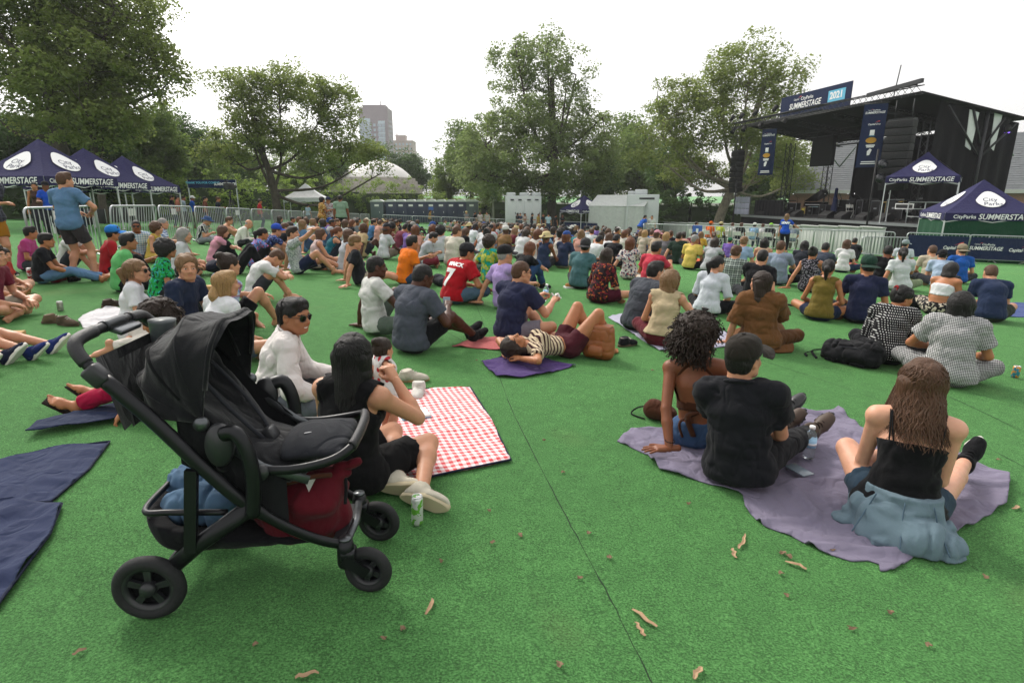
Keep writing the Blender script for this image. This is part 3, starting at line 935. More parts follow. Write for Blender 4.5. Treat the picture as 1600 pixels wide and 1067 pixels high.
def build_ground():
 def axis(lim, fine, step):
  a = list(np.arange(-fine, fine + .01, step)); q = fine
  while q < lim: q *= 1.45; a += [q]; a = [-q] + a
  return a
 xs = axis(2500, 50, 2.5); ys = [-6, -3] + list(np.arange(0, 60.1, 1.0)) + [66, 75, 90, 120, 180, 300, 600, 1200, 3000]
 vs = [(x, y, gz(x, y)) for y in ys for x in xs]; w = len(xs)
 fs = [(j * w + i, j * w + i + 1, (j + 1) * w + i + 1, (j + 1) * w + i) for j in range(len(ys) - 1) for i in range(w - 1)]
 m = MB(); m.add(vs, fs, True)
 g = m.build('ground', turf_material()); tag(g, 'green artificial turf lawn where the audience sits', None, None, 'structure')
 seam = smat('turf_seam', (.012, .03, .012), .95)
 for path in ([(770, 560), (800, 640), (870, 780), (945, 920), (1030, 1090)], [(1110, 480), (1200, 512), (1330, 560), (1460, 610), (1610, 680)],
                 [(620, 470), (700, 520), (770, 560)], [(1260, 545), (1400, 580), (1610, 640)], [(730, 455), (745, 480), (760, 520)], [(1180, 560), (1330, 610), (1460, 660), (1610, 735)], [(1300, 530), (1450, 560), (1620, 600)], [(1330, 505), (1480, 528), (1620, 548)]):
  pts = smooth_path([gp(*p) for p in path], 10); b = MB(); vs = []
  for i, p in enumerate(pts):
   d = (pts[min(i + 1, len(pts) - 1)] - pts[max(i - 1, 0)]).normalized(); s_ = Vector((-d.y, d.x, 0)) * random.uniform(.001, .0035)
   j = Vector((random.uniform(-.003, .003), random.uniform(-.003, .003), .004)); vs += [p + s_ + j, p - s_ + j]
  b.add(vs, [(2 * i, 2 * i + 1, 2 * i + 3, 2 * i + 2) for i in range(len(pts) - 1)]); b.build('turf_seam', seam, g)
build_ground()
def build_woodland_floor():
 xs = [-400, -200, -100, -60, -45, -20, 0, 20, 45, 60, 100, 200, 400]; ys = [63, 80, 100, 140, 220, 380]
 vs = [(x, y, gz(x, y) + .03) for y in ys for x in xs]; w = len(xs)
 m = MB(); m.add(vs, [(j * w + i, j * w + i + 1, (j + 1) * w + i + 1, (j + 1) * w + i) for j in range(len(ys) - 1) for i in range(w - 1)], True)
 t = NT('leaf_litter'); v = t.vec(); nz = t.noise(v, 1.2, 5, .7)
 tag(m.build('woodland_floor', t.done(t.ramp(nz, [(.3, (.03, .028, .014)), (.65, (.055, .075, .03))]), .95, 0, t.bump(nz, .5, .1))), 'shaded ground under the park trees', None, None, 'structure')
build_woodland_floor()

# ------------------------------------------------------------------ trees
def leaf_material(name, dark, light, trans=.35):
 t = NT(name)
 a = t.n('Attribute', {'attribute_name': 'tint'}).outputs['Fac']
 c = t.mix(a, dark, light)
 d = t.n('BsdfPrincipled', Roughness=.55); t.t.links.new(c, d.inputs['Base Color']); d.inputs['Specular IOR Level'].default_value = .3
 tr = t.n('BsdfTranslucent'); t.t.links.new(t.mix(.5, c, light), tr.inputs['Color'])
 mx = t.n('MixShader', Fac=trans); t.t.links.new(d.outputs[0], mx.inputs[1]); t.t.links.new(tr.outputs[0], mx.inputs[2])
 t.t.links.new(mx.outputs[0], t.out.inputs[0]); return t.mat
LEAF = {'olive': leaf_material('leaves_olive', (.08, .118, .028), (.26, .32, .085), .52),
  'green': leaf_material('leaves_green', (.058, .105, .03), (.19, .27, .07), .5),
  'dark': leaf_material('leaves_dark', (.035, .072, .024), (.11, .185, .055), .45),
  'bright': leaf_material('leaves_bright', (.11, .18, .03), (.28, .39, .08), .5),
  'grey': leaf_material('leaves_grey_green', (.085, .128, .045), (.24, .31, .105), .52)}
def bark(name, c, c2):
 t = NT(name); v = t.vec()
 mp = t.n('Mapping', Vector=v, Scale=(1, 1, .3)).outputs[0]
 nz = t.noise(mp, 9, 5, .65); n2 = t.noise(v, 3, 3)
 cc = t.ramp(t.math('ADD', t.math('MULTIPLY', nz, .6), t.math('MULTIPLY', n2, .4)), [(.35, c), (.6, c2)])
 return t.done(cc, .9, 0, t.bump(nz, .8, .05))
BARK = bark('bark_dark', (.03, .024, .018), (.085, .07, .052)); BARK_PALE = bark('bark_plane', (.10, .085, .06), (.26, .23, .17))
def leaf_cloud(cent, rad, per, size, seed, flat=.6):
 """leaf-sized rhombs scattered round clump centres"""
 r_ = np.random.default_rng(seed); n = len(cent) * per
 c = np.repeat(cent, per, 0); rr = np.repeat(rad, per)
 d = r_.normal(size=(n, 3)); d *= (r_.uniform(.15, 1, n) ** .5 / np.linalg.norm(d, axis=1))[:, None]
 d[:, 2] *= .7
 p = c + d * rr[:, None]
 nr = r_.normal(size=(n, 3)); nr[:, 2] = np.abs(nr[:, 2]) + flat; nr /= np.linalg.norm(nr, axis=1)[:, None]
 a = np.cross(nr, r_.normal(size=(n, 3))); a /= np.linalg.norm(a, axis=1)[:, None]; b = np.cross(nr, a)
 sz = size * r_.uniform(.6, 1.35, n)[:, None]
 bend = nr * sz * .18
 V = np.stack([p - a * sz * .5, p + b * sz * .3 + bend, p + a * sz * .5, p - b * sz * .3 + bend], 1).reshape(-1, 3)
 Q = np.arange(n * 4).reshape(-1, 4)
 tint = np.clip(np.repeat(r_.uniform(0, 1, len(cent)), per) * .45 + r_.uniform(0, .75, n), 0, 1)
 return V, Q, tint
def leaf_mesh(name, V, Q, tint):
 me = np_mesh(name, V, Q, smooth=False)
 at_ = me.attributes.new('tint', 'FLOAT', 'FACE'); at_.data.foreach_set('value', tint.astype(np.float32)); return me
def make_tree(label, base, lobes, trunk, leaf, name='tree', n_cl=260, per=90, cl_r=.75, leaf_s=.24, r0=.3, fork=.35, seed=1, brk=None, group=None, shell=.55, twigs=90, limbs=None):
 """lobes: list of (centre, radii) relative to the base; trunk: path relative to the base"""
 r_ = np.random.default_rng(seed); o = empty(name, base); tag(o, label, 'tree', group)
 vol = np.array([l[1][0] * l[1][1] * l[1][2] for l in lobes]) ** .8; pick = r_.choice(len(lobes), n_cl, p=vol / vol.sum())
 cent = []; 
 for i in pick:
  c, rd = lobes[i]; d = r_.normal(size=3); d /= np.linalg.norm(d)
  t = (shell + (1 - shell) * r_.uniform()) if r_.uniform() < .8 else r_.uniform(.1, 1)
  cent.append(np.array(c) + d * np.array(rd) * t)
 cent = np.array(cent); rad = cl_r * r_.uniform(.55, 1.35, n_cl)
 V, Q, ti = leaf_cloud(cent, rad, per, leaf_s, seed + 5)
 obj('crown', leaf_mesh('crown', V, Q, ti), LEAF[leaf], o)
 m = MB(); tp = smooth_path(trunk, 5); N = len(tp)
 m.tube(tp, [r0 * (1.25 if i == 0 else 1) * (1 - .62 * i / N) for i in range(N)], 10)
 lp = [np.array(p) for p in tp[int(N * fork):]]
 nodes = list(lp)
 for c, rd in lobes:
  c = np.array(c); a = lp[int(r_.integers(0, max(1, len(lp) // 2)))]
  for k in range(2 if len(lobes) < 5 else 1):
   tgt = c + r_.normal(size=3) * np.array(rd) * .35
   mid = a * .5 + tgt * .5 + np.array((0, 0, -.12 * np.linalg.norm(tgt - a))) + r_.normal(size=3) * .25
   pth = smooth_path([a, mid, tgt], 5); q = [r0 * .36 * (1 - .75 * i / len(pth)) for i in range(len(pth))]
   m.tube(pth, q, 7); nodes += [np.array(p) for p in pth[3:]]
 nodes = np.array(nodes)
 for i in r_.choice(n_cl, min(twigs, n_cl), replace=False):
  c = cent[i]; j = np.argmin(((nodes - c) ** 2).sum(1) + (nodes[:, 2] > c[2]) * 4); a = nodes[j]
  mid = a * .5 + c * .5 + r_.normal(size=3) * .15 * np.linalg.norm(c - a)
  m.tube(smooth_path([a, mid, c], 3), [r0 * .13, r0 * .11, r0 * .09, r0 * .08, r0 * .06, r0 * .05, r0 * .04], 5)
 m.build('trunk', brk or BARK, o)
 return o
DBG = 0
def gpt(x, y): return Vector((x, y, gz(x, y)))
def build_trees():
 # big old tree over the tents at the left
 Y = 35.0; b = at(92, 300, Y); p = gpt(b.x, Y); k = Y / FPX
 def L(u, v, ru, rv, dy=0, rd=None): q = at(u, v, Y); return ((q.x - p.x, dy, q.z - p.z), (ru * k, (rd or ru) * k, rv * k))
 def tp(*pts): return [(at(u, v, Y).x - p.x, 0, at(u, v, Y).z - p.z) for u, v in pts]
 make_tree('huge old tree with dark leaning trunk towering behind the tents at left', p,
              [L(30, 30, 120, 70), L(140, 30, 90, 60), L(215, 50, 62, 55), L(235, 120, 52, 42), L(130, 120, 90, 42), L(10, 120, 90, 50), L(60, -70, 170, 60), L(185, 180, 60, 28), L(258, 95, 34, 26), L(60, 190, 60, 22)],
              [(0, 0, 0)] + tp((98, 250), (86, 200), (78, 130), (66, 70), (60, 0)), 'olive', n_cl=620, per=100, cl_r=.95, leaf_s=.21, r0=.46, seed=11, twigs=140, shell=.3)
 q = at(156, 300, 33.); p = gpt(q.x, 33.)
 make_tree('slender tree with straight trunk beside the huge one, behind the tents', p, [((0, 0, 8), (3, 3, 3)), ((.5, 0, 5.5), (2.4, 2.4, 1.5))],
              [(0, 0, 0), (.1, 0, 3), (.2, 0, 6), (.3, 0, 8)], 'olive', n_cl=150, per=80, cl_r=.8, r0=.22, seed=12, twigs=40)
 # airy tree in the left middle
 Y = 43.0; b = at(432, 320, Y); p = gpt(b.x, Y); k = Y / FPX
 make_tree('spreading airy tree with dark forked trunk in front of the domed building', p,
              [L(385, 160, 52, 45), L(450, 135, 62, 38, 1), L(520, 170, 48, 42), L(360, 125, 36, 22), L(420, 215, 80, 38), L(520, 235, 62, 34, -.5), L(570, 240, 36, 24), L(350, 235, 46, 30), L(600, 268, 20, 8, -2)],
              [(0, 0, 0), (0, 0, 1.6), (-.15, 0, 3.2), (-.6, 0, 5.2), (-.9, 0, 7.5)], 'olive', n_cl=430, per=85, cl_r=.75, leaf_s=.19, r0=.36, seed=21, fork=.35, twigs=170, shell=.35)
 # big round tree in the middle
 Y = 58.0; b = at(862, 322, Y); p = gpt(b.x, Y); k = Y / FPX
 make_tree('big leafy tree in the middle behind the navy tent and toilet trailer', p,
              [L(850, 95, 52, 42), L(800, 110, 40, 36), L(905, 115, 30, 38), L(850, 185, 88, 45), L(780, 225, 62, 42), L(925, 215, 52, 48), L(850, 250, 110, 40), L(740, 265, 40, 28), L(940, 265, 36, 28), L(850, 288, 95, 18), L(775, 285, 60, 18), L(925, 288, 45, 16)],
              [(0, 0, 0), (0, 0, 3), (.1, 0, 6), (0, 0, 10), (-.2, 0, 14)], 'grey', n_cl=600, per=95, cl_r=1.05, leaf_s=.26, r0=.5, seed=31, twigs=120)
 # plane tree beside the stage
 Y = 50.0; b = at(1120, 330, Y); p = gpt(b.x, Y); k = Y / FPX
 make_tree('pale barked plane tree leaning beside the stage with wide open crown', p,
              [L(1165, 100, 62, 36), L(1110, 140, 62, 38), L(1215, 135, 50, 40), L(1060, 165, 48, 38), L(1150, 195, 85, 42), L(1060, 220, 60, 38), L(1220, 230, 62, 50, 2), L(1020, 250, 36, 24), L(1100, 265, 70, 24, 3), L(1280, 230, 46, 45, 6), L(1290, 280, 40, 24, 6)],
              [(0, 0, 0), (.3, 0, 1.8), (.9, 0, 3.8), (1.6, 0, 6), (2.4, 0, 10), (3, 0, 12.5)], 'olive', n_cl=520, per=82, cl_r=.95, leaf_s=.23, r0=.48, seed=41, twigs=150, brk=BARK_PALE, shell=.4)
 # woods behind: single trees built on three patterns
 protos = []
 for i, (lf, sd) in enumerate([('green', 51), ('dark', 52), ('bright', 53), ('dark', 54)]):
  r_ = np.random.default_rng(sd); lob = [((r_.uniform(-.45, .45) * 5, r_.uniform(-.45, .45) * 5, 6.2 + r_.uniform(-2.6, 3.2)), tuple(r_.uniform(2.2, 3.6, 3) * (1, 1, .85))) for _ in range(8)]
  o = make_tree('x', (0, 0, 0), lob, [(0, 0, 0), (.1, 0, 2.5), (0, .1, 5), (.1, 0, 7.5)], lf, name='background_tree', n_cl=220, per=85, cl_r=1.05, leaf_s=.32, r0=.3, seed=sd, twigs=40)
  protos.append(o)
 spots = [ # u of the stem, v of the top, distance, pattern, width, label
  (20, 150, 38, 1, 1.1, 'dark tree behind the leftmost tent at the edge of the woods'),
  (120, 175, 40, 3, 1.0, 'dark tree in the woods behind the middle left tent'),
  (205, 150, 46, 0, 1.0, 'green tree rising above the rightmost of the three left tents'),
  (262, 175, 52, 3, 1.0, 'dark tree in the gap between the huge tree and the airy tree'),
  (300, 205, 55, 0, .95, 'lower green tree left of the airy tree in the gap'),
  (345, 200, 62, 1, 1.0, 'dark tree behind the banner and the airy tree'),
  (385, 208, 68, 0, 1.0, 'green tree behind the left half of the airy tree'),
  (452, 236, 72, 2, .8, 'pale green tree behind the white canopy tent'),
  (525, 240, 82, 1, .9, 'dark tree left of the dome behind the airy crown'),
  (480, 225, 75, 0, .9, 'tree behind the trunk of the airy tree beside the dome'),
  (555, 215, 95, 0, 1.0, 'green tree rising behind the left half of the dome'),
  (640, 226, 98, 1, 1.1, 'dark round tree behind the right half of the dome below the towers'),
  (690, 248, 80, 2, .75, 'bright yellow green tree right of the dome'),
  (735, 172, 78, 0, .95, 'green tree at the left flank of the big middle tree'),
  (770, 262, 70, 2, .7, 'low bright tree behind the portable toilets at their right end'),
  (1000, 158, 76, 0, .95, 'green tree in the gap between the big middle tree and the plane tree'),
  (955, 225, 68, 1, .8, 'dark tree behind the white trailer tent'),
  (1060, 225, 60, 3, .9, 'dark tree behind the white trailer at the right'),
  (1180, 215, 62, 1, .95, 'dark tree behind the left loudspeakers of the stage'),
  (1290, 205, 68, 0, .9, 'green tree seen through the open left back of the stage'),
  (1590, 186, 75, 0, 1.0, 'green treetop above the slate roof at the right edge'),
  (-60, 120, 42, 0, 1.2, 'green tree at the left border of the picture')]
 used = set()
 for (u, v, Y, pt, wd, lb) in spots:
  q = at(u, v, Y); z0 = gz(q.x, Y); hgt = (q.z - z0); sc = hgt / 11.6
  o = protos[pt] if pt not in used else copy_tree(protos[pt]); used.add(pt)
  o.location = (q.x, Y, z0); o.scale = (sc * wd, sc * wd, sc); o.rotation_euler = (0, 0, random.uniform(0, 6.28)); tag(o, lb, 'tree', 'trees of the park behind the concert lawn')
build_trees()
def hedge(label, pts, hgt, dep, leaf, seed, name='hedge', leaf_s=.2, dens=1.0):
 r_ = np.random.default_rng(seed); base = Vector(pts[0][:3]); o = empty(name, base); tag(o, label, 'hedge')
 cent = []; m = MB()
 for i in range(len(pts) - 1):
  a = np.array(pts[i]); b = np.array(pts[i + 1]); L_ = np.linalg.norm((b - a)[:2]); nrml = nrm((-(b - a)[1], (b - a)[0], 0))
  n = int(L_ * hgt * 2.4 * dens)
  for _ in range(n):
   t = r_.uniform(); q = r_.uniform(0, math.pi); z = hgt * (.06 + .84 * math.sin(q) ** .75 * r_.uniform(.35, 1.08)) ; w = dep * math.cos(q) * .8
   cent.append(a + (b - a) * t + nrml * w + np.array((0, 0, z + .25 * math.sin(t * L_ * 1.1 + i) * .5)))
  mid = (a + b) / 2
  M = Matrix.Rotation(math.atan2((b - a)[1], (b - a)[0]), 4, 'Z')
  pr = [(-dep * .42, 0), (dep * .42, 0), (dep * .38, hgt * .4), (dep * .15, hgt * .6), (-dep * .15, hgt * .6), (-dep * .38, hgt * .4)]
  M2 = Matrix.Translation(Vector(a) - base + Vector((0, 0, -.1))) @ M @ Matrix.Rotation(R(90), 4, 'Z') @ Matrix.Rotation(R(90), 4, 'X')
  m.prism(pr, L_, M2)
 cent = np.array(cent) - np.array(base)
 V, Q, ti = leaf_cloud(cent, .42 * r_.uniform(.6, 1.3, len(cent)), 34, leaf_s, seed)
 obj('foliage', leaf_mesh('foliage', V, Q, ti), LEAF[leaf], o)
 m.build('twigs', smat('hedge_inside', (.03, .05, .015), .95), o)  # solid dark green core prisms behind the leaves, no separate twigs
def hp(u, Y): q = at(u, 300, Y); return (q.x, Y, gz(q.x, Y))
hedge('clipped hedge behind the left barriers under the hanging banner', [hp(150, 40), hp(280, 44), hp(400, 50)], 4.3, 1.3, 'bright', 61, dens=1.6)
hedge('long leafy hedge in front of the domed building', [hp(395, 56), hp(480, 60), hp(560, 63), hp(660, 64)], 4.7, 1.4, 'bright', 62, dens=1.6)
hedge('lower hedge running behind the row of portable toilets', [hp(655, 68), hp(720, 70), hp(800, 70)], 3.3, 1.4, 'bright', 63, dens=1.6)
hedge('dark bushes between the trailers and the stage', [hp(1000, 58), hp(1080, 56), hp(1180, 56), hp(1290, 60)], 4.6, 2.0, 'dark', 64, leaf_s=.3)
hedge('dark undergrowth behind the middle tent and trailers', [hp(770, 66), hp(860, 68), hp(1010, 66)], 4.0, 1.6, 'dark', 65, leaf_s=.3)
hedge('dark undergrowth behind the left tents', [hp(-90, 34), hp(60, 36), hp(180, 41)], 4.5, 1.8, 'dark', 66, leaf_s=.3)

# ------------------------------------------------------------------ buildings
def window_grid(o, origin, ux, n, m_, w, h_, gx, gy, frame_m, glass_m, nrml, lab=None):
 """n x m windows on a facade: each a frame with its pane"""
 fme = MB(); fme.box((0, 0, 0), (w, .25, .12)); fme.box((0, 0, h_), (w, .25, .12)); fme.box((-w / 2, 0, h_ / 2), (.12, .25, h_)); fme.box((w / 2, 0, h_ / 2), (.12, .25, h_)); fm = fme.mesh('window')
 pme = MB(); pme.box((0, 0, h_ / 2), (w - .12, .1, h_ - .12)); pm = pme.mesh('pane')
 rz = math.atan2(ux[1], ux[0])
 for j in range(m_):
  for i in range(n):
   f = obj('window', fm, frame_m, o); f.location = Vector(origin) + Vector(ux) * (i * gx) + Vector((0, 0, j * gy)) + Vector(nrml) * .1; f.rotation_euler = (0, 0, rz)
   obj('pane', pm, glass_m, f)
GLASS = smat('window_glass', (.33, .42, .50), .12, 0, Specular_IOR_Level=.8)
def build_towers():
 Y = 400.; z0 = gz(-40, 60); c = at(590, 300, Y)
 o = empty('apartment_tower', (c.x, Y, z0)); tag(o, 'tall brown brick and glass apartment tower behind the airy tree', 'building')
 brick = plain('tower_brick', '#857b7e', .8, scale=.3); br2 = plain('tower_glass_bay', '#a9bcc6', .3, scale=.2)
 W = 19.0; top = at(590, 168, Y).z - z0
 MB().box((0, 8, top / 2), (W, 16, top)).build('wall', brick, o)
 MB().box((0, 8, top + 1.0), (W - 4, 10, 2.0)).box((4, 6, top + 3), (.5, .5, 3.5)).build('roof', brick, o)
 MB().box((-W / 2 + 3.6, -.4, (top - 7) / 2), (7.4, .9, top - 7)).build('glass_bay', br2, o)
 MB().box((W / 2 - 4.2, -.4, (top - 8.5) / 2), (4.4, .9, top - 8.5)).build('glass_bay', br2, o)
 window_grid(o, (-2.2, 0, top - 12 - 13 * 3.1), (1, 0, 0), 3, 14, 1.7, 1.9, 2.7, 3.1, brick, GLASS, (0, -1, 0))
 window_grid(o, (-W / 2 + 1.4, -.85, top - 11.5 - 12 * 3.1), (1, 0, 0), 3, 13, 2.0, 2.2, 2.3, 3.1, brick, GLASS, (0, -1, 0))
 window_grid(o, (W / 2 - 5.3, -.85, top - 12.5 - 13 * 3.1), (1, 0, 0), 2, 14, 2.0, 2.0, 2.3, 3.1, brick, GLASS, (0, -1, 0))
 window_grid(o, (W / 2 + .05, 3, top - 9 - 13 * 3.1), (0, 1, 0), 4, 14, 1.6, 1.8, 3.2, 3.1, brick, GLASS, (1, 0, 0))
 Y = 470.; c = at(631, 300, Y)
 o = empty('apartment_building', (c.x, Y, z0)); tag(o, 'lower tan apartment block with setback penthouse right of the tall tower', 'building')
 tan = plain('tan_brick', '#a08f88', .8, scale=.3)
 top = at(631, 221, Y).z - z0; t2 = at(631, 212, Y).z - z0
 MB().box((0, 8, top / 2), (17.2, 16, top)).build('wall', tan, o)
 MB().box((-1.5, 8, (top + t2) / 2), (7.5, 8, t2 - top)).box((-1.5, 8, t2 + .3), (8.2, 8.6, .6)).box((-4.5, 6, t2 + 1), (.8, .8, 2)).build('penthouse', tan, o)
 MB().box((0, 7.9, top + .3), (17.8, 16.6, .6)).build('cornice', tan, o)
 window_grid(o, (-7.0, 0, top - 3.2 - 3 * 3.4), (1, 0, 0), 6, 4, 1.5, 1.9, 2.8, 3.4, tan, GLASS, (0, -1, 0))
build_towers()
def build_dome():
 Y = 84.; k = Y / FPX; c = at(588, 300, Y); z0 = gz(c.x, Y); zz = lambda v: at(588, v, Y).z - z0
 o = empty('domed_building', (c.x, Y, z0)); tag(o, 'stone building with low white dome behind the hedge', 'building')
 stone = NT('weathered_stone'); v = stone.vec(); nz = stone.noise(v, 2.5, 5, .7)
 stone = stone.done(stone.ramp(nz, [(.3, (.34, .31, .28)), (.6, (.56, .52, .48))]), .9, 0, stone.bump(nz, .4, .05))
 white = plain('white_dome_paint', '#dcd9d6', .6, scale=1.2, var=.06)
 r1 = 55 * k; zt, zb = zz(250), zz(279); hh = zt - zb; Rr = (r1 * r1 + hh * hh) / (2 * hh)
 prof = [(math.sqrt(max(Rr * Rr - (z + Rr - hh) ** 2, 0)) if z < hh else .0001, zb + z) for z in [hh * i / 14 for i in range(15)]]
 MB().lathe(prof, 64).build('dome', white, o)
 for (ra, va, vb) in ((59, 279, 284), (62, 283.6, 289), (66, 288.7, 293)):
  m = MB(); n = 40
  m.lathe([(ra * k, zz(vb)), (ra * k, zz(va)), (r1 * .8, zz(va) + .01)], n, smooth=False); m.build('stone_ring', stone, o)
 m = MB(); m.lathe([(69 * k, 0), (69 * k, zz(292.6)), (r1 * .8, zz(292.6))], 40, smooth=False); m.build('drum_wall', stone, o)
build_dome()
def build_slate_house():
 Y0 = 54.; z0 = gz(30, Y0)
 a = Vector((27.2, 57, z0)); b = Vector((54, 44, z0)); d = (b - a); L_ = d.length; rz = math.atan2(d.y, d.x)
 o = empty('stone_house', a, rz); tag(o, 'long brick house with grey slate hip roof behind the stage', 'building')
 brick = NT('red_brick'); v = brick.vec()
 bt = brick.n('TexBrick', Vector=brick.n('Mapping', Vector=v, Rotation=(R(90), 0, 0)).outputs[0], Scale=6.0); bt.inputs['Color1'].default_value = (.28, .12, .08, 1); bt.inputs['Color2'].default_value = (.2, .09, .06, 1); bt.inputs['Mortar'].default_value = (.35, .3, .26, 1)
 brick = brick.done(bt.outputs[0], .9)
 ez = 4.6; rzt = 9.6; D = 9.0
 MB().box((L_ / 2, D / 2, ez / 2), (L_, D, ez)).build('wall', brick, o)
 rf = MB(); q = [Vector(p) for p in ((-.4, -.4, ez), (L_ + .4, -.4, ez), (L_ + .4, D + .4, ez), (-.4, D + .4, ez), (4.2, D / 2, rzt), (L_ - 2, D / 2, rzt))]
 slate = plain('slate', '#6f7275', .75, scale=2, var=.2)
 rf.add(q, [(0, 1, 5, 4), (2, 3, 4, 5), (1, 2, 5), (3, 0, 4), (3, 2, 1, 0)]); r_ = rf.build('roof', slate, o)
 m = MB(); rows = 26                                   # slates: overlapping courses up the slope
 for j in range(rows):
  t = j / rows; y = -.4 + (D / 2 + .4) * t; z = ez + (rzt - ez) * t; x0 = -.4 + 4.6 * t; x1 = L_ + .4 - 2.4 * t; x = x0; dz = Vector((0, (D / 2 + .4) / rows, (rzt - ez) / rows)); nn = Vector((0, -dz.z, dz.y)).normalized()
  while x < x1:
   w = random.uniform(.35, .6); e = min(x + w - .02, x1); up = nn * random.uniform(.02, .045)
   p = Vector((x, y, z)); p2 = Vector((e, y, z)); m.add([p + up, p2 + up, p2 + dz * 1.05 + nn * .008, p + dz * 1.05 + nn * .008, p, p2], [(0, 1, 2, 3), (4, 5, 1, 0)]); x += w
 sl = m.build('slates', slate, o); sl['kind'] = 'stuff'
 tr = plain('white_trim', '#b9b8b4', .7); MB().box((L_ / 2, -.42, ez - .12), (L_ + .9, .16, .3)).build('gutter', tr, o)
 for x in (2.5, 6, 17, 20.5, 24):
  f = MB().box((x, -.04, 2.5), (1.3, .12, 1.9)).build('window', tr, o); MB().box((x, -.09, 2.5), (1.05, .06, 1.65)).build('pane', GLASS, f)
build_slate_house()

def build_haze():
 """the slight late-summer haze over the park"""
 m = MB(); m.box((0, 245, 38), (700, 510, 90)); o = m.build('haze', None); o['kind'] = 'stuff'; tag(o, 'thin pale haze over the park', None)
 mt = bpy.data.materials.new('haze'); mt.use_nodes = True; nt = mt.node_tree; nt.nodes.clear()
 out = nt.nodes.new('ShaderNodeOutputMaterial'); v = nt.nodes.new('ShaderNodeVolumePrincipled'); v.inputs['Color'].default_value = (.95, .96, 1, 1); v.inputs['Density'].default_value = .0005
 nt.links.new(v.outputs[0], out.inputs['Volume']); o.data.materials.append(mt)
HAZE = True
if HAZE: build_haze()
# ================================================================== lettering
def text_mesh(txt, size=1.0, bold=0.0, shear=0.0, wide=1.0, name='lettering', depth=.0, space=1.0):
 """flat letters centred on the origin, in the XY plane"""
 cu = bpy.data.curves.new('t', 'FONT'); cu.body = txt; cu.size = size; cu.align_x = 'CENTER'; cu.align_y = 'CENTER'
 cu.offset = bold; cu.shear = shear; cu.resolution_u = 3; cu.space_character = space; cu.extrude = depth
 o = bpy.data.objects.new('t', cu); COL.objects.link(o)
 dg = bpy.context.evaluated_depsgraph_get(); me = bpy.data.meshes.new_from_object(o.evaluated_get(dg)); me.name = name
 bpy.data.objects.remove(o); bpy.data.curves.remove(cu)
 if wide != 1.0: me.transform(Matrix.Diagonal((wide, 1, 1, 1)))
 me.materials.clear(); return me
INK_W = smat('print_white', (.78, .78, .78), .7); INK_R = smat('print_red', (.62, .05, .04), .6); INK_B = smat('print_cyan', (.10, .42, .62), .6); INK_Y = smat('print_yellow', (.75, .42, .05), .6); INK_NAVY = smat('print_navy', (.02, .025, .08), .7)
def T(txt, size, parent, M, mat=None, name='lettering', **kw):
 me = cached(('txt', txt, size, tuple(sorted(kw.items()))), lambda: text_mesh(txt, size, **kw))
 o = obj(name, me, mat or INK_W, parent); o.matrix_local = M; return o
def face_M(o_, x, n):
 """plane at point o_, text running along x, facing n"""
 x = Vector(x).normalized(); n = Vector(n).normalized(); y = n.cross(x).normalized(); x = y.cross(n)
 M = Matrix((x, y, n)).transposed().to_4x4(); M.translation = Vector(o_); return M
def swoosh(parent, M, s=1.0, mat=None):
 """the curved arrow-like arc over the bank's name"""
 m = MB(); up = [(-.55 + 1.1 * t, .10 + .42 * math.sin(t * 1.9) * (t ** .6)) for t in [i / 10 for i in range(11)]]
 dn = [(-.55 + 1.02 * t, .10 + .42 * math.sin(t * 1.9) * (t ** .6) - .22 * t ** 1.3) for t in [i / 10 for i in range(11)]]
 vs = [(x * s, y * s, 0) for x, y in up] + [(x * s, y * s, 0) for x, y in dn]
 m.add(vs, [(i, i + 1, 12 + i, 11 + i) for i in range(10)]); o = m.build('swoosh', mat or INK_R, parent); o.matrix_local = M
def summerstage(parent, M, s):
 """the event's name in slanted block capitals with the sponsor line above"""
 up = lambda dx, dy: M @ Matrix.Translation((dx * s, dy * s, 0))
 T('SUMMERSTAGE', .34 * s, parent, up(0, 0), bold=.007 * s, shear=.18, wide=.86, space=1.0)
 T('CityParks', .2 * s, parent, up(.12, .27), bold=.002 * s); m = up(-.55, .28); T('Capital', .12 * s, parent, m); swoosh(parent, up(-.36, .3), .2 * s)
def capital_one(parent, M, s):
 T('Capital', .34 * s, parent, M @ Matrix.Translation((-.22 * s, 0, 0)), bold=.008 * s, shear=.2, wide=.95); T('One', .34 * s, parent, M @ Matrix.Translation((.58 * s, 0, 0)), shear=.2, wide=.95)
 swoosh(parent, M @ Matrix.Translation((.42 * s, .16 * s, 0)), .62 * s)

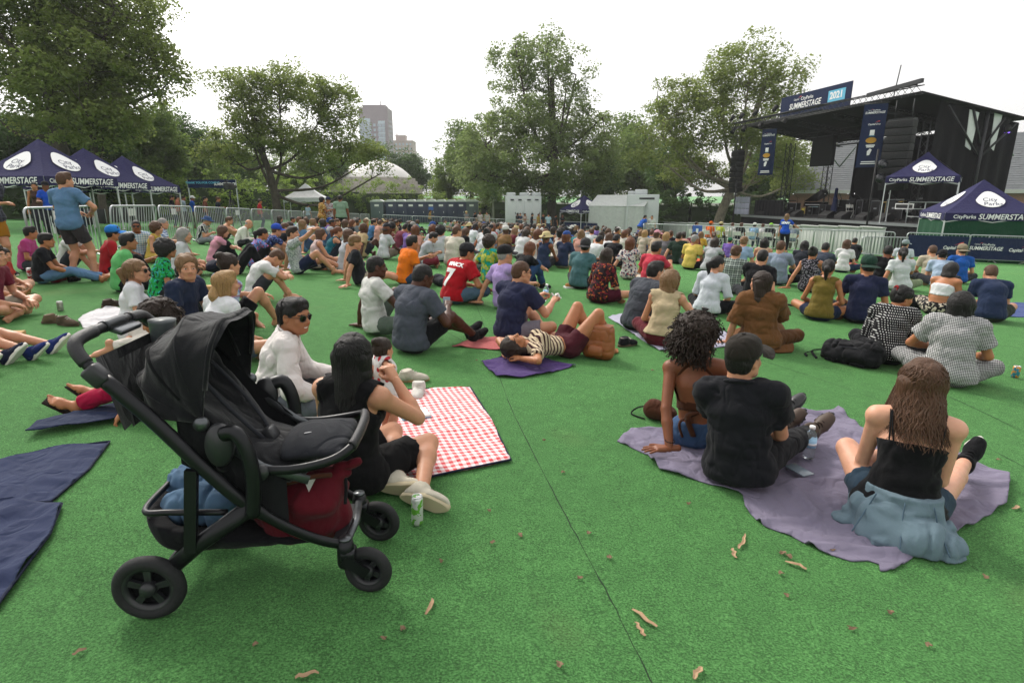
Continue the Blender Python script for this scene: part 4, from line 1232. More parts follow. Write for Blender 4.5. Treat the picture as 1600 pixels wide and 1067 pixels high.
# ------------------------------------------------------------------ crowd barriers
GALV = plain('galvanised_steel', (.42, .44, .45), .38, .85, var=.2, scale=4)
NAVY_CLOTH = fabric('#1d2b4c', name='navy_banner'); NAVY_TENT = fabric('#2b2a52', name='navy_tent')
ORD = ('first second third fourth fifth sixth seventh eighth ninth tenth eleventh twelfth thirteenth fourteenth fifteenth sixteenth seventeenth'.split())
def barrier_meshes():
 f = MB(); W, H_, r = 2.3, 1.08, .1
 pts = [(-W / 2, 0, .1)] + arc((-W / 2 + r, 0, H_ - r), r, math.pi, math.pi / 2, 5) + arc((W / 2 - r, 0, H_ - r), r, math.pi / 2, 0, 5) + [(W / 2, 0, .1)]
 f.tube(pts, .021, 8); f.tube([(-W / 2, 0, .16), (W / 2, 0, .16)], .019, 8)
 fr = f.mesh('frame'); b = MB()
 for i in range(1, 17): x = -W / 2 + W * i / 17; b.tube([(x, 0, .16), (x, 0, H_ - .01)], .0085, 5, cap=False)
 g = MB(); g.tube([(0, -.3, .02), (0, -.2, .05), (0, 0, .11), (0, .2, .05), (0, .3, .02)], .018, 6); g.tube([(0, 0, .1), (0, 0, .2)], .02, 6)
 return fr, b.mesh('bars'), g.mesh('foot')
BAR_ME = barrier_meshes()
def barrier(a, b, label, group, lean=0.0, sign=None, banner=None, fy=0.0):
 a = Vector(a); b = Vector(b); c = (a + b) / 2; d = b - a
 o = empty('crowd_barrier'); M = face_M((0, 0, 0), d.normalized(), (0, 0, 1)); x = d.normalized(); y = Vector((0, 0, 1)).cross(x).normalized(); z = x.cross(y)
 MM = Matrix((x, y, z)).transposed().to_4x4() @ Matrix.Rotation(lean, 4, 'X'); MM.translation = Vector((c.x, c.y, gz(c.x, c.y))); o.matrix_world = MM
 tag(o, label, 'barrier', group)
 obj('frame', BAR_ME[0], GALV, o); q = obj('bars', BAR_ME[1], GALV, o); q['kind'] = 'stuff'
 for s_ in (-.85, .85): obj('foot', BAR_ME[2], GALV, o, (s_, 0, 0))
 if sign:
  MB().box((sign, -.03, .93), (.34, .012, .17)).build('sign_plate', smat('sign_white', (.75, .73, .72), .5), o)
  T('NATIONAL', .07, o, face_M((sign, -.04, .93), (1, 0, 0), (0, -1, 0)), INK_R, bold=.002)
 if banner is not None:
  def fn(u, v): return Vector((-1.1 + 2.2 * u, -.028 + .008 * math.sin(u * 17 + v * 5) * v * (1 - v) * 3, .17 + .83 * v))
  cl = MB().grid(fn, 24, 8).build('banner', NAVY_CLOTH, o)
  bo = empty_child('print', cl)
  if 's' in banner: summerstage(cl, face_M((-.55, -.05, .58), (1, 0, 0), (0, -1, 0)), .56)
  if 'c' in banner: capital_one(cl, face_M((.55, -.05, .56), (1, 0, 0), (0, -1, 0)), .5)
 return o
def empty_child(name, parent): return None
def build_barriers():
 # along the left edge, running away from the camera
 pts = [Vector((-8.55, 10.0, 0)), Vector((-9.9, 18.0, 0)), Vector((-10.9, 30, 0)), Vector((-10.6, 43, 0))]
 i = 0; names = ['nearest one, behind the boy in black at left', 'second one, leaning', 'third from the left edge', 'fourth from the left edge']
 for s_ in range(len(pts) - 1):
  a, b = pts[s_], pts[s_ + 1]; n = max(1, round((b - a).length / 2.42))
  for k in range(n):
   p = a.lerp(b, k / n); q = a.lerp(b, (k + .96) / n)
   for w in (p, q): w.z = gz(w.x, w.y)
   lab = 'steel crowd barrier along the left edge, ' + names[i] if i < 4 else 'steel crowd barrier in the receding left row, %s from the camera' % ORD[i]
   barrier(q, p, lab, 'barriers along the left edge', R(-6) if i in (1,) else 0, sign=.1 if i in (0, 1, 2, 4) else None); i += 1
 a, b = Vector((-14.6, 11.6, 0)), Vector((-9.0, 10.2, 0))
 barrier(gpt(-11.2, 10.6), gpt(-8.95, 9.9), 'steel crowd barrier at the left picture edge beside the man with folded arms', 'barriers along the left edge', sign=.3)
 # far side
 a, b = Vector((-10.2, 45.5, 0)), Vector((1.0, 48.5, 0))
 for k in range(5):
  p = a.lerp(b, k / 5); q = a.lerp(b, (k + .94) / 5); barrier(gpt(p.x, p.y), gpt(q.x, q.y), 'steel crowd barrier of the far row by the portable toilets, %s from left' % ORD[k], 'far row of barriers')
 # pen in front of the stage
 a, b = Vector((7.2, 30.2, 0)), Vector((15.4, 23.0, 0))
 lb = ['at the left corner of the seating pen', 'with the blue notice, second of the pen', 'third along the front of the seating pen', 'in front of the staff woman', 'right of the staff woman']
 for k in range(5):
  p = a.lerp(b, k / 5); q = a.lerp(b, (k + .95) / 5)
  o = barrier(gpt(p.x, p.y), gpt(q.x, q.y), 'steel crowd barrier ' + lb[k], 'barriers round the seating pen')
  if k == 1:
   n_ = MB().box((-.55, -.03, .78), (.5, .012, .62)).build('notice', smat('notice_blue', (.03, .10, .40), .5), o); MB().box((-.55, -.038, .82), (.12, .004, .22)).box((-.55, -.038, .58), (.34, .004, .05)).build('notice_print', INK_W, n_)
 barrier(gpt(7.0, 30.6), gpt(7.9, 32.7), 'steel crowd barrier closing the left side of the seating pen', 'barriers round the seating pen')
 barrier(gpt(13.4, 24.9), gpt(15.1, 24.2), 'steel crowd barrier leaning inside the pen beside the stack', 'barriers round the seating pen')
 # stack of folded barriers
 o = empty('barrier_stack', gpt(15.9, 24.0), R(-20)); tag(o, 'low stack of folded grey barriers beside the banner barriers', 'barrier stack')
 for k in range(4):
  f = obj('frame', BAR_ME[0], GALV, o, (0, k * .06, 0)); f.scale = (.86, 1, .8); q = obj('bars', BAR_ME[1], GALV, f); q['kind'] = 'stuff'
 a = Vector((15.7, 22.5, 0)); dd = [(1.95, -.25), (2.25, -.55), (2.3, -.35), (2.3, -.3)]; p = a
 lb = [('c', 'navy banner barrier with bank name only, left of the banner row'), ('sc', 'navy banner barrier with event and bank names, middle of the row'), ('sc', 'navy banner barrier cut by the right picture edge')]
 for k in range(3):
  q = p + Vector((*dd[k], 0)); barrier(gpt(p.x, p.y), gpt(q.x, q.y), lb[k][1], 'banner barriers at the right', banner=lb[k][0]); p = q + Vector((.12, -.02, 0))
 barrier(gpt(19.2, 23.0), gpt(21.4, 22.5), 'bare steel barrier behind the banner barriers at the right edge', 'banner barriers at the right')
 for k, (u0, Y) in enumerate(((886, 49.5), (922, 49), (956, 48.5))):
  q = at(u0, 330, Y); barrier(gpt(q.x, Y), gpt(q.x + 1.75, Y - .15), ['navy banner barrier under the middle tent, left one', 'navy banner barrier under the middle tent, centre one', 'navy banner barrier left of the white trailer'][k], 'banner barriers under the middle tent', banner='s')
 for k, u0 in enumerate((1006, 1022)):
  q = at(u0, 330, 36); barrier(gpt(q.x, 36), gpt(q.x + .6, 35.8), ['short navy barrier beside the leaning staff, left', 'short navy barrier beside the leaning staff, right'][k], 'short navy barriers').scale = (.27, 1, 1)
build_barriers()

# ------------------------------------------------------------------ tents
def tent(label, c, rz, w=3.0, eave=2.05, peak=1.35, mat=None, prints=True, wall=None, base_z=None, d=None):
 d = d or w; z0 = gz(c[0], c[1]) if base_z is None else base_z
 o = empty('canopy_tent', (c[0], c[1], z0), rz); tag(o, label, 'tent', 'canopy tents')
 mat = mat or NAVY_TENT; x, y = w / 2, d / 2; val = .3
 cs = [Vector((-x, -y, eave)), Vector((x, -y, eave)), Vector((x, y, eave)), Vector((-x, y, eave))]; ap = Vector((0, 0, eave + peak))
 m = MB(); ns = 8
 for i in range(4):                                   # each roof side sags a little between its ribs
  a, b = cs[i], cs[(i + 1) % 4]
  def fn(u, v, a=a, b=b):
   p = a.lerp(b, u).lerp(ap, v); p.z -= .09 * math.sin(math.pi * v) * (1 - .2 * v) + .05 * math.sin(math.pi * u) * (1 - v) * v; return p
  m.grid(fn, ns, ns)
 ro = m.build('roof', mat, o)
 m = MB()
 for i in range(4):
  a, b = cs[i] * 1.0, cs[(i + 1) % 4] * 1.0; out = Vector(((a + b) / 2).xy.to_3d()).normalized() * .012
  m.grid(lambda u, v, a=a, b=b, out=out: a.lerp(b, u) + out + Vector((0, 0, -val * v)) + out * .8 * math.sin(u * 14) * v, 12, 2)
 m.build('valance', mat, o)
 leg_m = plain('white_tent_leg', (.62, .63, .64), .35, .3)
 for q in cs:
  MB().box((q.x * .985, q.y * .985, eave / 2), (.045, .045, eave)).box((q.x * .985, q.y * .985, .01), (.12, .12, .02)).build('leg', leg_m, o)
 t = MB()
 for i in range(4):
  a, b = cs[i] * .985, cs[(i + 1) % 4] * .985
  for s_ in range(2):
   p = a.lerp(b, s_ * .5); q = a.lerp(b, s_ * .5 + .5); t.bar(p + Vector((0, 0, -.06)), q + Vector((0, 0, -.34)), .02, .03); t.bar(p + Vector((0, 0, -.34)), q + Vector((0, 0, -.06)), .02, .03)
  t.bar(a + Vector((0, 0, -.05)), ap + Vector((0, 0, -.12)), .025, .025)
 t.build('truss', leg_m, o)
 if prints:
  for i in range(4):
   a, b = cs[i], cs[(i + 1) % 4]; xd = (b - a).normalized(); mid = (a + b) / 2; outn = Vector((mid.x, mid.y, 0)).normalized(); up = (ap - mid).normalized(); fn_ = xd.cross(up).normalized()
   if fn_.z < 0: fn_ = -fn_
   vm = face_M(mid + outn * .035 + Vector((0, 0, -val * .52)), xd, outn)
   T('SUMMERSTAGE', .3, o, vm @ Matrix.Translation((.38, 0, .004)), bold=.006, shear=.16, wide=.88, space=1.0); T('CityParks', .2, o, vm @ Matrix.Translation((-.98, 0, .004)), bold=.003)
   lm = face_M(mid.lerp(ap, .40) + fn_ * .035 + Vector((0, 0, -.06)), xd, fn_); leaf = MB()
   pts = []
   for k in range(24):
    q = 2 * math.pi * k / 24; r_ = .46 * (1 + .28 * max(0, math.sin(q)) ** 3); pts.append((r_ * 1.08 * math.cos(q) * (1 - .35 * max(0, math.sin(q))), r_ * math.sin(q) * .95, 0))
   leaf.add(pts, [tuple(range(24))]); lo = leaf.build('leaf_emblem', INK_W, o); lo.matrix_local = lm
   T('City', .3, lo, Matrix.Translation((-.02, .02, .006)), INK_NAVY, shear=.1); T('Parks', .3, lo, Matrix.Translation((.06, -.24, .006)), INK_NAVY, shear=.1)
 if wall is not None:
  m = MB()
  for i in (0, 1, 3):
   a, b = cs[i] * .99, cs[(i + 1) % 4] * .99; outn = Vector(((a + b) / 2).xy.to_3d()).normalized()
   def fn(u, v, a=a, b=b, outn=outn):
    p = a.lerp(b, u); p.z = .03 + (eave - .15) * (1 - v) - .12 * math.sin(math.pi * u) * (1 - v); return p + outn * (.03 * math.sin(u * 23 + 2 * v) * (.3 + v) - .02)
   m.grid(fn, 36, 8)
  m.build('side_wall', wall, o)
 return o
def build_tents():
 for k, (u, Y, lab) in enumerate([(76, 21.6, 'navy canopy tent with white lettering, nearest of the three at left'), (142, 24.4, 'navy canopy tent with white lettering, middle of the three at left'), (200, 27.4, 'navy canopy tent with white lettering, farthest of the three at left')]):
  q = at(u, 300, Y); tent(lab, (q.x, q.y), R(-8), w=3.05, eave=1.95, peak=1.35)
 q = at(478, 300, 46); tent('plain white canopy tent behind the standing group at left', (q.x, 46), R(12), mat=fabric('#e4e6ea', name='white_tent'), prints=False, eave=2.2, peak=1.1)
 q = at(913, 300, 51); tent('small navy canopy tent in front of the big middle tree', (q.x, 51), R(32), eave=2.15, peak=1.2)
 q = at(1444, 300, 30.2); tent('navy canopy tent standing on the right end of the stage deck', (q.x, 30.4), R(-38), w=3.05, base_z=.16, eave=2.35, peak=1.25)
 q = at(1540, 300, 24.6); tent('navy canopy tent with dark green side walls at the right edge', (q.x, 24.8), R(-20), w=3.3, eave=2.05, peak=1.35, wall=fabric('#15472f', name='green_tent_wall'))
build_tents()
def build_left_kit():
 """tables, cases and stands under the left tents"""
 blk = plain('case_black', '#17181a', .6)
 q = at(60, 300, 22.2); o = empty('backdrop_sheet', gpt(q.x, q.y), R(-26)); tag(o, 'dark blue sheet hung at the back of the nearest left tent', 'sheet')
 MB().grid(lambda u, v: Vector((-1.4 + 2.8 * u, .8 + .03 * math.sin(u * 30), .1 + 1.8 * v)), 30, 4).build('sheet', fabric('#16324a'), o)
 for k, (u, v, w, h_) in enumerate([(170, 352, .9, .75), (205, 350, 1.1, .9), (232, 348, .8, 1.0), (150, 356, .8, .6), (258, 346, .9, .8)]):
  c = gp(u, v); o = empty('equipment_case', gpt(c.x - 1.4, c.y + 1.0), R(-20)); tag(o, ['black flight case under the middle left tent', 'wide black flight case behind the left barriers', 'tall black case below the farthest left tent', 'low black case beside the standing man', 'black case at the end of the left tents'][k], 'case', 'cases under the left tents')
  MB().box((0, 0, h_ / 2 + .06), (w, .6, h_), bev=.02).build('box', blk, o); m = MB()
  for sx in (-1, 1):
   for sy in (-1, 1):
    for zz in (.06, .06 + h_): m.tube([(sx * w / 2, sy * .3, zz), (sx * w / 2, sy * .3, zz + (.001 if zz > .1 else .001))], .03, 6)
    m.box((sx * w / 2, sy * .3, .06 + h_ / 2), (.03, .03, h_))
  m.build('corner_edges', GALV, o)
  m = MB(); [m.tube([(sx * w * .4, sy * .22 - .02, .03), (sx * w * .4, sy * .22 + .02, .03)], .035, 8) for sx in (-1, 1) for sy in (-1, 1)]; m.build('casters', blk, o)
 c = gpt(-10.9, 22.5); o = empty('camera_tripod', c); tag(o, 'black video camera on tall tripod below the left tents', 'tripod')
 m = MB(); [m.tube([(0, 0, 1.5), (.45 * math.cos(a), .45 * math.sin(a), 0)], .02, 6) for a in (0, 2.1, 4.2)]; m.tube([(0, 0, 1.4), (0, 0, 1.75)], .035, 8); m.build('legs', blk, o)
 MB().box((0, 0, 1.9), (.22, .5, .26), bev=.03).tube([(0, .25, 1.9), (0, .5, 1.9)], .07, 10).box((0, -.2, 2.08), (.05, .2, .06)).build('camera_body', blk, o)
 # banner above the hedge
 Y = 36.0; a = at(293, 281, Y); b = at(368, 281, Y); zt = a.z; zb = at(293, 294, Y).z
 o = empty('hanging_banner', (a.x, Y, gz(a.x, Y))); tag(o, 'long navy banner stretched on poles above the left hedge', 'banner'); z0 = gz(a.x, Y); W = b.x - a.x
 MB().box((0, 0, (zt - z0) / 2), (.06, .06, zt - z0)).build('pole', GALV, o); MB().box((W, 0, (zt - z0) / 2), (.06, .06, zt - z0)).build('pole', GALV, o)
 MB().grid(lambda u, v: Vector((W * u, -.04 + .02 * math.sin(u * 11), zb - z0 + (zt - zb) * v)), 20, 3).build('sheet', NAVY_CLOTH, o)
 T('THANK YOU FOR COMING', .17, o, face_M((W * .32, -.09, (zt + zb) / 2 - z0 + .06), (1, 0, 0), (0, -1, 0)), INK_B, bold=.004); T('SUMMERSTAGE', .22, o, face_M((W * .78, -.09, (zt + zb) / 2 - z0 - .02), (1, 0, 0), (0, -1, 0)), bold=.006, shear=.15, wide=.9)
build_left_kit()
# ------------------------------------------------------------------ portable toilets and trailers
def build_toilets():
 navy = plain('toilet_navy', '#27304a', .45, scale=2); grey = plain('toilet_grey', '#4f5b60', .45, scale=2); wh = plain('toilet_roof_white', '#c9cccb', .5)
 def unit(body_m, wide=1.1):
  o = empty('portable_toilet')
  MB().box((0, 0, 1.05), (wide, 1.1, 2.1), bev=.03).build('body', body_m, o)
  MB().box((0, -.565, 1.0), (.66, .03, 1.85), bev=.01).build('door', body_m, o)
  MB().box((0, -.59, 1.72), (.44, .012, .2)).build('door_sign', smat('sign_white', (.75, .73, .72), .5), o); MB().box((.26, -.6, 1.05), (.04, .04, .16)).build('handle', wh, o)
  m = MB(); prof = [(-wide / 2 - .04, 2.08), (wide / 2 + .04, 2.08), (wide / 2 + .02, 2.17), (wide * .36, 2.22), (wide * .26, 2.3), (-wide * .26, 2.3), (-wide * .36, 2.22), (-wide / 2 - .02, 2.17)]
  m.prism(prof, 1.2, Matrix.Translation((0, .6, 0)) @ Matrix.Rotation(R(90), 4, 'X')); m.build('roof', wh, o)
  m = MB(); [m.box((x, -.56, 1.9), (.16, .02, .1)) for x in (-.43, .43)]; [m.box((x, -.56, .35), (.02, .02, .5)) for x in (-.42, -.38, .38, .42)]; m.build('vent', body_m, o); return o
 a = unit(navy); g = unit(grey, 1.3)
 Y = 60.; us = [592, 611.5, 627.5, 643.5, 660, 676, 692, 708, 724, 736]; n = 0
 seq = [(g, 590)] + [(a, 611.5 + 15.6 * i) for i in range(8)] + [(g, 737)]
 used = set(); lbs = ['grey wide portable toilet at the left end of the row'] + ['navy portable toilet with white roof, %s from the left of the row' % w for w in ('second', 'third', 'fourth', 'fifth', 'sixth', 'seventh', 'eighth', 'ninth')] + ['grey wide portable toilet at the right end of the row']
 for i, (p, u) in enumerate(seq):
  o = p if p not in used else copy_tree(p); used.add(p); q = at(u, 312, Y); o.location = (q.x, Y + .02 * i, q.z - 2.3); tag(o, lbs[i], 'portable toilet', 'row of portable toilets')
  if i == 5: MB().box((0, -.6, 1.4), (.5, .012, .34)).build('blue_notice', smat('notice_blue', (.03, .10, .40), .5), o)
build_toilets()
def build_trailers():
 wh = plain('trailer_white', '#c3c8c8', .5, scale=1.5, var=.06); dk = plain('trailer_dark', '#2a2c2e', .6)
 Y = 52.; a = at(790, 306, Y); b = at(845, 306, Y); z0 = gz(a.x, Y); W = b.x - a.x; H_ = a.z - z0
 o = empty('toilet_trailer', ((a.x + b.x) / 2, Y + 1.2, z0), R(4)); tag(o, 'white restroom trailer with doors behind the crowd, left of the middle tree trunk', 'trailer')
 MB().box((0, 0, H_ / 2 + .2), (W, 2.4, H_ - .4), bev=.06).build('body', wh, o)
 for x in (-.34, -.12, .14, .36):
  d = MB().box((x * W, -1.215, H_ / 2), (.75, .04, H_ * .72), bev=.01).build('door', wh, o); MB().box((x * W + .28, -1.25, H_ / 2), (.05, .04, .2)).build('handle', dk, d); MB().box((x * W, -1.26, H_ - .35), (.3, .12, .1)).build('lamp', dk, o)
 m = MB(); [m.box((x, 0, H_ + .14), (.8, .8, .3), bev=.08) for x in (-1.1, 0.1, 1.2)]; m.build('roof_units', wh, o)
 for s_ in (-.5, .5): MB().tube([(s_, -1.15, .3), (s_, -1.3, .3)], .3, 16).build('wheel', dk, o)
 Y = 47.; a = at(988, 304, Y); b = at(1037, 304, Y); z0 = gz(a.x, Y); W = b.x - a.x; H_ = a.z - z0
 o = empty('office_trailer', ((a.x + b.x) / 2, Y + 1.5, z0), R(-14)); tag(o, 'tall white box trailer right of the white tent wing', 'trailer')
 MB().box((0, 0, H_ / 2), (W, 3.2, H_), bev=.05).build('body', wh, o); m = MB(); m.box((-.2, -.4, H_ + .2), (1.0, .8, .4), bev=.06); m.box((-1.0, .2, H_ + .14), (.6, .6, .28), bev=.06); m.build('air_conditioner', wh, o)
 MB().box((.3, -1.62, H_ - .32), (1.2, .03, .14)).build('vent_grille', dk, o); MB().box((-.3, -1.62, 1.15), (.9, .04, 2.1), bev=.01).build('door', wh, o)
 m = MB(); [m.box((s_ * (W / 2 - .02), -1.6, H_ / 2), (.06, .05, H_ * .98)) for s_ in (-1, 1)]; m.build('corner_posts', wh, o)
 # white frame tent in front of it
 a = at(930, 306, 52); b = at(990, 306, 48); z0 = gz(a.x, 50); o = empty('frame_tent', (a.x, 50.6, z0), math.atan2(b.y - a.y, b.x - a.x) + R(20)); tag(o, 'long white frame tent between the middle tent and the white trailer', 'tent')
 L_ = (b - a).xy.length + .3; wt = fabric('#c9cdca', name='white_tent_side'); m = MB(); ez = 2.5; pz = 3.4
 pr = [(-1.5, ez), (0, pz), (1.5, ez), (1.42, ez - .02), (0, pz - .06), (-1.42, ez - .02)]
 m.prism(pr, L_, Matrix(((0, 0, 1, 0), (1, 0, 0, 0), (0, 1, 0, 0), (0, 0, 0, 1)))); m.build('roof', wt, o)
 MB().grid(lambda u, v: Vector((L_ * u, -1.46 + .03 * math.sin(u * 40), .03 + (ez - .05) * v)), 40, 4).build('side_wall', wt, o)
 for x in (.05, L_ / 3, 2 * L_ / 3, L_ - .05):
  for y in (-1.4, 1.4): MB().box((x, y, ez / 2), (.07, .07, ez)).build('leg', GALV, o)
build_trailers()
# ================================================================== the stage
SA = Vector((18.6, 45.0, .15)); SU = Vector((.204, -.979, 0)).normalized(); SW = Vector((SU.y * -1, SU.x, 0)) ; SW = Vector((.979, .204, 0)).normalized()
def build_stage():
 blk = plain('stage_black', '#141416', .75, scale=3); blk_cloth = fabric('#131316', name='black_scrim'); alu = plain('truss_metal', (.36, .37, .39), .4, .8); dkalu = plain('truss_black', '#232528', .5, .3)
 g0 = gz(SA.x, 40) - .12; z0 = g0
 M = Matrix((SU, SW, Vector((0, 0, 1)))).transposed().to_4x4(); M.translation = Vector((SA.x, SA.y, z0)); DZ = SA.z - z0
 o = empty('concert_stage'); o.matrix_world = M; tag(o, 'black roofed concert stage with truss, scrims and raised deck', 'stage')
 def P(u, w, z): return Vector((u, w, z + DZ))
 # deck: panels laid side by side, skirt in front
 k = 0
 for i in range(9):
  for j in range(4):
   MB().box(P(-.5 + 1.98 * (i + .5), -.4 + 2.1 * (j + .5), -.09), (1.965, 2.085, .18)).build('deck_panel', blk, o)
 MB().grid(lambda u, v: P(-.5 + 17.8 * u, -.46 + .05 * math.sin(u * 90) * (1 - v), -.06 - (DZ - .1) * (1 - v)), 120, 4).build('deck_skirt', blk_cloth, o)
 MB().grid(lambda u, v: P(17.36 + .03 * math.sin(u * 50), -.4 + 8.4 * u, -.06 - (DZ - .1) * (1 - v)), 40, 3).build('deck_skirt', blk_cloth, o)
 MB().box(P(8.4, -.5, -.09), (17.8, .04, .16)).build('deck_edge', alu, o)
 # roof: pitched sheet, front edge 7.35 above ground level here, falling to the back
 F0, F1 = 6.65, 5.55; L_ = 13.7; D = 6.5
 roof = MB()
 def rz_(u, w): return F0 + (F1 - F0) * (w / D) - .0
 top = [Vector((-.6, -.6, F0 - .0)), Vector((L_ + .5, -.6, F0)), Vector((L_ + .5, D, F1)), Vector((-.6, D, F1))]
 top = [Vector((p.x, p.y, p.z - z0)) for p in top]
 roof.add(top + [p + Vector((0, 0, .1)) for p in top], [(3, 2, 1, 0), (4, 5, 6, 7), (0, 1, 5, 4), (1, 2, 6, 5), (2, 3, 7, 6), (3, 0, 4, 7)]); roof.build('roof', blk_cloth, o)
 def truss(a, b, s_=.4, mat=None, name='truss', n=None):
  a = Vector(a); b = Vector(b); d = (b - a); n = n or max(3, int(d.length / s_)); up = Vector((0, 0, 1)) if abs(d.normalized().z) < .9 else Vector((1, 0, 0)); sd = d.cross(up).normalized(); up = sd.cross(d).normalized(); m = MB(); h_ = s_ / 2
  cr = [sd * x * h_ + up * y * h_ for x, y in ((-1, -1), (1, -1), (1, 1), (-1, 1))]
  for c in cr: m.tube([a + c, b + c], .028, 6)
  for i in range(n):
   p = a.lerp(b, i / n); q = a.lerp(b, (i + 1) / n)
   for j in range(4): m.tube([p + cr[j], q + cr[(j + 1) % 4]], .014, 4, cap=False)
  return m.build(name, mat or dkalu, o)
 W = lambda u, w, z: Vector((u, w, z - z0))
 truss(W(-1.8, -.85, F0 + .15), W(L_ + .6, -.85, F0 + .15), .42)
 truss(W(-1.2, -1.5, F0 + .1), W(L_ * .62, -1.5, F0 + .1), .3, name='light_truss')
 truss(W(-.4, 3.4, F0 - .75), W(L_ + .2, 3.4, F0 - .75), .35)
 truss(W(-.4, 5.6, F0 - 1.25), W(L_ + .2, 5.6, F0 - 1.25), .35)
 for u in (1.2, 4.6, 8.0, 11.4): truss(W(u, -.4, F0 - .3), W(u, D - .2, F1 - .25), .3)
 b = MB(); b.bar(W(L_ - 2.6, -1.0, F0 + .35), W(L_ + .9, -1.1, F0 + .5), .16, .2); b.build('roof_beam', dkalu, o)
 # legs
 for (u, w) in ((.6, 5.9), (L_ - .2, 6.1), (.6, 2.4), (L_ - .2, 1.0)):
  truss(W(u, w, z0 + .02), W(u, w, F0 - 1.25), .45, name='tower_leg')
 for u in (.6, L_ - .2): m = MB(); m.tube([W(u, 6.9, F0 - 2.9), W(u + (1.6 if u < 3 else -1.6), 6.9, F1 - .2)], .05, 6); m.tube([W(u, 6.9, F0 - 2.9), W(u, 4.9, F0 - 1.0)], .05, 6); m.build('knee_brace', alu, o)
 # scrims: back wall on the right half, whole right side
 MB().grid(lambda u, v: W(2.7 + (L_ - 2.6) * u, 6.3 + .04 * math.sin(u * 60), DZ + z0 + .05 + (F1 - .25 - (DZ + z0)) * v), 50, 4).build('back_scrim', blk_cloth, o)
 MB().grid(lambda u, v: W(L_ + .12 + .04 * math.sin(u * 40) + .4 * (1 - v) * 0, 1.0 + 5.4 * u, DZ + z0 + .05 + (F0 - 1.2 / D * (1.0 + 5.4 * u) - (DZ + z0) - .1) * v), 50, 4).build('side_scrim', blk_cloth, o)
 # braces and pale panels on the outside of the right wall
 br = MB()
 for (w0, z1, w1, z2) in ((1.4, F0 - .5, 3.9, F0 - 3.0), (6.0, F0 - 1.3, 4.1, F0 - 3.0), (3.0, F0 - .6, 4.0, F0 - 2.6), (5.2, F0 - 1.0, 4.1, F0 - 2.6)): br.tube([W(L_ + .3, w0, z1), W(L_ + .3, w1, z2)], .06, 6)
 br.tube([W(L_ + .32, 4.0, DZ + z0), W(L_ + .32, 4.0, F0 - .7)], .09, 8); br.build('side_brace', dkalu, o)
 pn = MB(); wt = plain('pale_panel', '#c6cac9', .6)
 for (w0, w1) in ((2.85, 3.5), (4.5, 5.05)):
  pn.add([W(L_ + .22, w0, F0 - .65), W(L_ + .22, w1, F0 - .8), W(L_ + .22, w1 - .1, F0 - 2.7), W(L_ + .22, w0 + .15, F0 - 2.5)], [(0, 1, 2, 3)]); pn.add([W(L_ + .25, w0, F0 - .65), W(L_ + .25, w1, F0 - .8), W(L_ + .25, w1 - .1, F0 - 2.7), W(L_ + .25, w0 + .15, F0 - 2.5)], [(3, 2, 1, 0)])
 pn.build('pale_panel', wt, o)
 MB().tube([W(L_ - 2.4, .5, F0), W(L_ - 2.2, .5, F0 + 1.9)], .03, 6).build('mast', dkalu, o)
 # sign on the roof
 s0, s1 = 2.6, 9.0; sg = empty('roof_sign'); sg.parent = None
 sg.matrix_world = M @ Matrix.Translation(W((s0 + s1) / 2, -.3, F0 + .12)); tag(sg, 'long navy sign with event name and year on the stage roof', 'sign')
 hs = 1.4
 MB().box((0, .06, hs / 2), (s1 - s0, .06, hs)).build('panel', NAVY_CLOTH, sg); m = MB(); [m.bar((x, .1, 0), (x, .9, -.2), .05, .05) for x in (-3, 0, 3)]; [m.bar((x, .12, 0), (x, .12, hs), .05, .05) for x in (-3, 0, 3)]; m.build('brackets', dkalu, sg)
 MB().box((2.05, .02, hs * .56), (1.4, .02, .66)).build('year_panel', INK_B, sg); T('2021', .55, sg, face_M((2.05, .0, hs * .56), (1, 0, 0), (0, -1, 0)), bold=.02)
 summerstage(sg, face_M((-.75, .0, hs * .46), (1, 0, 0), (0, -1, 0)), 1.5)
 # lamps on the front truss
 lamp = MB(); lamp.tube([(0, 0, 0), (0, 0, -.12)], .03, 6); lamp.tube([(0, .0, -.12), (0, -.12, -.3), (0, -.2, -.42)], [.13, .14, .17], 10); lm = lamp.mesh('lamp_body')
 for i, u in enumerate((-1.5, -.9, -.3, .5, 1.4, 2.4, 3.6, 5.0)):
  f = obj('spotlight', lm, blk, None); f.matrix_world = M @ Matrix.Translation(W(u, -1.5, F0 + (-.02 if i % 2 else .42))) @ Matrix.Rotation(R(180 if i % 2 == 0 else 0), 4, 'X'); tag(f, 'black spotlight on the front truss of the stage roof, %s from left' % ORD[i], 'spotlight', 'spotlights on the front truss')
 vio = smat('violet_lamp', (.1, .05, .6), .3, 0, Emission_Color=(.22, .10, 1.0), Emission_Strength=3.0)
 for i, (u, w, z) in enumerate(((5.6, 6.3, F0 - 1.62), (7.4, 6.3, F0 - 1.55), (L_ - .5, 2.6, F0 - 1.9), (L_ + .25, 5.6, F0 - 1.75))):
  f = empty('stage_lamp'); f.matrix_world = M @ Matrix.Translation(W(u, w, z)); tag(f, ['lit violet stage lamp, leftmost under the roof', 'lit violet stage lamp beside the black backdrop', 'lit violet stage lamp behind the right loudspeakers', 'lit violet stage lamp on the right side wall'][i], 'stage lamp', 'violet stage lamps')
  MB().lathe([(.15, 0), (.15, .25), (.06, .4)], 12).build('housing', blk, f); MB().lathe([(.0001, -.03), (.08, -.022), (.13, 0)], 12).build('lens', vio, f)
  MB().tube([(0, 0, .35), (0, 0, .6)], .02, 6).build('clamp', blk, f)
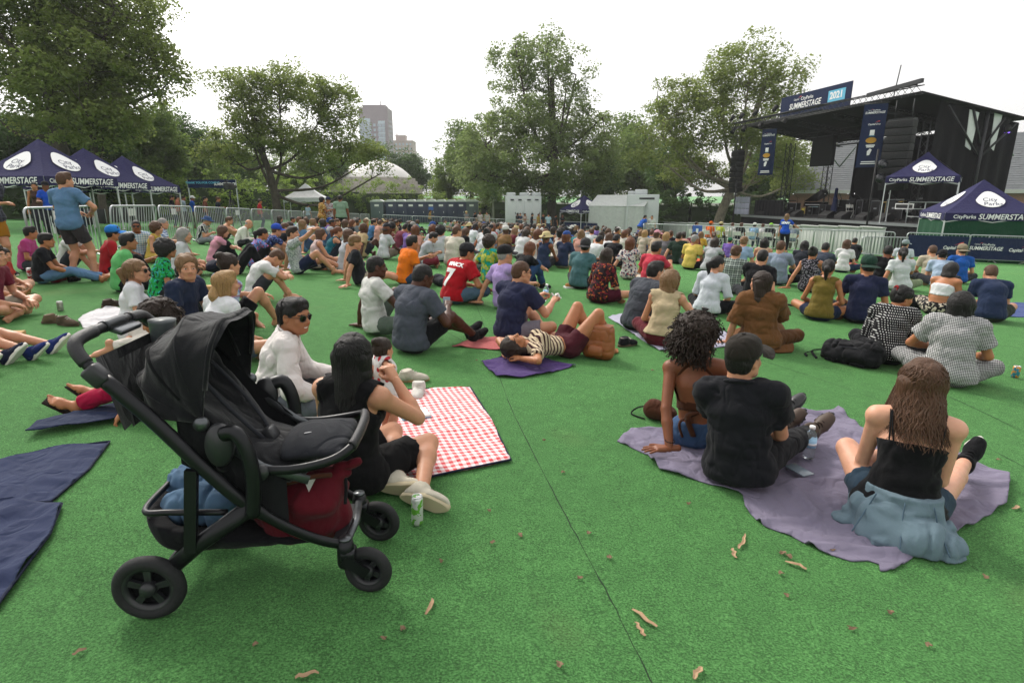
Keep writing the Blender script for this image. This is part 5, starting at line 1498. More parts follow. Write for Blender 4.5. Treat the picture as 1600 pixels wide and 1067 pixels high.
 # loudspeaker arrays
 def array(u, w, ztop, n, lab, rz=0, sc=1.0):
  a = empty('loudspeaker_array'); a.matrix_world = M @ Matrix.Translation(W(u, w, ztop)) @ Matrix.Rotation(rz, 4, 'Z'); tag(a, lab, 'loudspeakers', 'hanging loudspeaker arrays'); z = 0; ang = 0; y = 0
  for i in range(n):
   ang = R(max(0, i - n * .4) * 2.6); MM = Matrix.Translation((0, y, z - .19 * sc)) @ Matrix.Rotation(ang, 4, 'X')
   b_ = MB().box((0, 0, 0), (1.25 * sc, .6 * sc, .36 * sc), bev=.02).build('cabinet', blk, a); b_.matrix_local = MM
   g = MB(); [g.box((0, -.305 * sc, (q - 3) * .045 * sc), (1.15 * sc, .012, .012)) for q in range(7)]; g.build('grille', dkalu, b_)
   z -= .385 * sc * math.cos(ang); y += .385 * sc * math.sin(ang)
  m = MB(); [m.tube([(x, 0, 0), (x, 0, 1.0)], .025, 6) for x in (-.4, .4)]; m.box((0, 0, .05), (1.2, .5, .08)); m.build('rigging', dkalu, a)
 array(-1.3, -.75, 4.9, 8, 'black loudspeaker array hanging at the left end of the stage', R(-12))
 array(L_ + .2, -1.2, 5.35, 9, 'black loudspeaker array hanging at the right front of the stage', R(24), 1.0)
 # hanging banners
 def banner(u, w, zt, zb, wd, lab, rz=0):
  a = empty('sponsor_banner'); a.matrix_world = M @ Matrix.Translation(W(u, w, zt)) @ Matrix.Rotation(rz, 4, 'Z'); tag(a, lab, 'banner', 'hanging sponsor banners'); H_ = zt - zb
  MB().grid(lambda p, q: Vector((-wd / 2 + wd * p + .05 * q * (p - .5), .05 * math.sin(p * 5 + q * 4) * q, -H_ * q)), 10, 16).build('sheet', NAVY_CLOTH, a)
  MB().tube([(-wd / 2 - .06, 0, .02), (wd / 2 + .06, 0, .02)], .03, 6).build('top_bar', dkalu, a)
  fm = lambda z: face_M((0, -.09, -H_ * z), (1, 0, 0), (0, -1, 0))
  summerstage(a, fm(.14), wd * .42); capital_one(a, fm(.32), wd * .34)
  MB().box((0, -.09, -H_ * .45), (.22, .01, .28), bev=.004).build('sponsor_mark', INK_W, a); T('Parks', .12, a, fm(.5), INK_B)
  MB().lathe([(.2, 0), (.26, .0)], 16, face_M((0, -.09, -H_ * .57), (1, 0, 0), (0, -1, 0)) @ Matrix.Diagonal((1, .6, 1, 1))).build('sponsor_mark', INK_Y, a)
  MB().box((0, -.09, -H_ * .65), (.42, .01, .07)).box((0, -.09, -H_ * .675), (.36, .01, .06)).build('sponsor_mark', INK_W, a)
  MB().prism([(-.1, 0), (.02, .02), (.1, .3), (.0, .36), (-.12, .22)], .01, face_M((0, -.085, -H_ * .81), (1, 0, 0), (0, -1, 0))).build('sponsor_mark', INK_W, a)
  MB().box((0, -.09, -H_ * .91), (wd * .6, .01, .05)).box((0, -.09, -H_ * .94), (wd * .64, .01, .05)).build('small_print', INK_W, a)
 banner(2.9, -1.15, F0 - .55, 3.0, 1.05, 'navy sponsor banner hanging beside the left loudspeakers', R(28))
 banner(L_ - 1.5, -1.35, F0 - .25, 3.1, 1.1, 'navy sponsor banner hanging left of the right loudspeakers', R(44))
 # side fill: video wall box hung over the left tower
 v = empty('side_fill'); v.matrix_world = M @ Matrix.Translation(W(3.1, 3.2, F0 - 2.0)); tag(v, 'square black panel hanging over the left of the deck', 'panel'); MB().box((0, 0, 0), (2.1, .3, 2.0), bev=.03).build('panel', blk, v); MB().tube([(-.8, 0, 1), (-.8, 0, 1.7)], .03, 6).tube([(.8, 0, 1), (.8, 0, 1.7)], .03, 6).build('rigging', dkalu, v)
 # ---- gear on the deck
 def thing(name, u, w, lab, cat, rz=0, grp=None):
  e = empty(name); e.matrix_world = M @ Matrix.Translation(P(u, w, 0)) @ Matrix.Rotation(rz, 4, 'Z'); tag(e, lab, cat, grp); return e
 for i, u in enumerate((.8, 3.4, 4.6, 7.2, 8.8, 10.3, 12.0)):
  e = thing('stage_monitor', u, .5 + .2 * (i % 2), 'black wedge monitor at the front edge of the stage deck, number %s from the left' % ('one', 'two', 'three', 'four', 'five', 'six', 'seven')[i], 'monitor', R(random.uniform(-10, 10)), 'wedge monitors')
  MB().prism([(-.3, 0), (.3, 0), (.3, .2), (-.12, .46), (-.3, .4)], .75, Matrix.Translation((-.37, 0, 0)) @ Matrix(((0, 0, 1, 0), (-1, 0, 0, 0), (0, 1, 0, 0), (0, 0, 0, 1)))).build('cabinet', blk, e)
  g_ = MB(); [g_.bar((-.33, -.29 + .36 * t, .21 + .235 * t), (.33, -.29 + .36 * t, .21 + .235 * t), .012, .012) for t in [k / 6 for k in range(1, 6)]]; g_.build('grille', dkalu, e)
 for i in range(13):
  hh = random.uniform(.5, 1.25); wd = random.uniform(.5, 1.0); e = thing('flight_case', 1.0 + i * .93, 3.0 + 2.4 * ((i * 7) % 5) / 5, 'black road case among the gear at the back of the stage, %s from left' % ORD[i], 'case', R(random.uniform(-20, 20)), 'road cases on stage')
  MB().box((0, 0, hh / 2 + .05), (wd, .5, hh), bev=.02).build('box', blk, e); MB().box((0, -.255, hh * .6), (wd * .3, .02, .1)).build('handle', alu, e); m = MB(); [m.box((sx * wd / 2, -.25, hh / 2 + .05), (.03, .03, hh)) for sx in (-1, 1)]; m.box((0, -.25, hh + .05), (wd, .03, .03)); m.build('edge_trim', alu, e)
 wood = plain('dark_wood', '#5a3a26', .5); silver = plain('chrome', (.7, .7, .72), .2, 1.0)
 e = thing('grand_piano', 2.6, 3.4, 'black grand piano with open lid at the left back of the stage', 'piano', R(20))
 MB().prism([(-.75, 0), (.75, 0), (.75, .6), (.35, 1.5), (-.1, 1.9), (-.75, 1.7)], .32, Matrix.Translation((0, 0, .65))).build('case', plain('piano_black', '#0c0c0d', .2), e); MB().prism([(-.75, 0), (.75, 0), (.75, .6), (.35, 1.5), (-.1, 1.9), (-.75, 1.7)], .03, Matrix.Translation((-.75, 0, 1.0)) @ Matrix.Rotation(R(-35), 4, 'Y') @ Matrix.Translation((.75, 0, 0))).build('lid', plain('piano_black', '#0c0c0d', .2), e)
 for (x, y) in ((-.6, .15), (.6, .15), (-.1, 1.6)): MB().lathe([(.06, 0), (.05, .5), (.07, .65)], 8, Matrix.Translation((x, y, 0))).build('leg', blk, e)
 MB().box((0, .02, .78), (1.2, .18, .04)).build('keys', INK_W, e)
 for i, (u, w, hh, wd, lab) in enumerate(((5.0, 3.4, .95, .75, 'black bass amplifier left of the staff woman on stage'), (5.9, 2.6, .7, .7, 'small black amplifier beside the blue bass case'), (11.2, 4.2, 1.0, .8, 'tall black amplifier in front of the backdrop'))):
  e = thing('amplifier', u, w, lab, 'amplifier', R(-20), 'amplifiers on stage'); MB().box((0, 0, hh / 2), (wd, .45, hh), bev=.03).build('cabinet', blk, e); MB().box((0, -.235, hh - .1), (wd * .86, .02, .12)).build('control_panel', alu, e); MB().box((0, -.235, hh * .42), (wd * .86, .02, hh * .7)).build('grille', dkalu, e)
 e = thing('double_bass_case', 6.3, 2.0, 'tall dark blue padded bass case standing on stage', 'instrument case', R(-15))
 F_ = Field(); F_.cap((0, 0, .45), (0, 0, .75), .36, .3, k=.1, lat=(1, 0, 0), dr=.45).cap((0, 0, .9), (0, 0, 1.2), .25, .22, k=.12, lat=(1, 0, 0), dr=.5).cap((0, 0, 1.2), (0, 0, 1.85), .12, .1, k=.15); V, Q = F_.surface(.035, floor=0.02); obj('case', np_mesh('case', V, Q), fabric('#1b2447'), e); MB().tube(smooth_path([(.1, .15, 1.6), (.3, .25, 1.2), (.15, .2, .8)], 4), .025, 6).build('strap', blk, e)
 for i, (u, w, lab) in enumerate(((7.5, 2.2, 'white folding chair standing on the stage deck'),)):
  e = thing('folding_chair', u, w, lab, 'chair', R(30)); folding_chair_parts(e)
 e = thing('drum_kit', 10.0, 3.0, 'drum kit with white bass drum head at the middle of the stage', 'drum kit', R(-10))
 MB().tube([(0, -.2, .3), (0, .25, .3)], .3, 20).build('bass_drum', wood, e); MB().lathe([(.0001, 0), (.28, 0)], 20, face_M((0, -.21, .3), (1, 0, 0), (0, -1, 0))).build('drum_head', INK_W, e)
 for (x, y, z, r_) in ((-.35, .1, .62, .17), (.35, .1, .62, .17), (.65, .5, .45, .22), (-.6, .45, .6, .18)): MB().tube([(x, y, z), (x, y, z + .2)], r_, 16).build('drum', plain('drum_shell', '#b9bcc0', .3), e)
 for (x, y, z) in ((-.7, .0, 1.05), (.75, .0, 1.1), (-.2, .5, 1.2)): c = MB().lathe([(.0001, .03), (.05, .02), (.24, 0)], 16, Matrix.Translation((x, y, z)) @ Matrix.Rotation(R(12), 4, 'X')).tube([(x, y, 0), (x, y, z)], .012, 5); c.build('cymbal', plain('brass', (.6, .42, .12), .3, .9), e)
 for i, (u, w, rz) in enumerate(((4.0, .9, 10), (6.9, 1.2, -20), (8.3, 1.5, 15), (9.3, 1.2, 0), (11.6, 1.5, -10), (1.6, 1.0, 0))):
  e = thing('microphone_stand', u, w, 'thin black microphone stand on the deck, %s along the front' % ('second', 'third', 'fourth', 'fifth', 'last', 'first')[i], 'microphone stand', R(rz), 'microphone stands')
  m = MB(); m.lathe([(.14, 0), (.14, .02), (.02, .03)], 12); m.tube([(0, 0, .02), (0, 0, 1.3)], .014, 6); m.tube([(0, .1, 1.25), (0, -.35, 1.5)], .01, 5); m.build('stand', blk, e); MB().tube([(0, -.35, 1.5), (0, -.48, 1.55)], [.018, .03], 8).build('microphone', silver, e)
 for i, (u, w) in enumerate(((6.0, 3.6), (6.7, 3.9), (7.9, 3.6), (8.9, 4.2))):
  e = thing('music_stand', u, w, 'black music stand in the group at the back of the stage, %s from left' % ('first', 'second', 'third', 'fourth')[i], 'music stand', R(random.uniform(-30, 30)), 'music stands'); MB().box((0, 0, 1.1), (.5, .03, .34), Matrix.Rotation(R(-25), 4, 'X')).build('desk', blk, e); MB().tube([(0, .03, .02), (0, .03, 1.1)], .014, 6).tube([(-.25, 0, .01), (0, .03, .25), (.25, 0, .01)], .012, 5).build('stand', blk, e)
 e = thing('conga_drum', 12.6, 2.8, 'tall yellow conga drum by the right of the deck', 'drum'); MB().lathe([(.12, 0), (.15, .3), (.19, .6), (.15, .9)], 18).build('shell', plain('conga_yellow', '#b98622', .4), e); MB().lathe([(.16, .88), (.165, .93), (.0001, .935)], 18).build('head', INK_W, e)
 e = thing('guitar', 3.9, 1.5, 'yellow electric guitar on a stand at the front left of the deck', 'guitar', R(10)); MB().prism([(-.16, 0), (.16, 0), (.2, .15), (.11, .28), (.15, .42), (-.13, .45), (-.1, .28), (-.2, .15)], .05, Matrix.Translation((0, 0, .15)) @ Matrix.Rotation(R(80), 4, 'X')).build('body', plain('guitar_yellow', '#b7a437', .4), e); MB().bar((0, -.02, .55), (0, .1, 1.15), .05, .03).build('neck', wood, e); MB().tube([(-.15, -.1, .01), (0, .1, .4), (.15, -.1, .01)], .012, 5).build('stand', blk, e)
 # rails of the stairs at the right end, with a lettered plate
 e = thing('stage_railing', 14.2, -.25, 'white steel railing at the right end of the deck under the tent', 'railing'); m = MB()
 for x in (0, 1.0, 2.0, 3.0): m.tube([(x, 0, 0), (x, 0, 1.1)], .03, 6)
 for z in (.35, .75, 1.1): m.tube([(0, 0, z), (3.0, 0, z)], .025, 6)
 m.build('rails', plain('white_rail', '#b8bcbe', .4, .2), e)
 e = thing('percussion_table', 13.0, 1.0, 'table with white framed plate and percussion near the right end', 'table'); MB().box((0, 0, .75), (1.3, .5, .05)).build('top', blk, e); [MB().box((x, y, .37), (.04, .04, .74)).build('leg', blk, e) for x in (-.6, .6) for y in (-.2, .2)]; MB().box((0, -.27, .85), (1.2, .03, .32)).build('plate_frame', INK_W, e); MB().box((0, -.29, .85), (1.06, .012, .2)).build('plate', blk, e)
 # pale opaque panels at the far left end of the deck
 e = thing('screen_panels', -.9, .1, 'pale lattice panels standing at the left end of the stage', 'panel'); pale = plain('pale_lattice', '#a9a9bf', .5)
 for i in range(4):
  for j in range(3): MB().box((-1.35 + .52 * i, 0, .3 + .46 * j - .1), (.49, .05, .43), bev=.01).build('pane', pale, e)
 m = MB(); [m.box((-1.61 + .52 * i, .03, .62), (.04, .06, 1.5)) for i in range(5)]; m.build('frame', alu, e)
 e = thing('drape_wall', 1.3, .35, 'black draped riser at the left front of the deck', 'riser'); MB().grid(lambda u, v: Vector((-1.4 + 3.4 * u, .03 * math.sin(u * 60), 1.05 * v)), 60, 3).build('drape', blk_cloth, e); MB().box((.3, .5, 1.07), (3.4, 1.0, .06)).build('top', blk, e)
 # pole lights in front
 for i, (u, w) in enumerate(((.2, -1.6), (13.9, -2.4))):
  c = M @ W(u, w, 0); e = empty('light_pole', (c.x, c.y, gz(c.x, c.y))); tag(e, ['slim black pole under the left sponsor banner', 'black pole with two round floodlights in front of the right tent'][i], 'pole', 'slim poles before the stage')
  hz_ = 4.6 if i == 0 else 5.3; MB().tube([(0, 0, 0), (0, 0, hz_)], .05, 8).lathe([(.4, 0), (.4, .05), (.06, .08)], 14).build('pole', blk, e)
  if i == 1:
   for z in (4.55, 3.85): MB().lathe([(.0001, -.2), (.2, -.16), (.26, 0), (.22, .12), (.0001, .16)], 14, Matrix.Translation((.28, -.1, z)) @ Matrix.Rotation(R(60), 4, 'X')).build('floodlight', plain('flood_black', '#202226', .25), e)
 # grey barricade wall before the stage
 a = Vector((13.0, 49.0)); b = Vector((17.6, 27.0)); grey = plain('barricade_grey', (.5, .51, .50), .55, .2, var=.18, scale=1.2); n = 16
 rz = math.atan2(b.y - a.y, b.x - a.x); L2 = (b - a).length / n; bo = empty('stage_barricade', (a.x, a.y, gz(a.x, a.y))); tag(bo, 'grey sheet metal barricade in front of the stage', 'barricade')
 for i in range(n):
  p = a.lerp(b, (i + .5) / n); zt = 1.58 - (40 / FPX) * p.y + (.0 if p.y > 27 else 0); zt = gz(p.x, p.y) + 1.28; g_ = gz(p.x, p.y)
  MB().box((0, 0, .64), (L2 - .02, .05, 1.28), bev=.008).box((0, -.05, 1.3), (L2 - .02, .2, .05)).build('panel', grey, bo, (p.x - a.x, p.y - a.y, g_ - gz(a.x, a.y)), (0, 0, rz))
def folding_chair_parts(e, mat=None):
 wh = mat or plain('chair_white', '#d3d2cc', .5)
 MB().box((0, .02, .44), (.42, .4, .025), bev=.01).build('seat', wh, e)
 MB().grid(lambda u, v: Vector((-.2 + .4 * u, -.2 - .03 * v - .02 * math.sin(math.pi * u), .66 + .18 * v)), 8, 3).grid(lambda u, v: Vector((.2 - .4 * u, -.21 - .03 * v - .02 * math.sin(math.pi * u), .66 + .18 * v)), 8, 3).build('backrest', wh, e)
 for s_ in (-1, 1):
  MB().tube([(s_ * .21, .24, .01), (s_ * .21, -.0, .44), (s_ * .21, -.24, .86)], .014, 6).build('leg', wh, e); MB().tube([(s_ * .19, -.26, .01), (s_ * .19, .1, .43)], .014, 6).build('leg', wh, e)
 MB().tube([(-.21, -.24, .86), (.21, -.24, .86)], .014, 6).tube([(-.19, -.2, .08), (.19, -.2, .08)], .01, 6).build('stretcher', wh, e)
build_stage()
# ================================================================== people
POSES = {
 'cross': dict(footL=(.10, .30, .07), footR=(-.08, .26, .08), kneeL=(-.36, .27, .17), kneeR=(.36, .27, .17), handL=(-.14, .32, .2), handR=(.14, .3, .2), curve=18, lean=2, toeL=(.8, .3, -.1), toeR=(-.8, .3, -.1)),
 'hunch': dict(footL=(.10, .30, .07), footR=(-.08, .26, .08), kneeL=(-.35, .28, .2), kneeR=(.35, .28, .2), handL=(-.06, .38, .22), handR=(.06, .36, .24), curve=34, lean=8, hpitch=-18, toeL=(.8, .3, -.1), toeR=(-.8, .3, -.1)),
 'hug': dict(footL=(-.10, .44, .08), footR=(.10, .46, .08), handL=(.04, .47, .36), handR=(-.03, .45, .38), curve=26, lean=6, toeL=(-.1, 1, 0), toeR=(.1, 1, 0), epoleL=(-1, 0, -.2), epoleR=(1, 0, -.2)),
 'knee': dict(footL=(-.12, .46, .08), footR=(.05, .34, .07), kneeR=(.38, .24, .15), handL=(-.12, .46, .46), handR=(.2, .34, .2), curve=20, lean=2, toeL=(-.1, 1, 0), toeR=(-.9, .3, -.1)),
 'kneeR': dict(footR=(.12, .46, .08), footL=(-.05, .34, .07), kneeL=(-.38, .24, .15), handR=(.12, .46, .46), handL=(-.2, .34, .2), curve=20, lean=2, toeR=(.1, 1, 0), toeL=(.9, .3, -.1)),
 'back': dict(footL=(-.1, .84, .08), footR=(.12, .84, .08), handL=(-.3, -.26, .03), handR=(.3, -.26, .03), lean=-18, curve=14, fingL=(-.5, -.7, -.05), fingR=(.5, -.7, -.05), hkL='flat', hkR='flat', epoleL=(-.2, -1, .2), epoleR=(.2, -1, .2)),
 'out': dict(footL=(-.12, .84, .08), footR=(.12, .82, .08), handL=(-.12, .4, .2), handR=(.14, .42, .2), lean=-2, curve=24),
 'side': dict(kneeR=(.40, .26, .12), footR=(.44, -.16, .07), kneeL=(.12, .38, .14), footL=(.30, -.01, .07), handL=(-.34, -.1, .03), handR=(.16, .3, .2), side=-7, lean=-2, curve=16, hkL='flat', fingL=(-.6, .5, -.05), toeR=(.1, -1, 0), toeL=(.2, -1, 0)),
 'sideL': dict(kneeL=(-.40, .26, .12), footL=(-.44, -.16, .07), kneeR=(-.12, .38, .14), footR=(-.30, -.01, .07), handR=(.34, -.1, .03), handL=(-.16, .3, .2), side=7, lean=-2, curve=16, hkR='flat', fingR=(.6, .5, -.05), toeL=(-.1, -1, 0), toeR=(-.2, -1, 0)),
 'leanL': dict(footL=(-.1, .5, .08), footR=(.10, .34, .07), kneeR=(.36, .27, .16), handL=(-.36, -.2, .03), handR=(.1, .42, .35), side=-5, lean=-8, curve=16, hkL='flat', fingL=(-.7, -.3, -.05), epoleL=(-.3, -1, 0), toeR=(-.9, .3, -.1)),
 'leanR': dict(footR=(.1, .5, .08), footL=(-.10, .34, .07), kneeL=(-.36, .27, .16), handR=(.36, -.2, .03), handL=(-.1, .42, .35), side=5, lean=-8, curve=16, hkR='flat', fingR=(.7, -.3, -.05), epoleR=(.3, -1, 0), toeL=(.9, .3, -.1)),
 'lie': dict(lean=-84, curve=-4, headfree=False, footL=(-.12, .42, .08), footR=(.12, .44, .08), handL=(-.16, -.62, .08), handR=(.16, -.62, .08), epoleL=(-1, .0, .1), epoleR=(1, .0, .1), toeL=(0, 1, 0), toeR=(0, 1, 0), fingL=(.8, -.2, 0), fingR=(-.8, -.2, 0)),
 'phone': dict(footL=(.10, .30, .07), footR=(-.08, .26, .08), kneeL=(-.36, .27, .17), kneeR=(.36, .27, .17), handL=(.0, .3, .34), handR=(.08, .32, .34), curve=26, lean=4, hpitch=-20, toeL=(.8, .3, -.1), toeR=(-.8, .3, -.1), hkL='hold', hkR='hold'),
 'stand': dict(hz=.90, footL=(-.12, -.02, .085), footR=(.12, .04, .085), handL=(-.26, .06, .78), handR=(.26, .08, .78), toeL=(-.2, 1, 0), toeR=(.2, 1, 0), kpoleL=(0, 1, 0), kpoleR=(0, 1, 0), curve=6),
 'standfold': dict(hz=.90, footL=(-.12, -.02, .085), footR=(.12, .04, .085), handL=(.12, .24, 1.1), handR=(-.12, .25, 1.12), toeL=(-.2, 1, 0), toeR=(.2, 1, 0), kpoleL=(0, 1, 0), kpoleR=(0, 1, 0), curve=6, hk='grip'),
 'chair': dict(hz=.56, footL=(-.13, .46, .085), footR=(.13, .44, .085), handL=(-.12, .34, .62), handR=(.12, .34, .62), toeL=(-.1, 1, 0), toeR=(.1, 1, 0), kpoleL=(0, .2, 1), kpoleR=(0, .2, 1), curve=14),
}
STAGE_C = Vector((20.0, 38.0))
def facing(p): return math.degrees(math.atan2(STAGE_C.x - p.x, STAGE_C.y - p.y))
def local_of(root_M, p): return root_M.inverted() @ Vector(p)
def person(u, v, f, pose, label, o, group='audience seated on the lawn', h=.018, hh=.011, hero=False, over=None, s=1.0, fem=False, b=1.0, loc=None, px=None):
 p = loc if loc is not None else gp(u, v)
 if f is None: f = facing(p) + random.uniform(-12, 12)
 root = empty('person', p, R(-f), tilt=pose not in ('stand', 'standfold'))
 tag(root, label, 'person', group)
 P = dict(POSES[pose], s=s, fem=fem, b=b); P.update(over or {})
 if px:                                                   # hands or feet that touch a known spot
  MW = Matrix.Translation(p) @ (TILT if pose != 'stand' else Matrix()) @ Matrix.Rotation(R(-f), 4, 'Z')
  for k, q in px.items():
   w = gp(q[0], q[1]) + Vector((0, 0, q[2] if len(q) > 2 else .03)) if len(q) < 4 else at(q[0], q[1], q[3])
   P[k] = tuple(c / s for c in (MW.inverted() @ w))
 key = None
 if not hero: key = ('mid', pose, fem, round(b, 2), round(s, 2), h, tuple(sorted((k, str(x)) for k, x in (over or {}).items())), str(px))
 J = cached(('J', key), lambda: make_joints(P)) if key else make_joints(P)
 if 'hs' in P: J['head'][:3, :3] *= P['hs']
 dress_up(root, P, J, o, h, hh, key)
 root_J[root.name] = J
 return root, J
root_J = {}
def fit(shirt, pants, hair='short', hairc='darkbrown', skin_='fair', **kw):
 sh = fabric(*shirt) if isinstance(shirt, tuple) else (fabric(shirt) if isinstance(shirt, str) else shirt)
 pa = fabric(*pants) if isinstance(pants, tuple) else (fabric(pants) if isinstance(pants, str) else pants)
 return dict(shirt=sh, pants=pa, hair=hair, hairc=hairc, skin=skin_, **kw)
SHOE_K = fabric('#1a1a1c'); SHOE_W = fabric('#d0cdc6'); JEAN = '#3c5270'; DARK = '#1d1e22'
CAPK = fabric('#202024')
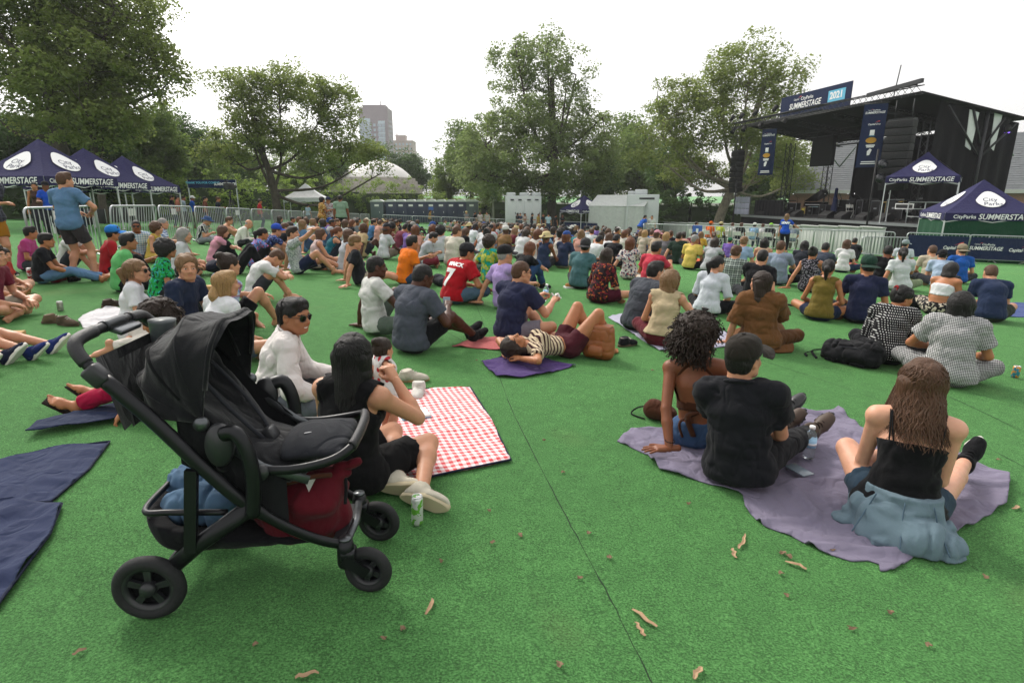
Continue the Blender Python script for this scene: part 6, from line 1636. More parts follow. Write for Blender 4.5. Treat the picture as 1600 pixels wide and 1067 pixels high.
# --- seated people one can tell apart: u, v, heading, pose, woman?, outfit, label
MID = [
 (12, 452, 75, 'cross', 1, fit('#b23a34', '#c9a08a', 'messy', 'darkbrown', 'fair', top='tee'), 'child in red top sitting at the left picture edge', .78),
 (76, 434, 62, 'out', 0, fit('#1c1d22', '#5d7fa3', 'messy', 'black', 'tan'), 'boy in black tee and light jeans beside the soda bottle', .92),
 (50, 416, 65, 'cross', 0, fit('#b0457f', '#30343c', 'short', 'black', 'tan'), 'boy in pink shirt behind the boy in black', .92),
 (112, 418, 80, 'hug', 0, fit('#d9d9d8', '#30343c', 'short', 'brown', 'fair', bottom='shorts'), 'person in white tee behind the legs of the standing man', 1),
 (200, 446, 48, 'knee', 0, fit('#63b06a', '#17181b', 'short', 'black', 'olive'), 'man in light green tee with black hair beside the standing man', 1.02),
 (178, 424, 48, 'cross', 0, fit('#a8232b', DARK, 'short', 'black', 'tan', hat='cap', hatmat=fabric('#2b7fd0')), 'person in red top and bright blue cap behind the green tee', 1),
 (222, 402, 130, 'cross', 0, fit(('#7fa6c8', 'check', '#dfe7ee'), '#3b3f48', 'crop', 'black', 'brown', shades=True), 'man in pale blue checked shirt and sunglasses facing the camera', 1),
 (262, 462, 55, 'cross', 1, fit(('#1f9a4a', 'floral', '#0c3a20', 1.0, None, '#3aa7b0'), DARK, 'curly', 'black', 'olive', off=.02), 'person in bright green printed shirt with black curls', 1),
 (288, 424, 70, 'cross', 1, fit('#c3c6c9', '#2c2e33', 'bob', 'grey', 'fair'), 'grey haired woman in pale tee behind the green printed shirt', 1),
 (262, 396, 70, 'leanL', 0, fit(('#3c5f9c', 'check', '#d8e0ea'), '#9a9484', 'crop', 'grey', 'fair'), 'grey haired man in blue checked shirt by the barriers', 1),
 (246, 404, 80, 'cross', 1, fit('#c7a94f', '#c7a94f', 'curly', 'brown', 'fair', top='tank'), 'curly brown haired woman in yellow top by the barriers', .96),
 (340, 408, 55, 'hug', 1, fit('#c98fa0', '#191a1e', 'long', 'brown', 'fair'), 'woman in pink tee with long wavy brown hair', .98),
 (318, 378, 75, 'phone', 0, fit(('#2a2c33', 'stripes_x', '#d8d8d4'), '#7e8187', 'crop', 'grey', 'fair', hat='sun', hatmat=fabric('#39507a')), 'person in striped shirt and blue sun hat near the barriers', 1),
 (352, 376, 75, 'hug', 0, dict(shirt=None, pants=fabric('#55504a'), bottom='shorts', hair='short', hairc='brown', skin='fair'), 'shirtless man hugging his knees near the barriers', 1),
 (378, 382, 75, 'hunch', 0, fit('#dbd9d0', '#222327', 'bald', 'grey', 'fair', top='long'), 'bald man in white shirt bending forward', 1),
 (402, 412, 58, 'hug', 1, fit(('#6f8fd0', 'floral', '#c9627f', 1.2, None, '#24305a'), '#1b1c20', 'ponytail', 'black', 'tan'), 'woman in blue and pink flowered top with black braid', .98),
 (424, 404, 55, 'hug', 0, fit(('#25305a', 'floral', '#5f6fa8'), '#8d8474', 'short', 'brown', 'fair', bottom='shorts', hat='cap', hatmat=fabric('#2c4fb0')), 'man in navy print shirt and blue cap', 1),
 (500, 414, 62, 'out', 1, fit('#c9b3b0', '#2a2c36', 'long', 'brown', 'fair', top='tank', bottom='shorts'), 'woman in pale pink top beside the man who points', .98),
 (520, 404, 62, 'hug', 1, fit('#1d5f6b', '#20262e', 'ponytail', 'auburn', 'fair', top='tank'), 'red haired woman in teal tank top', .98),
 (545, 418, 58, 'sideL', 1, fit('#b9bec6', '#4b4e56', 'long', 'brown', 'fair', top='tank'), 'woman in grey tank top with long brown hair leaning on her hand', 1),
 (558, 360, 55, 'knee', 0, fit('#3f8fb5', '#2a3242', 'short', 'darkbrown', 'tan'), 'man in turquoise tee at the left of the middle crowd', 1),
 (572, 366, 50, 'cross', 0, fit('#b98a1f', '#30323a', 'short', 'brown', 'fair', hat='cap', hatmat=fabric('#d8d4c0')), 'man in mustard tee and pale cap', 1),
 (582, 374, 55, 'cross', 0, fit('#4a78a8', '#30323a', 'messy', 'darkbrown', 'fair'), 'person in blue tee behind the woman with long black curls', 1),
 (605, 388, 70, 'hug', 1, fit('#b98a55', ('#7a2f3c', 'floral', '#c9b7a0'), 'curly', 'black', 'brown', top='tank'), 'woman with long black curls and bare shoulders', 1),
 (625, 390, 45, 'hunch', 0, fit('#6d2f3f', '#3a4150', 'crop', 'black', 'tan'), 'man in maroon tee with his back turned', 1.05),
 (640, 436, 55, 'knee', 0, fit('#e5761c', '#33455f', 'short', 'black', 'tan', shoe='s', shoemat=SHOE_W), 'man in bright orange tee and jeans', 1.02),
 (668, 410, 80, 'phone', 0, fit('#a6a8ae', '#6b1f2c', 'short', 'black', 'fair'), 'person in grey tee and face mask looking at a phone', .95),
 (712, 410, 35, 'cross', 0, fit('#cfcabb', '#c9c3b3', 'crop', 'brown', 'fair'), 'broad man in cream shirt behind the red jersey', 1.08),
 (572, 436, 70, 'back', 0, fit('#1e2026', '#a49a86', 'messy', 'dirtyblond', 'fair', bottom='shorts'), 'person in black tee with curly fair hair behind the white polo', 1),
 (772, 432, 40, 'leanL', 1, fit(('#1f9fb0', 'tiedye', '#c9c13a', 1.0, None, '#2a9a5a'), '#3a4a60', 'curly', 'darkbrown', 'tan', top='tee'), 'person in turquoise and yellow tie dye shirt', 1),
 (797, 470, 55, 'leanL', 0, fit('#a993c9', '#39422b', 'crop', 'grey', 'fair', hat='cap', hatmat=CAPK), 'man in lavender tee, black cap and olive trousers', 1.04),
 (818, 442, 55, 'hug', 1, fit('#17181c', '#2f4c74', 'long', 'auburn', 'fair', shoe='s', shoemat=SHOE_K), 'auburn haired person in black tee with jeans knees drawn up', 1),
 (838, 408, 45, 'cross', 1, fit('#cfc9c3', '#1a1b1f', 'bob', 'auburn', 'fair', top='tank'), 'red haired woman in sleeveless white top', 1.02),
 (875, 404, 45, 'cross', 1, fit('#c4bcb5', '#c8c2b8', 'curly', 'black', 'brown', top='tank'), 'black haired woman in sleeveless grey white top', 1.02),
 (912, 441, 42, 'cross', 0, fit('#476b70', '#2a2c32', 'short', 'black', 'tan', hat='backcap', hatmat=fabric('#3a3a3c')), 'man in teal grey tee with cap worn backwards', 1.04),
 (944, 461, 50, 'cross', 1, fit(('#241a1e', 'floral', '#6b1f2a', .8, None, '#b0602a'), '#4a1626', 'long', 'darkbrown', 'fair', top='elbow', bottom='shorts'), 'long haired woman in black and red flowered shirt', 1),
 (770, 388, 40, 'leanL', 0, fit('#c9cdd6', '#5d7390', 'short', 'black', 'tan'), 'man in pale tee leaning back on his left arm', 1),
 (740, 384, 60, 'knee', 0, fit('#d5d9de', '#6d84a6', 'crop', 'black', 'dark'), 'man in white tee and light jeans with very short hair', 1.02),
 (955, 412, 42, 'hunch', 0, fit('#1b1c21', '#24262c', 'crop', 'black', 'tan', top='elbow'), 'man in black shirt right of the white tee', 1.04),
 (925, 414, 55, 'hunch', 0, fit('#cfd2d4', '#2c2f36', 'crop', 'black', 'tan'), 'man in white tee bending forward', 1.02),
 (974, 396, 45, 'cross', 1, fit('#d0ccc3', '#18191d', 'bob', 'auburn', 'fair', top='tee'), 'auburn haired woman in white blouse', .98),
 (990, 428, 40, 'leanL', 1, fit(('#d4cfcb', 'floral', '#38405a', 1.0, None, '#b23a44'), '#b9b3a9', 'bob', 'auburn', 'fair'), 'woman in white flowered top leaning on her left arm', 1),
 (1020, 442, 48, 'kneeR', 0, fit('#bf3a4c', '#c2bdb2', 'short', 'black', 'tan', bottom='shorts'), 'man in coral red tee behind the couple', 1.04),
 (1040, 404, 35, 'cross', 1, fit('#6d6a70', '#6d6a70', 'bob', 'blond', 'fair', top='tank'), 'blond woman in grey dress near the pen', 1),
 (1064, 406, 35, 'leanL', 0, fit('#26382f', '#232529', 'crop', 'darkbrown', 'fair'), 'man in dark green tee near the pen', 1.02),
 (1082, 414, 45, 'cross', 0, fit('#d8bf62', '#24262b', 'crop', 'grey', 'olive', shades=True), 'grey haired man in yellow tee', 1.02),
 (1113, 418, 40, 'hug', 1, fit('#aeb0b4', '#33353b', 'bob', 'darkbrown', 'fair'), 'dark haired person in light grey tee by the yellow tee', 1),
 (1148, 448, 30, 'cross', 0, fit(('#33443f', 'plaid', '#b9c4bc', 1.2, None, '#1b2422'), '#22242a', 'messy', 'brown', 'fair'), 'man in dark green plaid shirt', 1.02),
 (1160, 418, 35, 'cross', 0, fit('#8fa8c4', '#30343c', 'messy', 'dirtyblond', 'fair'), 'fair haired man in light blue shirt behind the plaid shirt', 1.02),
 (1185, 462, 40, 'leanR', 0, fit('#17181c', '#24262b', 'crop', 'black', 'fair'), 'man in black tee with watch leaning on his right hand', 1.04),
 (1194, 418, 25, 'cross', 1, fit('#c9a78f', '#18191d', 'bob', 'black', 'fair', top='tank'), 'black haired woman in peach strapless top', .98),
 (1222, 436, 30, 'leanL', 0, fit('#8b98ab', '#1b1d22', 'crop', 'brown', 'fair'), 'man in blue grey tee sitting on a white cloth', 1.06),
 (1140, 398, 40, 'cross', 0, fit('#7a5fb0', '#33353b', 'crop', 'black', 'fair', hat='cap', hatmat=fabric('#22664a')), 'child in purple tee and green cap', .8),
 (1024, 396, 50, 'cross', 1, fit('#b9a48f', '#33353b', 'bob', 'brown', 'fair', hat='cap', hatmat=fabric('#d89aa8')), 'woman in pink cap near the pen', 1),
 (1006, 394, 45, 'cross', 1, fit('#c0b4a4', '#33353b', 'bob', 'blond', 'fair'), 'blond woman in beige top near the pen', 1),
 (1115, 478, 42, 'cross', 1, fit('#c7cdd4', '#15161a', 'ponytail', 'black', 'fair', top='elbow', hyaw=20), 'black ponytailed woman in white knitted top', 1),
 (1252, 422, 30, 'hug', 1, fit('#2a2d36', '#22242a', 'long', 'black', 'tan'), 'woman with very long black hair by the fence', 1),
 (1272, 446, 30, 'leanL', 1, fit(('#1a1a20', 'floral', '#8a8590', 1.6), '#1b1c22', 'bun', 'black', 'tan', top='tank'), 'woman in black flowered sleeveless top leaning left', 1),
 (1284, 428, 30, 'hug', 0, fit('#3b4250', '#24262c', 'crop', 'black', 'tan'), 'man in dark grey tee behind the flowered black top', 1.02),
 (1320, 418, 25, 'cross', 1, fit('#d6d6d6', '#24314a', 'long', 'brown', 'fair', top='tee'), 'woman with wavy brown hair in white tee on a red cloth', 1),
 (1332, 404, 30, 'hug', 0, fit('#1d1f24', '#24262c', 'crop', 'black', 'tan'), 'man in black tee behind the wavy haired woman', 1.02),
 (1290, 486, 20, 'cross', 1, fit('#6f5f2a', '#1d2740', 'ponytail', 'black', 'tan', top='tank', neck=.03, bottom='mini'), 'woman in olive tank top and denim shorts', 1.02),
 (1352, 490, 18, 'cross', 0, fit('#232844', '#1c1d22', 'short', 'black', 'tan', hat='backcap', hatmat=fabric('#1f3b30')), 'man in navy tee and dark green cap', 1.1),
 (1380, 440, 20, 'leanR', 0, fit('#15161a', '#2a2c32', 'crop', 'black', 'brown'), 'man in black tee with bright print on the back', 1.04),
 (1412, 444, 10, 'leanL', 1, fit('#ced3d3', '#7d8a6a', 'ponytail', 'black', 'tan'), 'woman in white tee with low black bun and thin strap', 1.02),
 (1412, 414, 20, 'cross', 0, fit('#c4cbd2', '#2a2c32', 'crop', 'black', 'fair', hat='cap', hatmat=fabric('#8d9a9c')), 'person in white tee and grey cap near the banners', 1),
 (1456, 434, 10, 'cross', 0, fit('#bdb39d', '#2a2c32', 'crop', 'brown', 'fair'), 'man in cream shirt near the banners', 1.02),
 (1474, 440, 12, 'hunch', 0, fit('#a3b6cc', '#2a2c32', 'crop', 'black', 'fair', hat='backcap', hatmat=CAPK), 'person in pale blue shirt and black cap', 1),
 (1502, 434, 8, 'cross', 0, fit('#1f57a8', '#2a2c32', 'short', 'brown', 'fair', hat='backcap', hatmat=fabric('#8a7f6a')), 'man in bright blue shirt and tan cap', 1.04),
 (1472, 478, 45, 'phone', 1, fit('#dcdde0', ('#1b1b1e', 'floral', '#cbbfae', 1.2), 'bob', 'black', 'tan', top='crop', neck=.13, hem=.2), 'woman in white strapless top looking at a phone', 1),
 (1556, 488, 5, 'hunch', 0, fit('#27334f', '#2f352b', 'crop', 'brown', 'fair', bottom='shorts'), 'man in navy tee bending forward on the blue blanket', 1.06),
 (372, 502, 38, 'leanR', 0, fit(('#b9c2d6', 'plaid', '#6f7fa6', .9, None, '#a8485a'), '#141519', 'bun', 'darkbrown', 'fair', top='elbow', bottom='shorts', off=.02), 'person in pale plaid shirt with hair in a small bun', 1.02),
 (408, 458, 68, 'hug', 0, fit('#d4d4d4', '#3a3c42', 'crop', 'brown', 'fair', bottom='shorts'), 'person in white tee with head resting on tattooed arms', 1),
]
def build_mid():
 for row in MID:
  u, v, f, pose, fem, o, lab, s = row
  over = {'hpitch': -8} if pose in ('hug',) and 'head resting' not in lab else ({'hpitch': -50, 'curve': 40} if 'head resting' in lab else {})
  if 'facing the camera' in lab: over = {'hyaw': 20}
  if 'knitted' in lab: over = {'hyaw': 30}
  f += 14 if u > 1200 else 0
  o.pop('hyaw', None); u -= (v - 340) * .08; v += (v - 340) * .1
  if pose == 'cross' and not over: over = {'hyaw': random.choice((-18, 0, 14, 25))}
  person(u, v, f, pose, lab, o, s=s, fem=bool(fem), b=random.choice((.96, 1.0, 1.06)), over=over, h=.017 if v > 440 else .02)
build_mid()

# --- people off to the side of the frame whose legs show
def build_edge():
 for (u, v, f, pose, o, lab, ov) in [
  (-72, 456, 88, 'out', fit('#8a8f94', '#8f959a', bottom='shorts', skin_='fair'), 'barefoot person with bare legs reaching in from the left edge, farther pair', {}),
  (-92, 474, 86, 'out', fit('#54606c', '#6f7a80', bottom='shorts', skin_='tan'), 'barefoot person with tanned legs reaching in from the left edge, nearer pair', {}),
  (-12, 498, 80, 'cross', fit('#6b2133', '#a8a08e', bottom='shorts', skin_='fair', hair='short'), 'person in beige shorts sitting cross legged, cut by the left edge', {}),
  (-92, 556, 84, 'out', fit('#2a4a44', '#777c82', bottom='shorts', skin_='fair', shoe='s', shoemat=fabric('#22306a'), lacemat=fabric('#2f3f80')), 'person with blue canvas sneakers stretching legs in at the left edge', {}),
  (-178, 574, 84, 'out', fit('#444a55', '#3a3f48', bottom='shorts', skin_='fair', shoe='s', shoemat=fabric('#1b2238')), 'person with navy sneakers stretching legs in at the left edge', {})]:
  person(u, v, f, pose, lab, o, over=ov, h=.016, hh=.009)
build_edge()

# --- standing people and staff
def build_standing():
 G = 'people standing'
 person(126, 440, 5, 'stand', 'man in blue tee and charcoal shorts standing with his back turned', fit('#5b7da0', '#3d383c', 'short', 'brown', 'fair', bottom='shorts', shoe='s', shoemat=SHOE_K, solemat=SHOE_K, hem=-.1, off=.022), G, h=.013, hh=.009, hero=True, s=1.03,
           over=dict(handL=(-.12, .3, 1.06), handR=(.16, .28, 1.06), epoleL=(-1, -.3, -.2), epoleR=(1, -.3, -.2), hyaw=20, footL=(-.1, -.04, .085), footR=(.16, .12, .085)))
 person(2, 432, 120, 'standfold', 'man in dark plaid shirt and mustard shorts standing at the left edge', fit(('#2b2d36', 'plaid', '#3f424c', .8, None, '#5a5d68'), '#9a6a1c', 'short', 'brown', 'fair', bottom='shorts', shoe='s', shoemat=SHOE_K, off=.03), G, h=.013, hero=True, hh=.009, s=1.05, b=1.12)
 q = gp(506, 374)
 person(506, 374, 60, 'stand', 'long haired woman in orange patterned dress standing in the crowd', fit(('#b98a3c', 'floral', '#7a3a1c', 1.0, None, '#d8c9a0'), ('#b98a3c', 'floral', '#7a3a1c', 1.0, None, '#d8c9a0'), 'long', 'black', 'tan', bottom='shorts', off=.03), G, fem=True, over=dict(handR=(.1, .34, 1.15)))
 person(518, 374, 175, 'stand', 'man in grey tee and dark cap standing between two others', fit(('#c0c2c6', 'floral', '#8f5a60'), '#22304a', 'short', 'black', 'tan', bottom='shorts', hat='cap', hatmat=fabric('#1f2a4a')), G, over=dict(handR=(.1, .34, 1.15)))
 person(536, 376, -10, 'stand', 'man in sage green tee and black shorts standing with back turned', fit('#7f9a84', '#191a1d', 'crop', 'black', 'brown', bottom='shorts'), G, s=1.05, b=1.1)
 q = at(1228, 350, 25.6)
 r, J = person(1228, 382, 40, 'stand', 'staff woman in blue shirt leaning on the pen barrier', fit('#1f50b8', '#17181c', 'long', 'dirtyblond', 'fair', hem=-.1), G, fem=True, over=dict(handR=(.5, .3, 1.02), epoleR=(.3, -.6, -1)), hero=True, h=.018, loc=gpt(q.x, 25.6), s=1.04)
 back_print(r, [('STAFF', .13, .38, INK_W, .01)])
 for i, (u, v, f, c, lab, kw) in enumerate([
  (1001, 366, 60, '#1f57b0', 'staff in blue leaning forward by the white trailer', {}), (1008, 364, 70, '#1f57b0', 'second staff in blue behind the leaning one', {}), (1020, 352, 200, '#d0d0cc', 'man in white tee standing in front of the white trailer', {}),
  (808, 352, 60, '#1e2127', 'person in black left of the pair by the restroom trailer', {}), (813, 354, 180, '#3a4a62', 'man in blue grey standing by the restroom trailer', {}), (820, 353, 160, '#b9a39a', 'woman in pale top standing by the restroom trailer', {}),
  (831, 354, 90, '#1d1f24', 'person in black right of the restroom trailer', {}), (841, 354, 120, '#b79a52', 'person in ochre top right of the restroom trailer', {}), (848, 353, 120, '#2b2f38', 'person in dark clothes left of the masked person', {}), (857, 354, 170, '#b9d3e0', 'person in pale blue and white mask behind the crowd', {}), (868, 354, 60, '#1b1c20', 'person in black right of the masked person', {}), (879, 353, 170, '#1c1d21', 'woman in black with arms folded by the navy tent', {}),
  (728, 353, 150, '#8a8c90', 'person in grey with straw hat by the toilets', {'hat': 'sun', 'hatmat': fabric('#c9b98a')}), (741, 353, 60, '#17181c', 'person in black standing by the toilets', {}), (750, 352, 190, '#c9bdb9', 'woman in pale top standing by the toilets', {}), (761, 351, 200, '#b0aaa2', 'man in beige leaning by the last toilet', {}), (671, 350, 90, '#a3804a', 'person in ochre standing before the toilets', {}),
  (480, 362, 30, '#a9c3d6', 'person in pale blue at the white tent', {}), (405, 372, 70, '#b02430', 'man in red tee standing at the far left barriers', {}),
  (268, 362, 70, '#23252b', 'man in black behind the left barriers', {}), (277, 364, 70, '#c97f66', 'person in salmon shirt behind the left barriers', {}), (286, 363, 70, '#a9b6c4', 'man in pale shirt behind the left barriers', {}), (300, 366, 70, '#2457b0', 'person in blue shirt and white cap behind the left barriers', {'hat': 'cap', 'hatmat': fabric('#d8d8d4')}), (320, 364, 70, '#70402f', 'person in rust top behind the left barriers', {}), (340, 364, 70, '#1f2836', 'person in navy with face mask behind the left barriers', {})]):
  p = None; fem = 'woman' in lab
  Y = {True: None}.get(False)
  # standing behind the seated rows: set the distance from the eye-level line
  if u > 700 or u in (671,): Y = 50.0 if u < 990 else 38.0
  elif u == 480: Y = 42.0
  elif u == 405: Y = 32.0
  else: Y = 30.0
  q = at(u, 320, Y); loc = gpt(q.x, Y)
  o = fit(c, random.choice(['#1b1d22', '#2d3a52', '#6a6258', '#23262c']), random.choice(['short', 'crop', 'messy']) if not fem else 'long', random.choice(['black', 'darkbrown', 'brown']), random.choice(['fair', 'tan', 'olive', 'brown']), **kw)
  person(u, v, f, random.choice(['stand', 'standfold']) if 'leaning forward' not in lab else 'stand', lab, o, 'people standing in the distance', loc=loc, h=.026, hh=.014, over=({'lean': 38, 'handR': (.2, .6, .9), 'handL': (-.1, .6, .9)} if 'leaning forward' in lab else {}), fem=fem)
 q = at(80, 330, 17.5); person(80, 370, 165, 'stand', 'worker in bright blue shirt and face mask under the nearest left tent', fit('#1d4fc0', '#20232b', 'crop', 'black', 'brown', hat='cap', hatmat=CAPK), G, loc=gpt(q.x, 17.5), over=dict(handR=(.1, .34, 1.1)))
 q = at(62, 330, 18.0); person(62, 370, 150, 'stand', 'person in dark dress behind the masked worker under the tent', fit('#4a3730', '#2b2d36', 'bun', 'black', 'tan', top='tank'), G, loc=gpt(q.x, 18.0), fem=True)
def back_print(root, items, mats=None):
 """prints lettering onto the back of a shirt: (text, size, height above seat, material, bold)"""
 from mathutils.bvhtree import BVHTree
 sh = [c for c in root.children if c.name.startswith(('shirt', 'jersey'))][0]; me = sh.data
 bv = BVHTree.FromPolygons([v.co.copy() for v in me.vertices], [tuple(p.vertices) for p in me.polygons])
 J = root_J[root.name]; c = J['chest']; d3 = Vector(J['d2']); lat = Vector(J['lat'])
 bk = -(d3.cross(lat)).normalized()
 for (txt, size, hgt, mat, bold) in items:
  tm = text_mesh(txt, size, bold=bold, name='shirt_print'); bm = bmesh.new(); bm.from_mesh(tm); bmesh.ops.triangulate(bm, faces=bm.faces[:])
  bmesh.ops.subdivide_edges(bm, edges=[e for e in bm.edges if e.calc_length() > .012], cuts=2); bmesh.ops.triangulate(bm, faces=bm.faces[:]); 
  bmesh.ops.subdivide_edges(bm, edges=[e for e in bm.edges if e.calc_length() > .02], cuts=1); bmesh.ops.triangulate(bm, faces=bm.faces[:])
  base = Vector(J['pel']) + Vector(J['d1']) * 0
  for v in bm.verts:
   p = base + lat * v.co.x + d3 * (hgt + v.co.y); h_ = bv.ray_cast(p + bk * .6, -bk)
   v.co = (h_[0] + bk * .004) if h_[0] is not None else p + bk * .15
  bm.to_mesh(tm); bm.free(); obj('shirt_print', tm, mat, sh)
build_standing()

# --- chairs and people in the pen before the stage
def build_pen():
 proto = empty('folding_chair'); folding_chair_parts(proto); first = True
 cols = [('#d8641e', 'orange shirt and orange cap', '#d8641e'), ('#b9c43a', 'yellow safety vest and straw cap', '#c9b98a'), ('#d0d0ce', 'white tee', None), ('#1b1c20', 'black tank top', None), ('#8fb0d0', 'light blue tee and white cap', '#d8d8d4'), ('#c9c9c9', 'pale grey tee', None), ('#22252c', 'black tee and lime cap', '#8fd04a'), ('#d4d4d0', 'white shirt at the right end', None), ('#5a4a42', 'brown top', None), ('#7a8794', 'grey blue tee', None)]
 pos = [(1108, 30.0), (1124, 30.4), (1142, 30.8), (1156, 29.6), (1177, 29.4), (1190, 30.6), (1203, 28.8), (1218, 29.8), (1085, 32.0), (1240, 28.0)]
 for (c, lab, hat), (u, Y) in zip(cols, pos):
  q = at(u, 350, Y); p = gpt(q.x, Y); f = facing(p) + 5
  ch = proto if first else copy_tree(proto); first = False; ch.matrix_world = Matrix.Translation(p) @ Matrix.Rotation(R(-f), 4, 'Z'); tag(ch, 'white folding chair in the pen under the person in ' + lab, 'chair', 'folding chairs in the pen')
  person(u, 0, f, 'chair', 'person seated in the pen wearing ' + lab, fit(c, random.choice(['#23262c', '#3a4a62', '#6a6258']), random.choice(['crop', 'short', 'bob']), random.choice(['black', 'brown', 'darkbrown', 'grey']), random.choice(['fair', 'tan', 'olive', 'brown']), **({'hat': 'cap', 'hatmat': fabric(hat)} if hat else {})), 'people seated in the pen', loc=p, h=.024, hh=.014)
build_pen()

# --- the crowd farther back
def build_crowd():
 r_ = random.Random(5)
 taken = [Vector((o.location.x, o.location.y)) for o in bpy.data.objects if o.name.startswith('person') and o.parent is None]
 cols = [('#d4d5d6', 'white'), ('#c4c8cc', 'white'), ('#1c1d21', 'black'), ('#24262c', 'black'), ('#6f747c', 'grey'), ('#a3a6ab', 'light grey'), ('#27324d', 'navy'), ('#4f7396', 'blue'), ('#8fb0d0', 'pale blue'), ('#6d2f3a', 'maroon'), ('#b8403e', 'red'), ('#b0607a', 'pink'), ('#c9988a', 'salmon'), ('#3a5a48', 'green'), ('#b9a27c', 'beige'), ('#8a6a48', 'brown'), ('#c9a23c', 'yellow'), ('#2f8088', 'teal'), ('#7a62a8', 'purple')]
 wts = [12, 10, 10, 9, 6, 6, 7, 4, 5, 3, 1.5, 2, 3, 2, 5, 3, 1, 2, 1.5]
 hairs = [('crop', 'short brown hair', 'brown'), ('crop', 'short black hair', 'black'), ('short', 'short dark hair', 'darkbrown'), ('long', 'long dark hair', 'darkbrown'), ('long', 'long blond hair', 'dirtyblond'), ('bob', 'bobbed brown hair', 'brown'), ('bun', 'black hair in a bun', 'black'), ('ponytail', 'brown ponytail', 'brown'), ('curly', 'curly black hair', 'black'), ('crop', 'grey hair', 'grey'), ('bob', 'auburn hair', 'auburn')]
 caps = [(None, None)] * 22 + [('#d0d0cc', 'white cap'), ('#202228', 'black cap'), ('#2b4a8a', 'blue cap'), ('#c9b98a', 'straw hat')]
 skins = ['pale', 'fair', 'fair', 'tan', 'olive', 'brown', 'dark']
 poses = ['cross', 'hunch', 'hug', 'knee', 'kneeR', 'leanL', 'leanR', 'out', 'cross']
 n = 0; tries = 0; crowd_at = []
 while n < 196 and tries < 20000:
  tries += 1
  Y = 12.5 + 34 * r_.random() ** 1.25; u = r_.uniform(425, 1085)
  q = at(u, 350, Y); x = q.x
  if crowd_at and r_.random() < .62:                  # friends sit close together
   c_ = r_.choice(crowd_at[-40:]); a_ = r_.uniform(0, 6.28); x = c_.x + .68 * math.cos(a_); Y = c_.y + .6 * math.sin(a_); u = 800 + FPX * x / Y / 1.0
  if x < -9.8: continue
  if x > 7.0 + (30 - Y) * .9 and Y < 33: continue
  if Y > 33 and x > 8.5: continue
  if Y < 15 and 470 < u < 560: continue
  if Y < 16 and u > 960: continue
  p = Vector((x, Y)); md = .62 if Y < 28 else .52
  if any((p - t).length < md for t in taken): continue
  taken.append(p); crowd_at.append(p); c, cn = r_.choices(cols, wts)[0]; hs, hn, hc = r_.choice(hairs); cp, cpn = r_.choice(caps); fem = hs in ('long', 'bob', 'bun', 'ponytail')
  place = 'beside the left barriers' if x < -6 else ('near the portable toilets' if u < 700 else ('before the navy tent' if 860 < u < 960 else ('near the seating pen' if u > 985 else 'in the middle of the crowd')))
  far = 'far back ' if Y > 32 else ('' if Y > 20 else 'front ')
  pose = r_.choice(poses); ptn = {'cross': 'cross-legged', 'hunch': 'bent forward', 'hug': 'hugging knees', 'knee': 'one knee up', 'kneeR': 'one knee up', 'leanL': 'leaning left', 'leanR': 'leaning right', 'out': 'legs stretched'}[pose]
  lab = '%sspectator in %s top, %s, %s%s' % (far, cn, cpn or hn, (ptn + ', ') if Y < 32 else '', place)
  if len(lab.split()) > 16: lab = lab.replace(ptn + ', ', '')
  o = fit(c, r_.choice(['#1d1f24', '#2d3a52', '#3c5270', '#7a7266', '#a49a86', '#30343c']), hs, hc, r_.choice(skins), bottom=r_.choice(['long', 'shorts']), top=r_.choice(['tee', 'tee', 'tank' if fem else 'tee']))
  if cp: o['hat'] = 'sun' if 'hat' in cpn else r_.choice(('cap', 'backcap')); o['hatmat'] = fabric(cp)
  person(u, 0, None, pose, lab, o, 'spectators in the seated crowd', loc=gpt(x, Y), h=.026, hh=.014, fem=fem, over={'hyaw': r_.choice((-25, 0, 20))})
  n += 1
 by = {}
 for ob in bpy.data.objects:
  if ob.get('group') == 'spectators in the seated crowd': by.setdefault(ob['label'], []).append(ob)
 for lab, l in by.items():
  if len(l) > 1:
   for i, ob in enumerate(sorted(l, key=lambda q: q.location.x / q.location.y)): ob['label'] = lab.replace('in the middle of the crowd', 'mid crowd').replace('near the portable toilets', 'near the toilets') + ((', leftmost', ', rightmost') if len(l) == 2 else (', leftmost', ', middle one', ', rightmost', ', farther one'))[min(i, 3)]
 for ob in bpy.data.objects:
  if ob.get('group') == 'spectators in the seated crowd' and len(ob['label'].split()) > 16: ob['label'] = ob['label'].replace(' the ', ' ').replace(' in a ', ' in ')
build_crowd()
